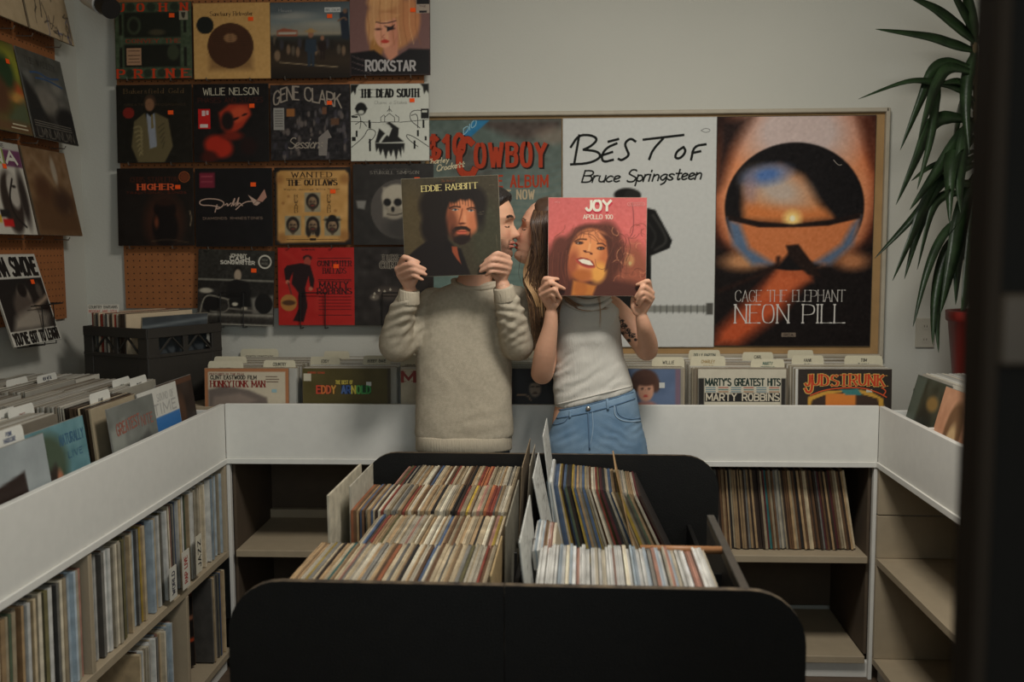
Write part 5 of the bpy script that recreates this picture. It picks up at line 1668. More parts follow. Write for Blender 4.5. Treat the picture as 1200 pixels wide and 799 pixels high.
hand(c2, [px_finger((636.5, 335.5), (638.6, 326.6), (654, 327), AY + .004, Yf - .008, Yf),
          px_finger((633.8, 340), (645, 331.6), (661.3, 338.2), AY + .004, Yf - .015, Yf),
          px_finger((634, 345.5), (649, 338.8), (657.5, 350.5), AY + .006, Yf - .014, Yf + .006),
          px_finger((637, 349.5), (647, 345.0), (651, 354), AY + .012, Yf - .006, Yf + .012)],
     P(643.5, 349, AY + .020), P(646, 368, AY + .032), [P(647.5, 360, AY + .024), P(653.5, 354, AY + .028), P(656, 347, AY + .026), P(659, 340, AY + .016)], fr=.0074, pr=.0105, palm_r=.016)
limb(c2, [(P(646, 367, AY + .032), .0205), (P(644.5, 385, AY + .044), .0255), (P(639, 412, AY + .07), .0355), (P(635, 436, 3.275), .036), (P(637, 432, 3.305), .038), (P(645, 400, 3.36), .038), (P(656, 368, 3.395), .042)], n=20)
c3 = MB()
hand(c3, [px_finger((761.8, 338), (759.6, 329.4), (746.3, 333.6), AY + .004, Yf - .008, Yf),
          px_finger((764, 343), (754.2, 336), (744.8, 348.0), AY + .004, Yf - .014, Yf),
          px_finger((764.6, 348.4), (752.8, 343), (746, 355), AY + .008, Yf - .015, Yf + .004),
          px_finger((762.2, 354), (755, 348.6), (749, 358.5), AY + .012, Yf - .008, Yf + .008)],
     P(754, 357, AY + .020), P(752, 373, AY + .032), [P(746.5, 366, AY + .022), P(742.5, 360, AY + .024), P(742, 351, AY + .024), P(744, 343, AY + .016)], fr=.0074, pr=.0105, palm_r=.016)
limb(c3, [(P(752, 372, AY + .032), .0205), (P(755, 384, AY + .05), .0255), (P(759, 402, 3.28), .033), (P(758, 411, 3.315), .034), (P(749, 398, 3.35), .036), (P(733, 376, 3.385), .040), (P(716, 361, 3.40), .044)], n=20)


def skinw(v):
    x, y = proj(v)
    c = np.array((220, 168, 138), float)
    # flower tattoo on the outer upper arm
    if v.y < 3.385 and 716 < x < 750 and 366 < y < 404:
        for (cx, cy, rx, ry) in ((723, 371, 3.0, 3.4), (727, 376, 4.4, 3.2), (724, 382, 2.4, 3), (731, 382, 4.2, 3.4), (736, 388, 4.4, 3.2), (730, 390, 2.4, 2.2), (741, 393, 4.6, 3), (737, 399, 2.6, 2), (745, 398, 2.2, 2)):
            r = ((x - cx) / rx) ** 2 + ((y - cy) / ry) ** 2
            if r < 1 and mnoise.noise(v * 300) > -.28:
                c = np.array((58, 52, 50), float)
    return tuple(c)


bodyw = fused([c1, c2, c3], skinw, (.009, .0032, .0032))
head_mesh(bodyw, WH, False, skw, (186, 62, 54), (92, 64, 48), None)
addw(bodyw, 'body', M_skin, smooth=True, colors=True)

# top
tp = MB()
tt = [(655, 716, 352, 3.39, .070, 1), (647, 726, 359, 3.392, .086, 2), (648.5, 727, 374, 3.386, .103, 0), (650, 728, 394, 3.378, .112, 0), (649.5, 731, 418, 3.37, .104, 0), (648, 738, 440, 3.364, .098, -3), (648, 742, 456, 3.361, .097, -11), (650.5, 742.5, 465, 3.36, .098, -22), (652, 742, 466.5, 3.36, .094, -22)]
tp.rings([torso_ring(a, b, y, Yc, hd, tilt=tl) for a, b, y, Yc, hd, tl in tt])
limb(tp, [(P(652, 358, 3.395), .046), (P(645, 372, 3.385), .047)], n=16)
V, Fc = remeshed(tp, .0055, 5)


def topfold(p):
    x, y = proj(p)
    d = .001 * mnoise.noise(p * 16)
    for (cx, cy, r, fx, fy, amp) in ((664, 452, 20, .22, .6, .0036), (662, 466, 16, .2, .7, .003), (705, 455, 30, .28, .5, .0026), (690, 400, 24, .1, .3, .002), (655, 425, 16, .4, .7, .003), (724, 372, 14, .8, .5, .0026)):
        k = math.exp(-((x - cx) ** 2 + (y - cy) ** 2) / r ** 2)
        if k > .02: d += amp * .7 * k * math.sin((x * fx + y * fy) * .75 + cx + 2.5 * mnoise.noise(Vector((x * .06, y * .06, cx))))
    for (cx, cy, r, amp) in ((668, 398, 13, .011), (704, 396, 13, .011)):
        d += amp * math.exp(-((x - cx) ** 2 + (y - cy) ** 2) / r ** 2) * (1 if p.y < 3.37 else 0)
    return d


V = fold(V, Fc, topfold)
m_ = MB(); m_.add(V, Fc)
top = addw(m_, 'top', M_top, smooth=True)
bv_top = BVHTree.FromPolygons(V, Fc)
# draped cowl neck
for k, (pts, r) in enumerate((([(660, 350, 3.35), (668, 357, 3.315), (684, 362, 3.295), (702, 360, 3.30), (714, 352, 3.33)], .0085), ([(663, 345, 3.36), (674, 351, 3.325), (688, 354, 3.31), (704, 351, 3.315), (713, 346, 3.34)], .010), ([(668, 341, 3.37), (680, 345, 3.335), (692, 347, 3.325), (704, 344, 3.33), (711, 340, 3.35)], .009))):
    p, rr = cat([(P(*q), r) for q in pts], 6)
    back_ = [p[-1] + Vector((-.02, .08, .012)), P(688, 345, 3.455), p[0] + Vector((.015, .08, .012))]
    mb = MB().tube(p + back_ + [p[0]], r, 10, cap=False, flat=1.3)
    addw(mb, 'cowl_fold', M_top, smooth=True)
mb = MB()
hp_ = []
for i in range(26):
    x = 652 + (741 - 652) * i / 25
    q = ray(bv_top, x, 476 - 22 * i / 25 - 1.8, .001)
    if q is not None: hp_.append(q)
mb.tube(hp_, .0028, 6)
addw(mb, 'hem', M_top, smooth=True)

# jeans
jn = MB()
wb = [(653, 744, 466, 3.358, .095, -22), (650, 747, 477, 3.357, .100, -20), (645, 752, 500, 3.356, .108, -8), (641, 757, 515, 3.355, .112, 0), (640, 759.5, 532, 3.355, .112, 0), (641, 760, 556, 3.355, .11, 0), (648, 754, 580, 3.355, .10, 0)]
jn.rings([torso_ring(a, b, y, Yc, hd, tilt=tl, sq=2.6) for a, b, y, Yc, hd, tl in wb])
for hp, dx in ((wl, -.02), (wr, .02)):
    limb(jn, [(hp + Vector((0, 0, -.02)), .094), (hp + Vector((dx * .4, -.01, -.40)), .066), (Vector((hp.x + dx * .5, 3.365, .08)), .07)])
V, Fc = remeshed(jn, .0065, 4)


def jfold(p):
    x, y = proj(p)
    d = .0008 * mnoise.noise(p * 20)
    for (cx, cy, r, fx, fy, amp) in ((662, 508, 16, .35, .7, .003), (720, 512, 22, -.35, .7, .0028), (688, 518, 12, .9, .5, .002), (745, 500, 12, .5, .8, .0025)):
        k = math.exp(-((x - cx) ** 2 + (y - cy) ** 2) / r ** 2)
        if k > .02: d += amp * .6 * k * math.sin((x * fx + y * fy) * .8 + cx + 2.5 * mnoise.noise(Vector((x * .07, y * .07, cx))))
    return d


V = fold(V, Fc, jfold)
m_ = MB(); m_.add(V, Fc)
jeans = addw(m_, 'jeans', M_jean, smooth=True)
bv_j = BVHTree.FromPolygons(V, Fc)


def on_jeans(pts, r, name, m, flat=1.0, lift=.001):
    p, _ = cat([(Vector((a, b, 0)), 1) for a, b in pts], 5)
    q = [ray(bv_j, v.x, v.y, lift) for v in p]
    q = [v for v in q if v is not None and v.y < 3.45]
    if len(q) < 2: return None
    mb = MB().tube(q, r, 6, flat=flat)
    o = mb.build(name, m, jeans, smooth=True)
    return o


on_jeans([(652, 490), (670, 487), (690, 483), (708, 478.5), (726, 473), (744, 467)], .0024, 'waist_seam', M_seam)
on_jeans([(655, 480.5), (672, 478), (690, 474), (708, 469.5), (726, 464.5), (742, 459.5)], .0026, 'waist_seam', M_seam)
on_jeans([(689, 482), (690, 500), (691, 527)], .0028, 'fly_seam', M_seam)
on_jeans([(694, 481), (695, 500), (693, 516), (690, 524)], .0014, 'fly_stitch', M_stitch)
on_jeans([(720, 475), (721, 486), (728, 492), (740, 494), (751, 493)], .0022, 'pocket_edge', M_stitch)
on_jeans([(722, 475), (724, 484), (730, 489), (740, 491), (750, 490)], .0016, 'pocket_edge', M_seam)
on_jeans([(666, 488), (662, 494), (653, 497), (646, 497)], .0018, 'pocket_edge', M_seam)
on_jeans([(711.5, 468), (712.5, 480)], .0048, 'belt_loop', M_jean, lift=.002)
on_jeans([(668.5, 481), (668, 489)], .0045, 'belt_loop', M_jean, lift=.002)
on_jeans([(751, 470), (755, 490), (757.5, 524)], .0016, 'side_seam', M_seam)
q = ray(bv_j, 689.3, 478.8, .003)
bt_ = MB().tube([q, q + Vector((0, -.004, 0))], [.0085, .0072], 14).build('button', M_chrome, jeans, smooth=True)
for hp, dx in ((wl, -.02), (wr, .02)):
    cx = hp.x + dx * .5
    s = MB()
    s.rings([[Vector((cx + .042 * w_ * math.cos(a), yy, .022 + hh * (.5 + .5 * math.sin(a)))) for a in np.linspace(0, 2 * math.pi, 18, endpoint=False)] for yy, w_, hh in ((3.235, .4, .03), (3.25, .9, .05), (3.29, 1.05, .06), (3.33, .92, .085), (3.38, .85, .10), (3.44, .8, .10), (3.46, .5, .08))])
    so_ = addw(s, 'shoe', mat('white_canvas', (200, 196, 186), .8), smooth=True)
    MB().rings([[Vector((cx + .046 * w_ * math.cos(a), 3.348 + .12 * math.sin(a), z)) for a in np.linspace(0, 2 * math.pi, 24, endpoint=False)] for z, w_ in ((.001, .95), (.012, 1), (.024, .98))]).build('shoe_sole', M_sole, so_)

# rings on fingers
def finger_ring(add, c, d, r):
    c = Vector(c); d = Vector(d).normalized(); a = d.orthogonal().normalized(); b = d.cross(a)
    pts = [c + a * r * math.cos(t_) + b * r * math.sin(t_) for t_ in np.linspace(0, 2 * math.pi, 17)]
    add(MB().tube(pts, .0011, 6, cap=False), 'finger_ring', M_gold, smooth=True)


finger_ring(addw, P(638.5, 336.8, AY - .006), P(645, 331.6, AY) - P(633.8, 340, AY), .0098)
finger_ring(addw, P(759.5, 343.0, AY - .006), P(754.2, 336, AY) - P(764, 343, AY), .0098)

# hair: cap plus long strands
hl_w = [(0, .088), (.4, .082), (.8, .066), (1.1, .045), (1.3, .02), (1.6, -.02), (2.0, -.06), (3.2, -.09)]
hm = hair_cap(WH, False, .006, hl_w)
hm.c = [(74, 52, 38)] * len(hm.v)
rr = random.Random(4)
def strand(pts, r, dark, light, blond):
    p, _ = cat([(Vector(q), 1) for q in pts], 6)
    n = len(p)
    base = len(hm.v)
    hm.tube(p, [r * (1 - .75 * (i / (n - 1)) ** 2) for i in range(n)], 4, cap=True)
    cs = []
    for i in range(n):
        k = min(1, max(0, (i / (n - 1) - blond) / .5))
        c = tuple(dark[j] * (1 - k) + light[j] * k for j in range(3))
        cs += [c] * 4
    cs += [cs[0], cs[-1]]
    hm.c[base:] = cs


DK = [(70, 50, 37), (80, 58, 42), (92, 67, 47), (62, 44, 33), (106, 78, 54)]
LT = [(150, 112, 78), (132, 98, 68), (172, 132, 92), (112, 82, 56)]
for i in range(760):
    f = i / 759
    # from the crown, over the camera-side of the head, down over the front of the shoulder
    s0 = 626 + 40 * f + rr.uniform(-2, 2)
    wv = rr.uniform(-4, 4)
    t0 = 238.5 + 3 * abs(f - .5) + rr.uniform(-.5, 1.5) + 5 * max(0, .25 - f) * 4 * .5
    Yk = 3.250 + rr.uniform(-.006, .008)
    x1 = 623 + 44 * f + rr.uniform(-1.5, 1.5)
    x2 = 624.5 + 44 * f + rr.uniform(-2, 2)
    x3 = 623.5 + 46 * f + wv
    x4 = 619 + 46 * f + wv * 1.5 + rr.uniform(-4, 4)
    x5 = 622 + 34 * f + rr.uniform(-5, 5)
    x6 = 628 + 24 * f + rr.uniform(-7, 7)
    end = rr.uniform(352, 412) if f < .6 else rr.uniform(345, 385)
    pts = [P(s0 + 4, t0 - .5, 3.34 + rr.uniform(-.03, .02)), P((s0 + x1) / 2 + 1, t0 + 8, 3.275), P(x1, 262, Yk), P(x2, 284, Yk), P(x3, 306, Yk + .006), P(x4, 330, 3.268 + rr.uniform(-.01, .01)), P(x5, (330 + end) / 2, 3.27 + rr.uniform(-.01, .012)), P(x6, end, 3.275 + rr.uniform(-.012, .012))]
    strand(pts, rr.uniform(.0013, .0025), rr.choice(DK), rr.choice(LT), rr.uniform(.35, .8))
for i in range(26):   # blond curls hanging forward, beside his shoulder
    o_ = rr.uniform(-3.2, 3.2)
    pts = [P(625 + o_, 285, 3.262), P(620 + o_, 303, 3.258), P(616 + o_ * 1.2, 318, 3.262), P(618 + o_, 332, 3.26), P(626 + o_, 346, 3.255), P(631 + o_, 360, 3.26)]
    if i % 3 == 0: pts = [P(632 + o_, 290, 3.262), P(630 + o_, 308, 3.258), P(624 + o_, 322, 3.262), P(627 + o_, 336, 3.262), P(634 + o_, 350, 3.26), P(636 + o_, 372, 3.26)]
    strand(pts, rr.uniform(.0014, .0024), (112, 80, 54), rr.choice([(206, 168, 120), (186, 144, 98)]), .1)
strand([P(611, 299, 3.30), P(608.5, 312, 3.295), P(608, 322, 3.295), P(612, 334, 3.29)], .0008, (60, 46, 34), (80, 60, 44), .5)
for i in range(34):   # locks that sweep across the chest under the pink sleeve
    o_ = rr.uniform(-3, 5)
    pp = [(655 + o_, 342 + o_ * .3), (664, 350 + o_ * .7), (676, 358 + o_ * .8), (690, 362 + o_ * .5), (704 + rr.uniform(-8, 10), 360 + o_ * .5)]
    q = [ray(bv_top, x, y, .012 + rr.uniform(0, .006)) or P(x, y, 3.285) for x, y in pp]
    q = [v if v.y < 3.33 else Vector((v.x, 3.29, v.z)) for v in q]
    strand(q, rr.uniform(.0010, .0022), rr.choice([(150, 112, 76), (120, 88, 60)]), rr.choice(LT), .2)
for i in range(3):
    pp = [(697 + i, 338), (701 + i, 350), (703 + i * .5, 366), (702 + i, 384)]
    strand([P(x, y, 3.272) for x, y in pp], .0008, (150, 112, 76), (190, 150, 104), .1)
addw(hm, 'hair', M_hairw, smooth=True, colors=True)

# ------------------------------------------------------------------ held sleeves
cv = Canvas(8, 62, 742, 785, 150, (66, 58, 42))
cv.ell(80, 420, 110, 330, (86, 72, 46), 90, al=.8).ell(640, 500, 120, 260, (66, 63, 46), 80).noise(2.5, 3, 50)
cv.ell(350, 270, 215, 170, (34, 25, 19), 40).ell(250, 430, 110, 130, (32, 23, 18), 40).ell(560, 250, 90, 110, (34, 26, 20), 40)
cv.poly([(20, 640), (110, 570), (210, 505), (330, 560), (440, 590), (505, 785), (20, 785)], (30, 22, 18), 14)
cv.poly([(300, 470), (380, 560), (410, 620), (330, 600), (230, 520)], (28, 20, 16), 20)
cv.poly([(370, 570), (410, 575), (420, 640), (438, 705), (405, 665), (372, 610)], (150, 74, 46), 8)
cv.ell(448, 352, 122, 172, (150, 84, 54), 26, ang=-6)
cv.ell(480, 330, 84, 130, (206, 128, 88), 40, ang=-6).ell(540, 400, 36, 70, (196, 116, 78), 28).ell(380, 400, 46, 100, (112, 62, 42), 36, al=.75)
cv.poly([(270, 330), (300, 230), (340, 170), (560, 160), (600, 240), (590, 330), (566, 300), (556, 250), (520, 226), (490, 240), (450, 228), (410, 252), (370, 246), (350, 290), (326, 360), (318, 440), (290, 470)], (33, 25, 19), 20)
cv.ell(290, 420, 50, 130, (33, 24, 19), 40).ell(598, 330, 34, 110, (36, 28, 22), 36).ell(250, 300, 70, 120, (33, 25, 19), 40)
for i in range(14): cv.line([(300 + i * 20, 190 + (i % 3) * 14), (290 + i * 22, 240), (300 + i * 21, 262 + (i % 4) * 9)], 5, (40, 30, 23) if i % 2 else (26, 20, 16), 6, .7)
cv.line([(366, 290), (400, 276), (446, 284)], 10, (46, 28, 20), 8).line([(500, 300), (530, 290), (562, 298)], 10, (46, 28, 20), 8)
cv.ell(408, 302, 24, 8, (170, 158, 146), 5).ell(528, 312, 22, 8, (176, 162, 150), 5).ell(410, 302, 9, 8, (46, 58, 66), 4).ell(530, 311, 9, 8, (46, 58, 66), 4)
cv.line([(380, 300), (405, 292), (436, 302)], 4, (36, 22, 17), 4).line([(506, 310), (528, 303), (552, 312)], 4, (36, 22, 17), 4)
cv.line([(462, 300), (450, 350), (430, 398), (445, 412)], 9, (126, 70, 46), 10).ell(478, 370, 12, 40, (222, 146, 104), 12).ell(455, 405, 26, 7, (90, 46, 32), 7)
cv.poly([(375, 452), (405, 428), (450, 422), (490, 428), (520, 452), (512, 470), (480, 452), (450, 448), (412, 454), (384, 486)], (44, 28, 20), 9)
cv.ell(452, 470, 40, 15, (206, 98, 72), 6).line([(410, 462), (450, 466), (492, 464)], 4, (90, 36, 28), 4)
cv.poly([(370, 470), (392, 500), (450, 506), (505, 492), (518, 466), (512, 520), (470, 556), (430, 562), (390, 535)], (42, 27, 20), 12)
cv.ell(455, 502, 16, 6, (110, 64, 46), 6)
cv.ell(450, 520, 62, 34, (40, 27, 21), 16, al=.9).ell(384, 470, 22, 50, (70, 42, 30), 20, al=.7)
for a in ((580, 340, 620, 344), (590, 330, 624, 322)): cv.line([(a[0], a[1]), (a[2], a[3])], 3, (130, 120, 96), 4, .7, 0)
cv.line([(712, 500), (716, 600)], 3, (110, 98, 74), 4, .8).line([(60, 460), (110, 500), (80, 480)], 5, (100, 84, 58), 10, .5)
D = text('EDDIE RABBITT', 160, 160, 42, 422, (222, 204, 134), .15, 'serif', rise=.022, sp=.2) + text('The Best of', 312, 96, 18, 100, (130, 78, 48), .1, 'serif', slant=.1)
D += text('OA STE', 672, 136, 8, 40, (110, 98, 76), .12)
Me = frame_matrix(P(529.2, 265.3, AY + .003), (math.cos(R(2.0)), 0, math.sin(R(2.0))), (-math.sin(R(1.6)), .02, math.cos(R(1.6))))
sleeve('record_sleeve', 'dark bearded-portrait sleeve held up by the man', 'record', None, Me, cv, D, .309, .312, .005, (150, 140, 118))
cv = Canvas(15, 40, 750, 775, 160, (206, 104, 98))
cv.vgrad([(0, (196, 98, 94)), (.4, (212, 106, 98)), (1, (176, 84, 72))]).noise(3, 3, 51)
cv.ell(330, 560, 280, 300, (92, 50, 38), 50).ell(90, 600, 110, 220, (96, 52, 40), 50).ell(640, 600, 130, 220, (150, 84, 62), 70).ell(420, 760, 380, 110, (84, 46, 36), 50).ell(110, 420, 60, 90, (100, 54, 42), 30)
cv.ell(450, 440, 130, 220, (88, 48, 36), 40).ell(340, 300, 130, 66, (92, 50, 38), 30)
cv.poly([(205, 660), (380, 700), (350, 775), (190, 775)], (196, 120, 56), 22).ell(260, 720, 50, 60, (176, 98, 46), 26, al=.7)
cv.ell(320, 470, 150, 200, (196, 112, 66), 22, ang=14).ell(300, 440, 110, 150, (226, 146, 90), 50, ang=14).ell(395, 600, 56, 80, (230, 160, 78), 34, ang=14).ell(200, 530, 40, 100, (168, 88, 56), 36, ang=10).ell(270, 620, 70, 40, (184, 104, 52), 30)
cv.ell(345, 320, 90, 36, (224, 142, 92), 26)
cv.poly([(130, 470), (160, 400), (230, 330), (300, 290), (350, 284), (260, 300), (190, 380), (160, 480), (150, 560)], (84, 46, 34), 20)
cv.poly([(400, 300), (450, 360), (465, 480), (440, 590), (480, 560), (510, 440), (470, 330)], (84, 46, 34), 18)
cv.line([(215, 368), (250, 348), (300, 352)], 10, (70, 40, 30), 9).line([(385, 384), (420, 380), (446, 402)], 9, (70, 40, 30), 8)
cv.ell(248, 378, 30, 12, (60, 34, 28), 7).ell(246, 380, 14, 6, (170, 150, 130), 4).ell(250, 378, 7, 8, (30, 20, 18), 3).ell(410, 418, 30, 13, (60, 34, 28), 7).ell(408, 420, 14, 6, (170, 150, 130), 4).ell(410, 418, 7, 8, (30, 20, 18), 3)
cv.line([(330, 380), (322, 420), (318, 440)], 14, (240, 170, 112), 12).line([(280, 436), (295, 450), (320, 444), (345, 462)], 7, (96, 50, 36), 6).ell(292, 440, 10, 7, (88, 42, 32), 5).ell(338, 458, 10, 7, (88, 42, 32), 5)
cv.poly([(222, 500), (260, 486), (310, 494), (350, 516), (370, 556), (320, 566), (262, 548), (230, 526)], (150, 60, 48), 8)
cv.poly([(240, 505), (280, 498), (330, 512), (356, 546), (320, 544), (270, 530)], (236, 226, 204), 5)
cv.line([(224, 508), (262, 545), (318, 566), (364, 560)], 9, (190, 84, 66), 7)
cv.line([(280, 310), (340, 312), (380, 350), (392, 382)], 4, (96, 52, 40), 4).line([(368, 500), (376, 560), (420, 580), (440, 570)], 3, (120, 62, 44), 4)
cv.line([(640, 80), (655, 180), (650, 300), (630, 330)], 6, (130, 66, 64), 5)
rj = random.Random(9)
for i in range(46):
    x, y = rj.uniform(520, 740), rj.uniform(260, 700)
    a = rj.uniform(0, 6.28); r_ = rj.uniform(16, 60)
    cv.line([(x + r_ * math.cos(a + t_), y + r_ * math.sin(a + t_) * 1.1) for t_ in (0, .9, 1.8, 2.6)], rj.uniform(3, 6), rj.choice([(96, 50, 40), (200, 124, 90), (226, 156, 112), (120, 62, 48), (176, 96, 70)]), 4, .7)
cv.ell(626, 510, 36, 44, (210, 160, 100), 24, al=.6).ell(630, 530, 12, 14, (190, 180, 120), 8, al=.6)
for i in range(26):
    x = rj.uniform(130, 470); y = rj.uniform(235, 300)
    cv.line([(x, y), (x - 40 + rj.uniform(-30, 60), y + 30), (x - (300 - x) * .5, y + 90)], rj.uniform(3, 6), rj.choice([(112, 62, 46), (72, 40, 32), (132, 74, 56)]), 5, .45)
for i in range(24):
    x = rj.uniform(470, 620); y = rj.uniform(330, 500)
    cv.line([(x, y), (x + rj.uniform(-10, 50), y + 80), (x + rj.uniform(-40, 40), y + 170)], rj.uniform(3, 7), rj.choice([(112, 62, 46), (72, 40, 32), (140, 80, 60)]), 5, .5)
for i in range(16):
    x = rj.uniform(20, 170)
    cv.line([(x, rj.uniform(420, 500)), (x - rj.uniform(0, 30), 560), (x + rj.uniform(-10, 20), rj.uniform(640, 760))], rj.uniform(3, 7), rj.choice([(120, 66, 48), (72, 40, 32), (140, 78, 56)]), 5, .6)
D = []
D += text('JOY', 300, 148, 66, 184, (190, 52, 66), .30, layer=1, sp=.2) + text('JOY', 298, 134, 70, 182, (220, 214, 194), .27, layer=2, sp=.2)
D += text('APOLLO 100', 276, 198, 30, 220, (224, 206, 186), .17, sp=.12)
D += strokes([[(606, 82), (612, 76), (730, 76), (736, 88), (728, 100), (612, 100), (606, 92), (606, 82)]], 2.5, (216, 150, 140), 1, 0) + text('STEREO', 618, 95, 10, 105, (216, 150, 140), .14) + text('MGS', 60, 78, 9, 40, (224, 160, 150), .12)
Mj = frame_matrix(P(699.8, 289.2, AY + .003), (math.cos(R(-.4)), 0, math.sin(R(-.4))), (math.sin(R(.4)), .02, 1))
sleeve('record_sleeve', 'pink and brown smiling-portrait sleeve held up by the woman', 'record', None, Mj, cv, D, .310, .310, .005, (190, 170, 150))
# ------------------------------------------------------------------ record stacks in the counters (tops only show as fine lines: joined)
BT = 1.10          # top height of the sleeves in the counters
BB = TZ + .019


def onz(px, py, z):
    d = CAMROT @ Vector(((px - 600) / F, -(py - 399.5) / F, -1.0))
    t_ = (z - CAMZ) / d.z
    return Vector((d.x * t_, d.y * t_, z))


STK = [(196, 194, 186), (176, 172, 160), (150, 144, 130), (206, 204, 196), (128, 118, 102), (186, 178, 160), (96, 86, 74), (164, 160, 152)]


def stack(label, center, right, back, w, L, h, seed, cols=STK, th=(.0022, .0042), lean=.05, name='record_stack', cat_='records'):
    """joined run of sleeves; right = along the sleeve width, back = stacking direction"""
    r = random.Random(seed)
    R_, B_ = Vector(right).normalized(), Vector(back).normalized()
    mb = MB()
    d = 0.0
    while d < L:
        t_ = r.uniform(*th)
        ww = w / 2 - r.uniform(0, .004)
        hh = h - r.uniform(0, .0045)
        s = r.uniform(-.004, .004)
        c = r.choice(cols)
        k = r.uniform(.85, 1.1)
        c = tuple(min(255, v * k) for v in c)
        V = []
        for z in (0, hh):
            for (a, b) in ((-ww + s, d), (ww + s, d), (ww + s, d + t_ * .8), (-ww + s, d + t_ * .8)):
                V.append(Vector(center) + R_ * a + B_ * (b + z * lean) + Vector((0, 0, z)))
        mb.add(V, [(0, 1, 5, 4), (1, 2, 6, 5), (2, 3, 7, 6), (3, 0, 4, 7), (4, 5, 6, 7)], 0, c)
        d += t_
    o = mb.build(name, M_pale, colors=True)
    return tag(o, label, cat_, kind='stuff')


def tab(x0, x1, ytop, ybase, txt, label, ink=(50, 48, 44), facing='y', col=(206, 198, 172), z=BT - .006, group=None):
    c = onz((x0 + x1) / 2, ybase, z)
    k = c.y / F
    w = (x1 - x0) * k
    h = (ybase - ytop) * k * 1.2
    c.z += .004
    if facing == 'y':
        M = frame_matrix(c + Vector((0, 0, 0)), (1, 0, 0), (0, .08, 1))
    elif facing == '+x':
        w = .125; h = min(h, .032); M = frame_matrix(c, (0, 1, 0), (-.12, 0, 1))
    H = h + .05
    lo = -.05 if facing == 'y' else -.02
    pts = [(-w / 2, lo), (w / 2, lo), (w / 2, h * .6), (w / 2 - w * .03, h * .92), (w / 2 - w * .07, h), (-w / 2 + w * .07, h), (-w / 2 + w * .03, h * .92), (-w / 2, h * .6)]
    mb = MB().prism(pts[::-1], -.0008, .0008, 'y', col=col)
    o = mb.build('divider_tab', M_matte, colors=True)
    o.matrix_world = M
    tag(o, label, 'tab', group)
    if txt:
        D = []
        lines = txt.split('|')
        hh = min(h * .62 / len(lines), .011)
        for i, t_ in enumerate(lines):
            tw = min(w * .72, hh * .62 * len(t_))
            D += text(t_, -tw / 2, -h * .86 + (i + 1) * h * .86 / len(lines) - hh * .05, hh, tw, ink, .15, slant=.1)
        m2 = MB()
        for i, (pts2, c2, ly) in enumerate(D):
            V = [(x, -.0014 - (i % 9) * 2e-5, -y) for x, y in pts2]
            ar = sum(V[a][0] * V[(a + 1) % 4][2] - V[(a + 1) % 4][0] * V[a][2] for a in range(4))
            if ar < 0: V.reverse()
            m2.add(V, [(0, 1, 2, 3)], 0, c2)
        tag(m2.build('lettering', M_matte, o, colors=True), kind='stuff')
    return o


def front_sleeve(x0, x1, cv, D, label, Y=BY + .034, grp='front sleeves of the bins in the back counter'):
    a, b = P(x0, 440, Y), P(x1, 440, Y)
    w = (b - a).length
    c = (a + b) / 2
    M = frame_matrix((c.x, Y, BB + .157), (1, 0, 0), (0, .05, 1))
    return sleeve('record_sleeve', label, 'record', grp, M, cv, D, w, .315, .004, (130, 120, 104))


def cvp(x0, x1, base, n=64):
    return Canvas(x0, 437, x1, 437 + (x1 - x0) * 1.02, n, base)


# C1
cv = cvp(239, 338, (168, 112, 74))
cv.rect(243, 441, 334, 520, (196, 184, 160), 1).poly([(243, 462), (262, 457), (290, 462), (312, 471), (320, 520), (243, 520)], (112, 100, 92), 3).poly([(250, 470), (280, 466), (300, 474), (243, 500)], (138, 122, 110), 4)
D = text('CLINT EASTWOOD FILM', 246, 449.5, 4.2, 54, (50, 44, 38), .2, 'sans') + text('HONKYTONK MAN', 246, 458.5, 7, 64, (128, 44, 36), .2, 'serif', sp=.2) + text('FEATURED IN THE FILM', 245, 444.6, 2, 40, (130, 60, 48), .2)
D += patch(311, 446, 325, 447, (120, 100, 84)) + patch(311, 449, 327, 450, (120, 100, 84)) + patch(312, 452, 326, 453, (120, 100, 84)) + patch(318, 461, 324, 465, (150, 180, 184))
front_sleeve(239, 338, cv, D, 'cream soundtrack sleeve with red serif title, leftmost bin')
# C2
cv = cvp(354, 457, (84, 74, 38)).noise(3, 6, 61)
cv.rect(454, 437, 457, 540, (60, 52, 40), 1)
D = patch(355, 443, 364, 452, (190, 182, 160)) + text('STEREO SOUND', 360, 443, 2, 20, (190, 80, 50), .2) + text('THE BEST OF', 393, 455.5, 4, 20, (200, 180, 80), .22)
for i, (ch, c) in enumerate(zip('EDDY ARNOLD', [(196, 72, 50), (206, 112, 56), (200, 96, 60), (206, 150, 70), None, (84, 110, 160), (60, 90, 150), (206, 190, 80), (90, 160, 80), (70, 150, 80), (60, 140, 70)])):
    if c: D += patch(370 + i * 5.9, 457, 375.4 + i * 5.9, 467.5, tuple(v * .45 for v in c)) + text(ch, 370.6 + i * 5.9, 466.8, 8.8, 4.3, c, .2, 'sans', layer=2)
D += patch(429, 453, 435, 458, (196, 196, 190))
front_sleeve(354, 457, cv, D, 'olive sleeve with rainbow lettering, second bin from the left')
# C3
cv = cvp(469, 570, (176, 164, 140)).noise(5, 5, 62)
D = text('MA', 471, 452, 11, 30, (130, 50, 40), .34, 'serif') + text('RIACHI', 508, 452, 11, 60, (130, 50, 40), .34, 'serif')
front_sleeve(469, 570, cv, D, 'cream sleeve with heavy maroon letters beside the man')
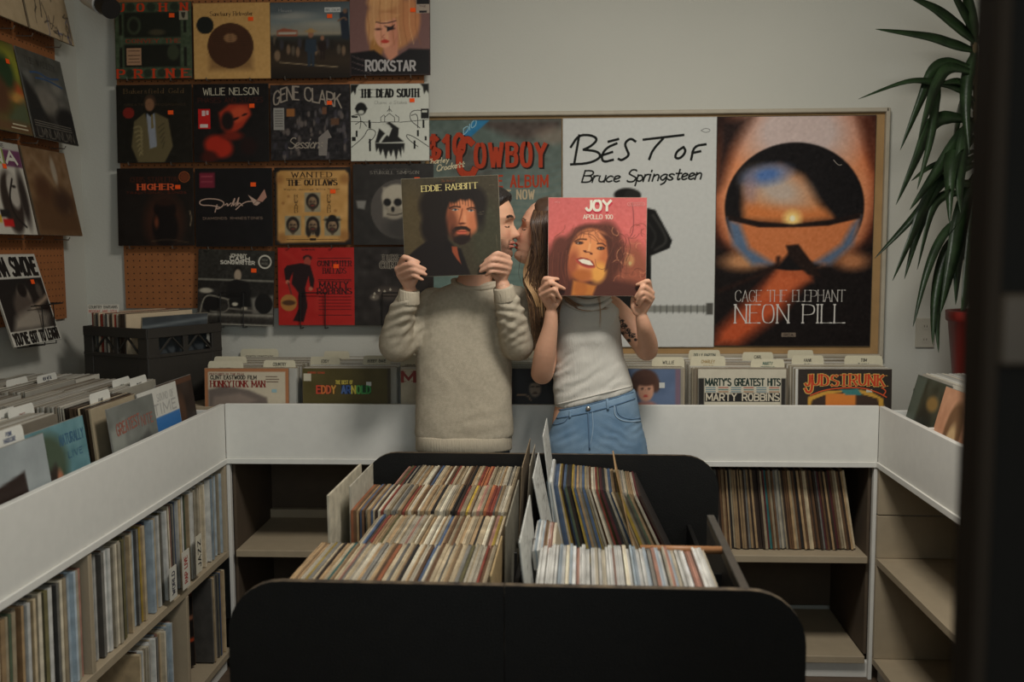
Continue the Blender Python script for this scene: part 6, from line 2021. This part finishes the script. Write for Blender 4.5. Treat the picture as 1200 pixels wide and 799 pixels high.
# C4
cv = cvp(590, 692, (32, 29, 28)).noise(3, 6, 63)
cv.rect(590, 452, 600, 480, (70, 30, 28), 4).ell(627, 461, 7, 9.5, (150, 132, 112), 2.5).ell(624, 458, 2, 1, (40, 32, 28), 1).ell(630, 458, 2, 1, (40, 32, 28), 1).ell(627, 466, 3, 1.4, (70, 50, 42), 1).line([(606, 468), (618, 468), (622, 474)], 1.6, (160, 130, 100), 1).poly([(614, 452), (622, 449), (634, 450), (638, 456), (632, 453), (620, 454)], (24, 21, 20), 2)
front_sleeve(590, 692, cv, [], 'black sleeve with a small pale face, between the couple')
# C5
cv = cvp(702, 798, (92, 108, 136)).noise(6, 7, 64)
cv.ell(756, 450, 16, 13, (78, 50, 38), 3).ell(745, 454, 7, 8, (84, 54, 40), 3).ell(768, 455, 6, 8, (84, 54, 40), 3).ell(757, 461, 9.5, 12, (204, 150, 122), 2).ell(757, 451, 12, 5, (74, 46, 34), 2.5)
cv.ell(753, 459, 2, .9, (40, 30, 28), .7).ell(761, 459, 2, .9, (40, 30, 28), .7).ell(757, 467, 3, 1.2, (180, 66, 60), .7).line([(757, 460), (758, 463.5)], .8, (170, 116, 92), .6).poly([(738, 480), (752, 473), (764, 473), (780, 482), (790, 540), (730, 540)], (170, 120, 110), 3).rect(792, 437, 798, 540, (120, 96, 110), 1)
D = patch(773, 452, 779.5, 458, (196, 196, 190))
front_sleeve(702, 798, cv, D, 'blue sleeve with a curly-haired portrait beside the jeans')
# C6
cv = cvp(818, 922, (196, 188, 168))
cv.rect(818, 448, 825, 545, (42, 38, 34), .6).rect(916, 448, 922, 545, (42, 38, 34), .6).noise(2, 5, 65)
D = text("MARTY'S GREATEST HITS", 827, 456.5, 8, 88, (36, 52, 44), .2, sp=.22)
D += patch(826, 465.5, 915, 476, (34, 32, 30)) + text('MARTY ROBBINS', 828, 474.5, 8, 86, (200, 190, 168), .19, layer=2, sp=.25)
for i, (y, c) in enumerate(((459, (170, 80, 60)), (461.5, (90, 120, 110)), (464, (160, 110, 70)))):
    for j in range(6): D += patch(827 + j * 15, y - .5, 839 + j * 15, y + .6, c if j % 2 else (100, 130, 140))
front_sleeve(818, 922, cv, D, 'cream sleeve headed with green greatest-hits lettering')
# C7
cv = cvp(936, 1046, (48, 40, 34)).noise(2, 4, 66)
cv.poly([(948, 472), (966, 465), (1000, 462), (1020, 464), (1036, 474), (1046, 545), (940, 545)], (200, 150, 60), 1).poly([(952, 476), (970, 468), (1002, 465), (1030, 474), (1040, 545), (944, 545)], (60, 44, 34), 1).rect(968, 468, 1004, 540, (206, 122, 50), 1).poly([(985, 463), (1006, 461), (1012, 470), (992, 469)], (60, 120, 116), 1)
D = []
for L, c, tw in ((1, (206, 170, 90), .34), (2, (190, 66, 36), .2)):
    D += text('JUD', 944, 458 , 13, 27, c, tw, 'serif', layer=L, arc=.1) + text('STRUNK', 975, 458, 13, 62, c, tw, 'serif', layer=L, arc=.1) + text('J', 944, 466, 20, 8, c, tw * .7, layer=L)
D += patch(1016, 462, 1023, 466, (190, 184, 164), 3) + strokes([[(950, 470), (966, 463), (990, 460), (1012, 460), (1030, 466), (1040, 472)], [(1034, 460), (1040, 464), (1036, 470)]], 1.4, (206, 84, 44), 3)
front_sleeve(936, 1046, cv, D, 'dark sleeve with ornate orange arched lettering, rightmost bin')
for i, (x0, x1, nm, L) in enumerate(((237, 346, 'the cream soundtrack sleeve', .37), (353, 464, 'the olive sleeve', .38), (468, 576, 'the maroon-lettered sleeve', .34), (589, 696, 'the black sleeve', .34), (700, 803, 'the blue portrait sleeve', .37), (813, 925, 'the greatest-hits sleeve', .38), (931, 1049, 'the orange-lettered sleeve', .38))):
    a, b = P(x0, 440, BY + .045), P(x1, 440, BY + .045)
    stack(f'clear-sleeved records packed behind {nm} in the back counter', ((a.x + b.x) / 2, BY + .052, BB), (1, 0, 0), (0, 1, 0), min((b - a).length, .335), L, .313, 70 + i, cols=[(206, 202, 190), (190, 182, 164), (168, 158, 138), (214, 212, 204), (150, 138, 116), (120, 108, 90)], lean=.04)
GT = 'divider tabs in the back counter bins'
for (x0, x1, yt, yb, tx, lab, ink) in (
        (243, 286, 426, 436, 'COUNTRY', 'tab marked COUNTRY at the left of the leftmost bin', None), (250, 290, 420.5, 430, '', 'blank tab just behind the COUNTRY tab', None), (308, 347, 425, 435, 'COUNTRY|COMPS', 'tab marked COUNTRY COMPS in the leftmost bin', None),
        (281, 327, 411.5, 421, 'COUNTRY SOUNDTRACKS', 'wide rear tab in the leftmost bin', (120, 112, 100)),
        (363, 399, 421, 432, 'EDDY|ARNOLD', 'front left tab above the olive sleeve', None), (379, 410, 414.5, 425, 'BAKER', 'middle tab above the olive sleeve', None), (385, 414, 408, 417, 'ATKINS', 'rear tab above the olive sleeve', None), (425, 458, 420, 432, 'BOBBY BARE|THE BYRDS', 'right tab above the olive sleeve by the elbow', None),
        (469, 500, 420, 432, 'MAC DAVIS', 'front tab above the maroon-lettered sleeve', None), (474, 500, 408, 421, 'JOHNNY|CASH', 'rear tab above the maroon-lettered sleeve', None), (600, 632, 414, 424, 'KRIS', 'tab seen between the couple', None),
        (718, 737, 406, 416, '', 'tab behind her elbow at the left of the blue sleeve', None), (774, 799, 409, 420, 'WILLIE', 'rear tab above the blue portrait sleeve', None), (764, 802, 422, 434, 'WILLIE|NELSON', 'front tab above the blue portrait sleeve', None),
        (802, 838, 407.5, 417, 'OLIVIA', 'rearmost left tab of the greatest-hits bin', (40, 90, 70)), (807, 844, 413.5, 425, 'DOLLY PARTON|PORTER', 'second left tab of the greatest-hits bin', (30, 60, 60)), (809, 850, 421, 433, 'CHARLEY|PRIDE', 'front left tab of the greatest-hits bin', (150, 120, 60)),
        (862, 897, 409, 418, 'JOHN|PRINE', 'rear right tab of the greatest-hits bin', None), (870, 906, 416, 427, 'CARL|SMITH', 'middle right tab of the greatest-hits bin', None), (880, 919, 424, 434.5, 'MARTY|ROBBINS', 'front right tab marked MARTY ROBBINS', (40, 90, 80)),
        (913, 945, 408, 417, 'COUNTRY', 'rearmost left tab of the rightmost bin', None), (923, 953, 413.5, 424, 'GEORGE', 'second left tab of the rightmost bin', None), (928, 965, 420, 431, 'HANK|SNOW', 'front left tab of the rightmost bin', None), (965, 1000, 407, 416.5, 'COUNTRY|GOSPEL', 'tab with red marker writing in the rightmost bin', (196, 52, 36)), (990, 1034, 420, 430.5, 'TOM|T HALL', 'wide right tab of the rightmost bin', None)):
    tab(x0, x1, yt, yb, tx, 'cream ' + lab, ink or (52, 50, 46), group=GT)
stack('brown records packed in the right corner of the back counter', (1.30, 3.60, BB), (0, 1, 0), (1, 0, 0), .26, .14, .22, 91, cols=[(120, 96, 72), (80, 62, 46), (150, 128, 100)], th=(.006, .010))

# ------------------------------------------------------------------ left counter sleeves and stacks
GLc = 'front sleeves of the bins in the left counter'


def far_y(px, py, dx):
    return zrow(px, py, BX0 - dx)[1] - .157


YS = [far_y(50, 515, .045), far_y(96, 492, .075), far_y(178, 470, .05), far_y(205, 455, .09), far_y(223, 452, .105)]


def left_front(Yc, Xt, cv, D, label, lean=.13, w=.31, st=None):
    up = Vector((-lean, 0, 1)).normalized()
    c = Vector((Xt, Yc, BT)) - up * .157
    c.z = BT - .157 * up.z
    return sleeve('record_sleeve', label, 'record', GLc, frame_matrix(c, (0, 1, 0), up), cv, D, w, .315, .004, (150, 148, 140), sticker=st)


cv = Canvas(0, 0, 100, 100, 60, (150, 156, 156)).noise(5, 8, 80)
cv.poly([(0, 30), (66, 22), (68, 58), (0, 66)], (44, 32, 28), 2).poly([(0, 66), (68, 58), (72, 100), (0, 100)], (146, 130, 110), 2)
left_front(YS[0], BX0 - .045, cv, [], 'pale grey sleeve with a dark square, nearest in the left counter')
cv = Canvas(0, 0, 100, 100, 72, (96, 134, 140)).noise(8, 6, 81)
cv.ell(30, 30, 34, 26, (70, 84, 66), 10).poly([(20, 40), (44, 30), (60, 60), (66, 100), (20, 100)], (56, 46, 40), 5).ell(48, 50, 6, 14, (180, 120, 90), 3).ell(44, 72, 5, 14, (190, 124, 92), 3)
D = text('NATURALLY', 56, 18, 8, 40, (60, 96, 120), .16) + text('LIVE', 66, 30, 5, 24, (60, 96, 120), .16) + polyp([(66, 48), (84, 44), (86, 52), (68, 58)], (190, 200, 200)) + polyp([(66, 62), (86, 60), (84, 70), (72, 74)], (190, 200, 200))
left_front(YS[1], BX0 - .075, cv, D, 'blue-green sleeve with a seated figure in the left counter')
cv = Canvas(0, 0, 100, 100, 72, (112, 114, 108)).noise(6, 7, 82)
cv.poly([(0, 20), (30, 14), (20, 100), (0, 100)], (136, 138, 130), 8).poly([(50, 40), (80, 30), (96, 60), (60, 90)], (84, 84, 80), 5).rect(72, 42, 78, 52, (176, 176, 168), 1)
D = text('GREATEST', 12, 26, 10, 50, (144, 88, 74), .16, rise=.05) + text('NITE', 66, 26, 9, 26, (140, 92, 80), .16)
left_front(YS[2], BX0 - .05, cv, D, 'grey plastic-wrapped sleeve with faded red lettering, left counter')
cv = Canvas(0, 0, 100, 100, 80, (206, 204, 194))
cv.rect(0, 30, 100, 100, (58, 116, 176), 1).poly([(0, 92), (24, 66), (44, 86), (60, 78), (84, 100), (0, 100)], (40, 44, 50), 2).poly([(52, 52), (70, 44), (90, 74), (72, 84)], (176, 178, 170), 2)
D = text('SOUND OF', 46, 14, 7, 44, (182, 180, 172), .14) + text('TIME', 34, 27, 10, 58, (172, 170, 164), .18)
left_front(YS[3], BX0 - .09, cv, D, 'white sleeve with a blue lower half in the left counter')
cv = Canvas(0, 0, 100, 100, 60, (52, 42, 36)).noise(4, 5, 84)
cv.ell(60, 40, 12, 24, (86, 60, 44), 8).rect(0, 0, 100, 6, (90, 60, 44), 1)
left_front(YS[4], BX0 - .105, cv, [], 'dark brown sleeve with an orange sticker, far end of the left counter', lean=.13, st=[(84, 60, .024, ORG)])
GRY = [(170, 166, 154), (156, 150, 136), (184, 180, 170), (142, 132, 116), (190, 184, 170), (126, 116, 102)]
stack('grey clear-sleeved records behind the nearest grey sleeve', (BX0 - .092, YS[0], BB), (0, 1, 0), (-1, 0, 0), .31, .25, .312, 100, GRY, lean=.06)
stack('grey clear-sleeved records behind the blue-green sleeve', (BX0 - .122, YS[1], BB), (0, 1, 0), (-1, 0, 0), .30, .24, .312, 101, GRY, lean=.06)
stack('grey clear-sleeved records farther behind the faded red-lettered sleeve', (BX0 - .150, YS[2], BB), (0, 1, 0), (-1, 0, 0), .31, .20, .312, 102, GRY, lean=.06)
stack('dark and cream edged records just behind the faded red-lettered sleeve', (BX0 - .064, YS[2], BB), (0, 1, 0), (-1, 0, 0), .31, .085, .306, 104, [(52, 42, 34), (70, 56, 44), (200, 182, 150), (40, 34, 30), (120, 100, 78)], lean=.10, th=(.004, .007))
stack('clear-sleeved records behind the blue and white sleeve', (BX0 - .137, YS[3], BB), (0, 1, 0), (-1, 0, 0), .31, .21, .312, 103, GRY, lean=.06)
for i, yc in enumerate((1.75, 2.085, 2.42, 2.75, 3.08, 3.33)):
    stack(('nearest', 'second', 'third', 'fourth', 'fifth', 'farthest')[i] + ' stack of records along the left wall counter', (-1.612, yc, BB), (0, 1, 0), (-1, 0, 0), .31 if i < 5 else .17, .27, .314 - .006 * (i % 2), 110 + i, GRY, lean=.03)
stack('near stack of records by the aisle of the left counter', (BX0 - .09, YS[0] - .32, BB), (0, 1, 0), (-1, 0, 0), .31, .25, .312, 120, GRY, lean=.06)
GT = 'divider tabs in the left counter bins'
for (x, yt, yb, tx, lab, ink) in ((21, 443, 456, 'HEAVY', 'tab with faint writing near the left wall sleeves', (150, 90, 80)), (56, 433, 451, 'NEW METAL|CITY', 'tab with black and red writing by the left wall', (60, 60, 80)),
                                  (143, 441, 456, 'SOUL', 'left tab of the pair below the black crate', (90, 90, 84)), (163, 440, 454, 'BLUES', 'right tab of the pair below the black crate', (30, 30, 30)), (118, 460, 473, 'FUNK', 'white tab behind the faded red-lettered sleeve', (80, 80, 76)),
                                  (26, 476, 491, 'RIOT', 'tab above the blue-green sleeve', (150, 100, 90)), (4, 480, 496, 'SKA', 'tab cut by the left edge of the picture', (120, 120, 120)), (11, 494, 520, 'PUNK|HARDCORE', 'large tab above the nearest grey sleeve', (80, 90, 120))):
    tab(x - 12, x + 12, yt, yb, tx, 'white ' + lab, ink, facing='+x', col=(210, 208, 198), group=GT)

# ------------------------------------------------------------------ right counter
def right_front(Yc, Xt, cv, D, label, lean=.26, w=.31):
    up = Vector((lean, 0, 1)).normalized()
    c = Vector((Xt, Yc, BT)) - up * .157
    c.z = BT - .157 * up.z + .004
    return sleeve('record_sleeve', label, 'record', 'front sleeves of the bins in the right counter', frame_matrix(c, (0, -1, 0), up), cv, D, w, .315, .004, (150, 148, 140))


cv = Canvas(0, 0, 100, 100, 64, (66, 70, 56)).noise(7, 5, 90)
cv.ell(50, 60, 24, 34, (44, 46, 38), 10).ell(62, 24, 16, 8, (150, 120, 70), 5).ell(66, 70, 14, 20, (130, 96, 60), 8).poly([(0, 0), (30, 0), (20, 100), (0, 100)], (90, 100, 88), 8)
right_front(3.275, 1.222, cv, [], 'dark green gatefold sleeve at the far end of the right counter', w=.30)
cv = Canvas(0, 0, 100, 100, 64, (204, 150, 116)).noise(6, 5, 91)
cv.ell(46, 40, 20, 30, (120, 88, 60), 5).ell(46, 56, 12, 24, (206, 176, 130), 5).rect(2, 76, 40, 80, (190, 90, 60), 2).ell(60, 80, 30, 14, (150, 100, 84), 8).rect(78, 0, 100, 100, (120, 70, 48), 4)
right_front(2.985, 1.205, cv, [], 'peach sleeve with a framed figure in the right counter', w=.30)
WH_ = [(214, 214, 208), (196, 196, 190), (176, 172, 160), (206, 200, 184), (222, 222, 216)]
stack('white-edged records behind the dark green sleeve', (1.165, 3.285, BB), (0, 1, 0), (1, 0, 0), .30, .30, .312, 130, WH_, lean=.24)
stack('white-edged records behind the peach sleeve', (1.148, 2.99, BB), (0, 1, 0), (1, 0, 0), .30, .32, .312, 131, WH_, lean=.24)
stack('pale records near the open door in the right counter', (1.16, 2.6, BB), (0, 1, 0), (1, 0, 0), .31, .30, .312, 132, WH_, lean=.2)

# ------------------------------------------------------------------ black plastic crate in the corner
M_crate = mat('black_crate_plastic', (46, 42, 36), .6, .12, 20, .05)
ca_ = R(-27)
nx, ny, cz = -1.462, 3.455, LZ - .2 + .186
Lx, Ly, Hc = .345, .35, .285       # along left direction, along right direction
dl = Vector((-.89, .454, 0)); dr = Vector((.454, .89, 0))
crate = thing('crate', 'black plastic crate of records in the left corner', 'crate', (nx + dl.x * Lx / 2 + dr.x * Ly / 2, ny + dl.y * Lx / 2 + dr.y * Ly / 2, cz))
CM = Matrix((dl * -1, dr, Vector((0, 0, 1)))).transposed().to_4x4()   # local x to the right corner side, y back
crate.matrix_world = Matrix.Translation(crate.location) @ CM
hx, hy, tt = Lx / 2, Ly / 2, .012


def crate_wall(axis, s):
    mb = MB()
    def bx(a0, a1, z0, z1, d0=0, d1=tt):
        if axis == 'y': mb.box(a0, a1, s * hy - s * d0, s * hy - s * d1, z0, z1, b=.0015)
        else: mb.box(s * hx - s * d0, s * hx - s * d1, a0, a1, z0, z1, b=.0015)
    h_ = hx if axis == 'y' else hy
    bx(-h_, h_, Hc - .035, Hc, -.004, tt)
    bx(-h_, h_, .012, .185)
    bx(-h_, h_, .178, .19, -.004, tt)
    bx(-h_, h_, 0, .02, -.003, tt)
    for a in (-h_, h_ - .05): bx(a, a + .05, 0, Hc, -.002, tt)
    bx(-.012, .012, .185, Hc - .03)
    n = 4
    for i in range(n):      # zigzag truss bars in the window
        x0 = -h_ + .05 + (2 * h_ - .1) * i / n; x1 = x0 + (2 * h_ - .1) / n
        za, zb = (.19, Hc - .035) if i % 2 == 0 else (Hc - .035, .19)
        q = lambda a, z: Vector((a, s * (hy - tt / 2), z)) if axis == 'y' else Vector((s * (hx - tt / 2), a, z))
        mb.tube([q(x0, za), q(x1, zb)], .0045, 6)
    return mb.build('side_wall', M_crate, crate)


for ax, s in (('y', -1), ('y', 1), ('x', -1), ('x', 1)): crate_wall(ax, s)
MB().box(-hx + tt, hx - tt, -hy + tt, hy - tt, .004, .014).build('crate_floor', M_crate, crate)
cc = Vector(crate.location)
def cw(x, y, z): return crate.matrix_world @ Vector((x, y, z))
stack('old records standing in the black crate', cw(.04, .0, .016), dr, dl, .31, .19, .318, 140, [(200, 180, 150), (150, 60, 46), (120, 100, 80), (70, 56, 46), (210, 200, 180), (90, 90, 84)], lean=.0, th=(.004, .008))
cv = Canvas(0, 0, 100, 100, 48, (72, 76, 78)).noise(6, 5, 92)
cv.line([(0, 12), (100, 6)], 3, (120, 126, 126), 3)
sleeve('record_sleeve', 'dark grey sleeve lying forward in the black crate', 'record', None, frame_matrix(cw(.105, .0, .170), tuple(dr), (-.12 * dl.x, -.12 * dl.y, 1)), cv, [], .31, .31, .005, (150, 140, 120))
for i, (xx, hh) in enumerate(((.125, .312), (.14, .308))):
    pass
a = P(103, 361, 3.66)
o = tab(0, 1, 0, 1, '', 'x') if False else None
cv = Canvas(0, 0, 100, 26, 40, (206, 200, 184), m=12)
D = text('COUNTRY BARGAINS', 4, 11, 8, 92, (60, 56, 50), .16) + text('REGGAE AND SOUL', 4, 23, 7, 92, (190, 60, 44), .16)
pt = P(121, 362, 3.66)
sleeve('section_tag', 'white card with black and red lettering in the crate', 'tag', None, frame_matrix(pt, (1, .1, 0), (0, .1, 1)), cv, D, .115, .033, .0015, (200, 196, 184), m=M_matte)

# ------------------------------------------------------------------ plant in a red pot
M_leaf = mat('dark_leaf', (44, 64, 36), .42, .35, 14, .1, rgb2=(24, 38, 20), stretch=(1, 1, 1), spec=.4)
M_pot = mat('red_glazed_pot', (120, 26, 20), .45, .2, 8)
M_soil = mat('potting_soil', (50, 38, 30), .95, .3, 60, .4)
M_stem = mat('plant_stem', (112, 96, 66), .8, .3, 30, .3)
pc = Vector((1.585, 3.70, BB))
plant = thing('potted_plant', 'tall drooping strap-leaved plant in a red pot, right corner', 'plant', pc)
PT_Z = P(1115, 366, 3.62).z
hpot = PT_Z - BB
pot = MB()
prof = [(.105, 0), (.115, .02), (.135, hpot * .5), (.158, hpot - .04), (.166, hpot - .035), (.168, hpot), (.150, hpot), (.146, hpot - .05), (.05, hpot - .05)]
pot.rings([[Vector((r_ * math.cos(a_), r_ * math.sin(a_), z_)) for a_ in np.linspace(0, 2 * math.pi, 32, endpoint=False)] for r_, z_ in prof])
pot.build('pot', M_pot, plant, smooth=True)
MB().rings([[Vector((r_ * math.cos(a_), r_ * math.sin(a_), z_)) for a_ in np.linspace(0, 2 * math.pi, 24, endpoint=False)] for r_, z_ in ((.144, hpot - .06), (.146, hpot - .03), (.10, hpot - .022))]).build('soil', M_soil, plant)
crowns = [P(1143, 50, 3.69) - pc, P(1143, 130, 3.70) - pc, P(1143, 225, 3.70) - pc]
for i, c_ in enumerate(crowns):
    st_ = MB().tube([Vector((.02 * (i - 1), .01 * i, hpot - .05)), Vector((c_.x * .4 + .03 * (i - 1), .01, (hpot + c_.z) / 2)), c_], [.016, .013, .009], 10)
    st_.build('stem', M_stem, plant, smooth=True)


def leaf(pts, w, Y0, Y1, twist=0.0):
    k = len(pts)
    P3 = [P(x, y, Y0 + (Y1 - Y0) * i / (k - 1)) - pc for i, (x, y) in enumerate(pts)]
    p, _ = cat([(q, 1) for q in P3], 6)
    n = len(p)
    V = []
    for i, q in enumerate(p):
        t_ = (p[min(i + 1, n - 1)] - p[max(i - 1, 0)]).normalized()
        s = t_.cross(Vector((math.sin(twist), -math.cos(twist), .25))).normalized()
        nn = s.cross(t_).normalized()
        f = i / (n - 1)
        ww = w * 1.35 * (.35 + .65 * min(1, f * 4)) * (1 - max(0, (f - .45) / .55) ** 1.6) * .5 + .0006
        V += [q - s * ww + nn * ww * .25, q, q + s * ww + nn * ww * .25, q - nn * .0012]
    Fc = []
    for i in range(n - 1):
        a, b = i * 4, (i + 1) * 4
        Fc += [(a, a + 1, b + 1, b), (a + 1, a + 2, b + 2, b + 1), (a + 2, a + 3, b + 3, b + 2), (a + 3, a, b, b + 3)]
    mb = MB(); mb.add(V, Fc)
    mb.build('leaf', M_leaf, plant, smooth=True)


for i, (pts, w) in enumerate((
        ([(1143, 50), (1120, 30), (1094, 10), (1064, -4)], .032), ([(1143, 60), (1115, 52), (1085, 43), (1026, 34)], .030), ([(1143, 40), (1128, 14), (1112, -14)], .030), ([(1143, 46), (1136, 10), (1132, -20)], .03),
        ([(1143, 82), (1112, 75), (1093, 84), (1078, 118), (1055, 176)], .034), ([(1143, 86), (1112, 80), (1096, 100), (1086, 130), (1076, 165)], .030), ([(1143, 118), (1120, 103), (1096, 97), (1062, 96), (1006, 116)], .020), ([(1143, 104), (1122, 96), (1104, 98)], .022),
        ([(1143, 142), (1108, 138), (1088, 150), (1072, 188), (1050, 240)], .036), ([(1143, 146), (1124, 162), (1098, 200), (1066, 246)], .036), ([(1143, 160), (1116, 190), (1078, 246), (1025, 303)], .028), ([(1100, 98), (1096, 120), (1090, 165), (1075, 222)], .022),
        ([(1143, 192), (1108, 208), (1084, 236), (1068, 276), (1046, 329)], .034), ([(1120, 225), (1090, 240), (1076, 270), (1060, 327)], .026), ([(1143, 160), (1122, 172), (1114, 200), (1113, 262)], .040), ([(1143, 205), (1126, 250), (1116, 300), (1102, 368)], .046),
        ([(1128, 226), (1104, 230), (1090, 252), (1075, 316)], .024), ([(1130, 250), (1104, 278), (1086, 320), (1070, 383)], .022), ([(1125, 270), (1107, 300), (1096, 350), (1093, 404)], .028), ([(1143, 240), (1132, 262), (1122, 300), (1120, 357)], .044),
        ([(1143, 215), (1124, 216), (1106, 224)], .02), ([(1143, 176), (1118, 186), (1090, 196), (1068, 212)], .018), ([(1143, 182), (1122, 196), (1104, 204)], .018), ([(1143, 230), (1136, 290), (1130, 350), (1126, 364)], .036), ([(1130, 300), (1104, 330), (1098, 370), (1100, 413)], .022),
        ([(1143, 60), (1134, 90), (1132, 130), (1136, 180)], .03), ([(1143, 140), (1130, 160), (1124, 210), (1126, 250)], .034))):
    leaf(pts, w, 3.69 + .02 * math.sin(i), 3.56 + .05 * math.sin(i * 2.1), twist=.5 * math.sin(i * 1.7))
for i in range(14):   # leaves on the far side, hidden by the door from here
    a_ = -1.2 + i * .22
    c_ = crowns[i % 3] + pc
    L = .38
    k_ = [c_, c_ + Vector((.14 * math.cos(a_), .08 * math.sin(a_), .05)), c_ + Vector((.24 * math.cos(a_), .12 * math.sin(a_), -.05)), c_ + Vector((.30 * math.cos(a_), .14 * math.sin(a_), -.24))]
    pts = [proj(q) for q in k_]
    leaf(pts, .032, c_.y, c_.y + .10 * math.sin(a_), twist=a_)

# ------------------------------------------------------------------ wall socket, spotlight, open door
c0 = P(1084, 390, WY - .004)
sock = MB().box(-.036, .036, -.004, .004, -.058, .058, b=.002).build('power_outlet', mat('outlet_plastic', (176, 170, 154), .4, .03))
sock.location = c0
tag(sock, 'cream double power outlet on the wall behind the plant', 'outlet')
for s in (-1, 1):
    mb = MB().prism([(.015 * math.cos(a), s * .026 + .013 * math.sin(a)) for a in np.linspace(0, 6.283, 14, endpoint=False)], -.0062, -.0042)
    f_ = mb.build('socket_face', mat('outlet_plastic'), sock)
    for dx in (-.005, .005):
        MB().box(dx - .0009, dx + .0009, -.0072, -.0061, s * .026 - .003, s * .026 + .005).build('slot', M_hole, f_)
A, B = P(104, -6, 3.70), P(120, 4, 3.64)
sp = thing('spotlight', 'white cylindrical spotlight with a black nose, top left', 'lamp', (A.x, A.y, CZ - .001))
o = MB().tube([A + (A - B) * .25, A + (A - B) * .22, A, B], [.02, .036, .040, .040], 20).build('lamp_body', mat('white_enamel', (206, 204, 196), .4, .03), sp, smooth=False); o.location = -Vector(sp.location)
o = MB().tube([B, B + (B - A) * .05, B + (B - A) * .62, B + (B - A) * .62], [.030, .034, .036, .026], 20).build('lamp_nose', M_wire, sp); o.location = -Vector(sp.location)
o = MB().tube([A, Vector((A.x, A.y, CZ - .02))], .008, 8).build('stem', M_chrome, sp); o.location = -Vector(sp.location)
o = MB().box(A.x - .06, A.x + .06, A.y - .02, A.y + .02, CZ - .022, CZ - .001, b=.002).build('ceiling_mount', mat('white_enamel'), sp); o.location = -Vector(sp.location)
# narrow panelled door leaf standing close to the camera on the right
M_door = mat('dark_brown_door', (44, 35, 26), .8, .2, 8, .1, stretch=(1, 1, .15), spec=.15)
M_doorp = mat('darker_door_panel', (20, 17, 13), .8, .2, 8, .05, spec=.15)
dx0 = P(1140, 400, .86).x
door = thing('door_1', None, None, (dx0, .86, 0), R(4))
door['kind'] = 'structure'
for nm, bx_ in (('stile', (0, .014, -.02, .02, .01, 2.06)), ('stile', (.27, .34, -.02, .02, .01, 2.06)), ('middle_rail', (.0145, .2695, -.019, .019, 1.440, 1.500)), ('rail', (.0145, .2695, -.019, .019, .01, .2)), ('rail', (.0145, .2695, -.019, .019, 1.96, 2.06))):
    MB().box(*bx_, b=.003).build(nm, mat('worn_brown_rail', (70, 57, 42), .6, .2, 8) if nm == 'middle_rail' else M_door, door)
for z0, z1 in ((.2, 1.44), (1.50, 1.96)):
    MB().box(.0145, .2695, -.006, .006, z0 + .0005, z1 - .0005).build('door_panel', M_doorp, door)
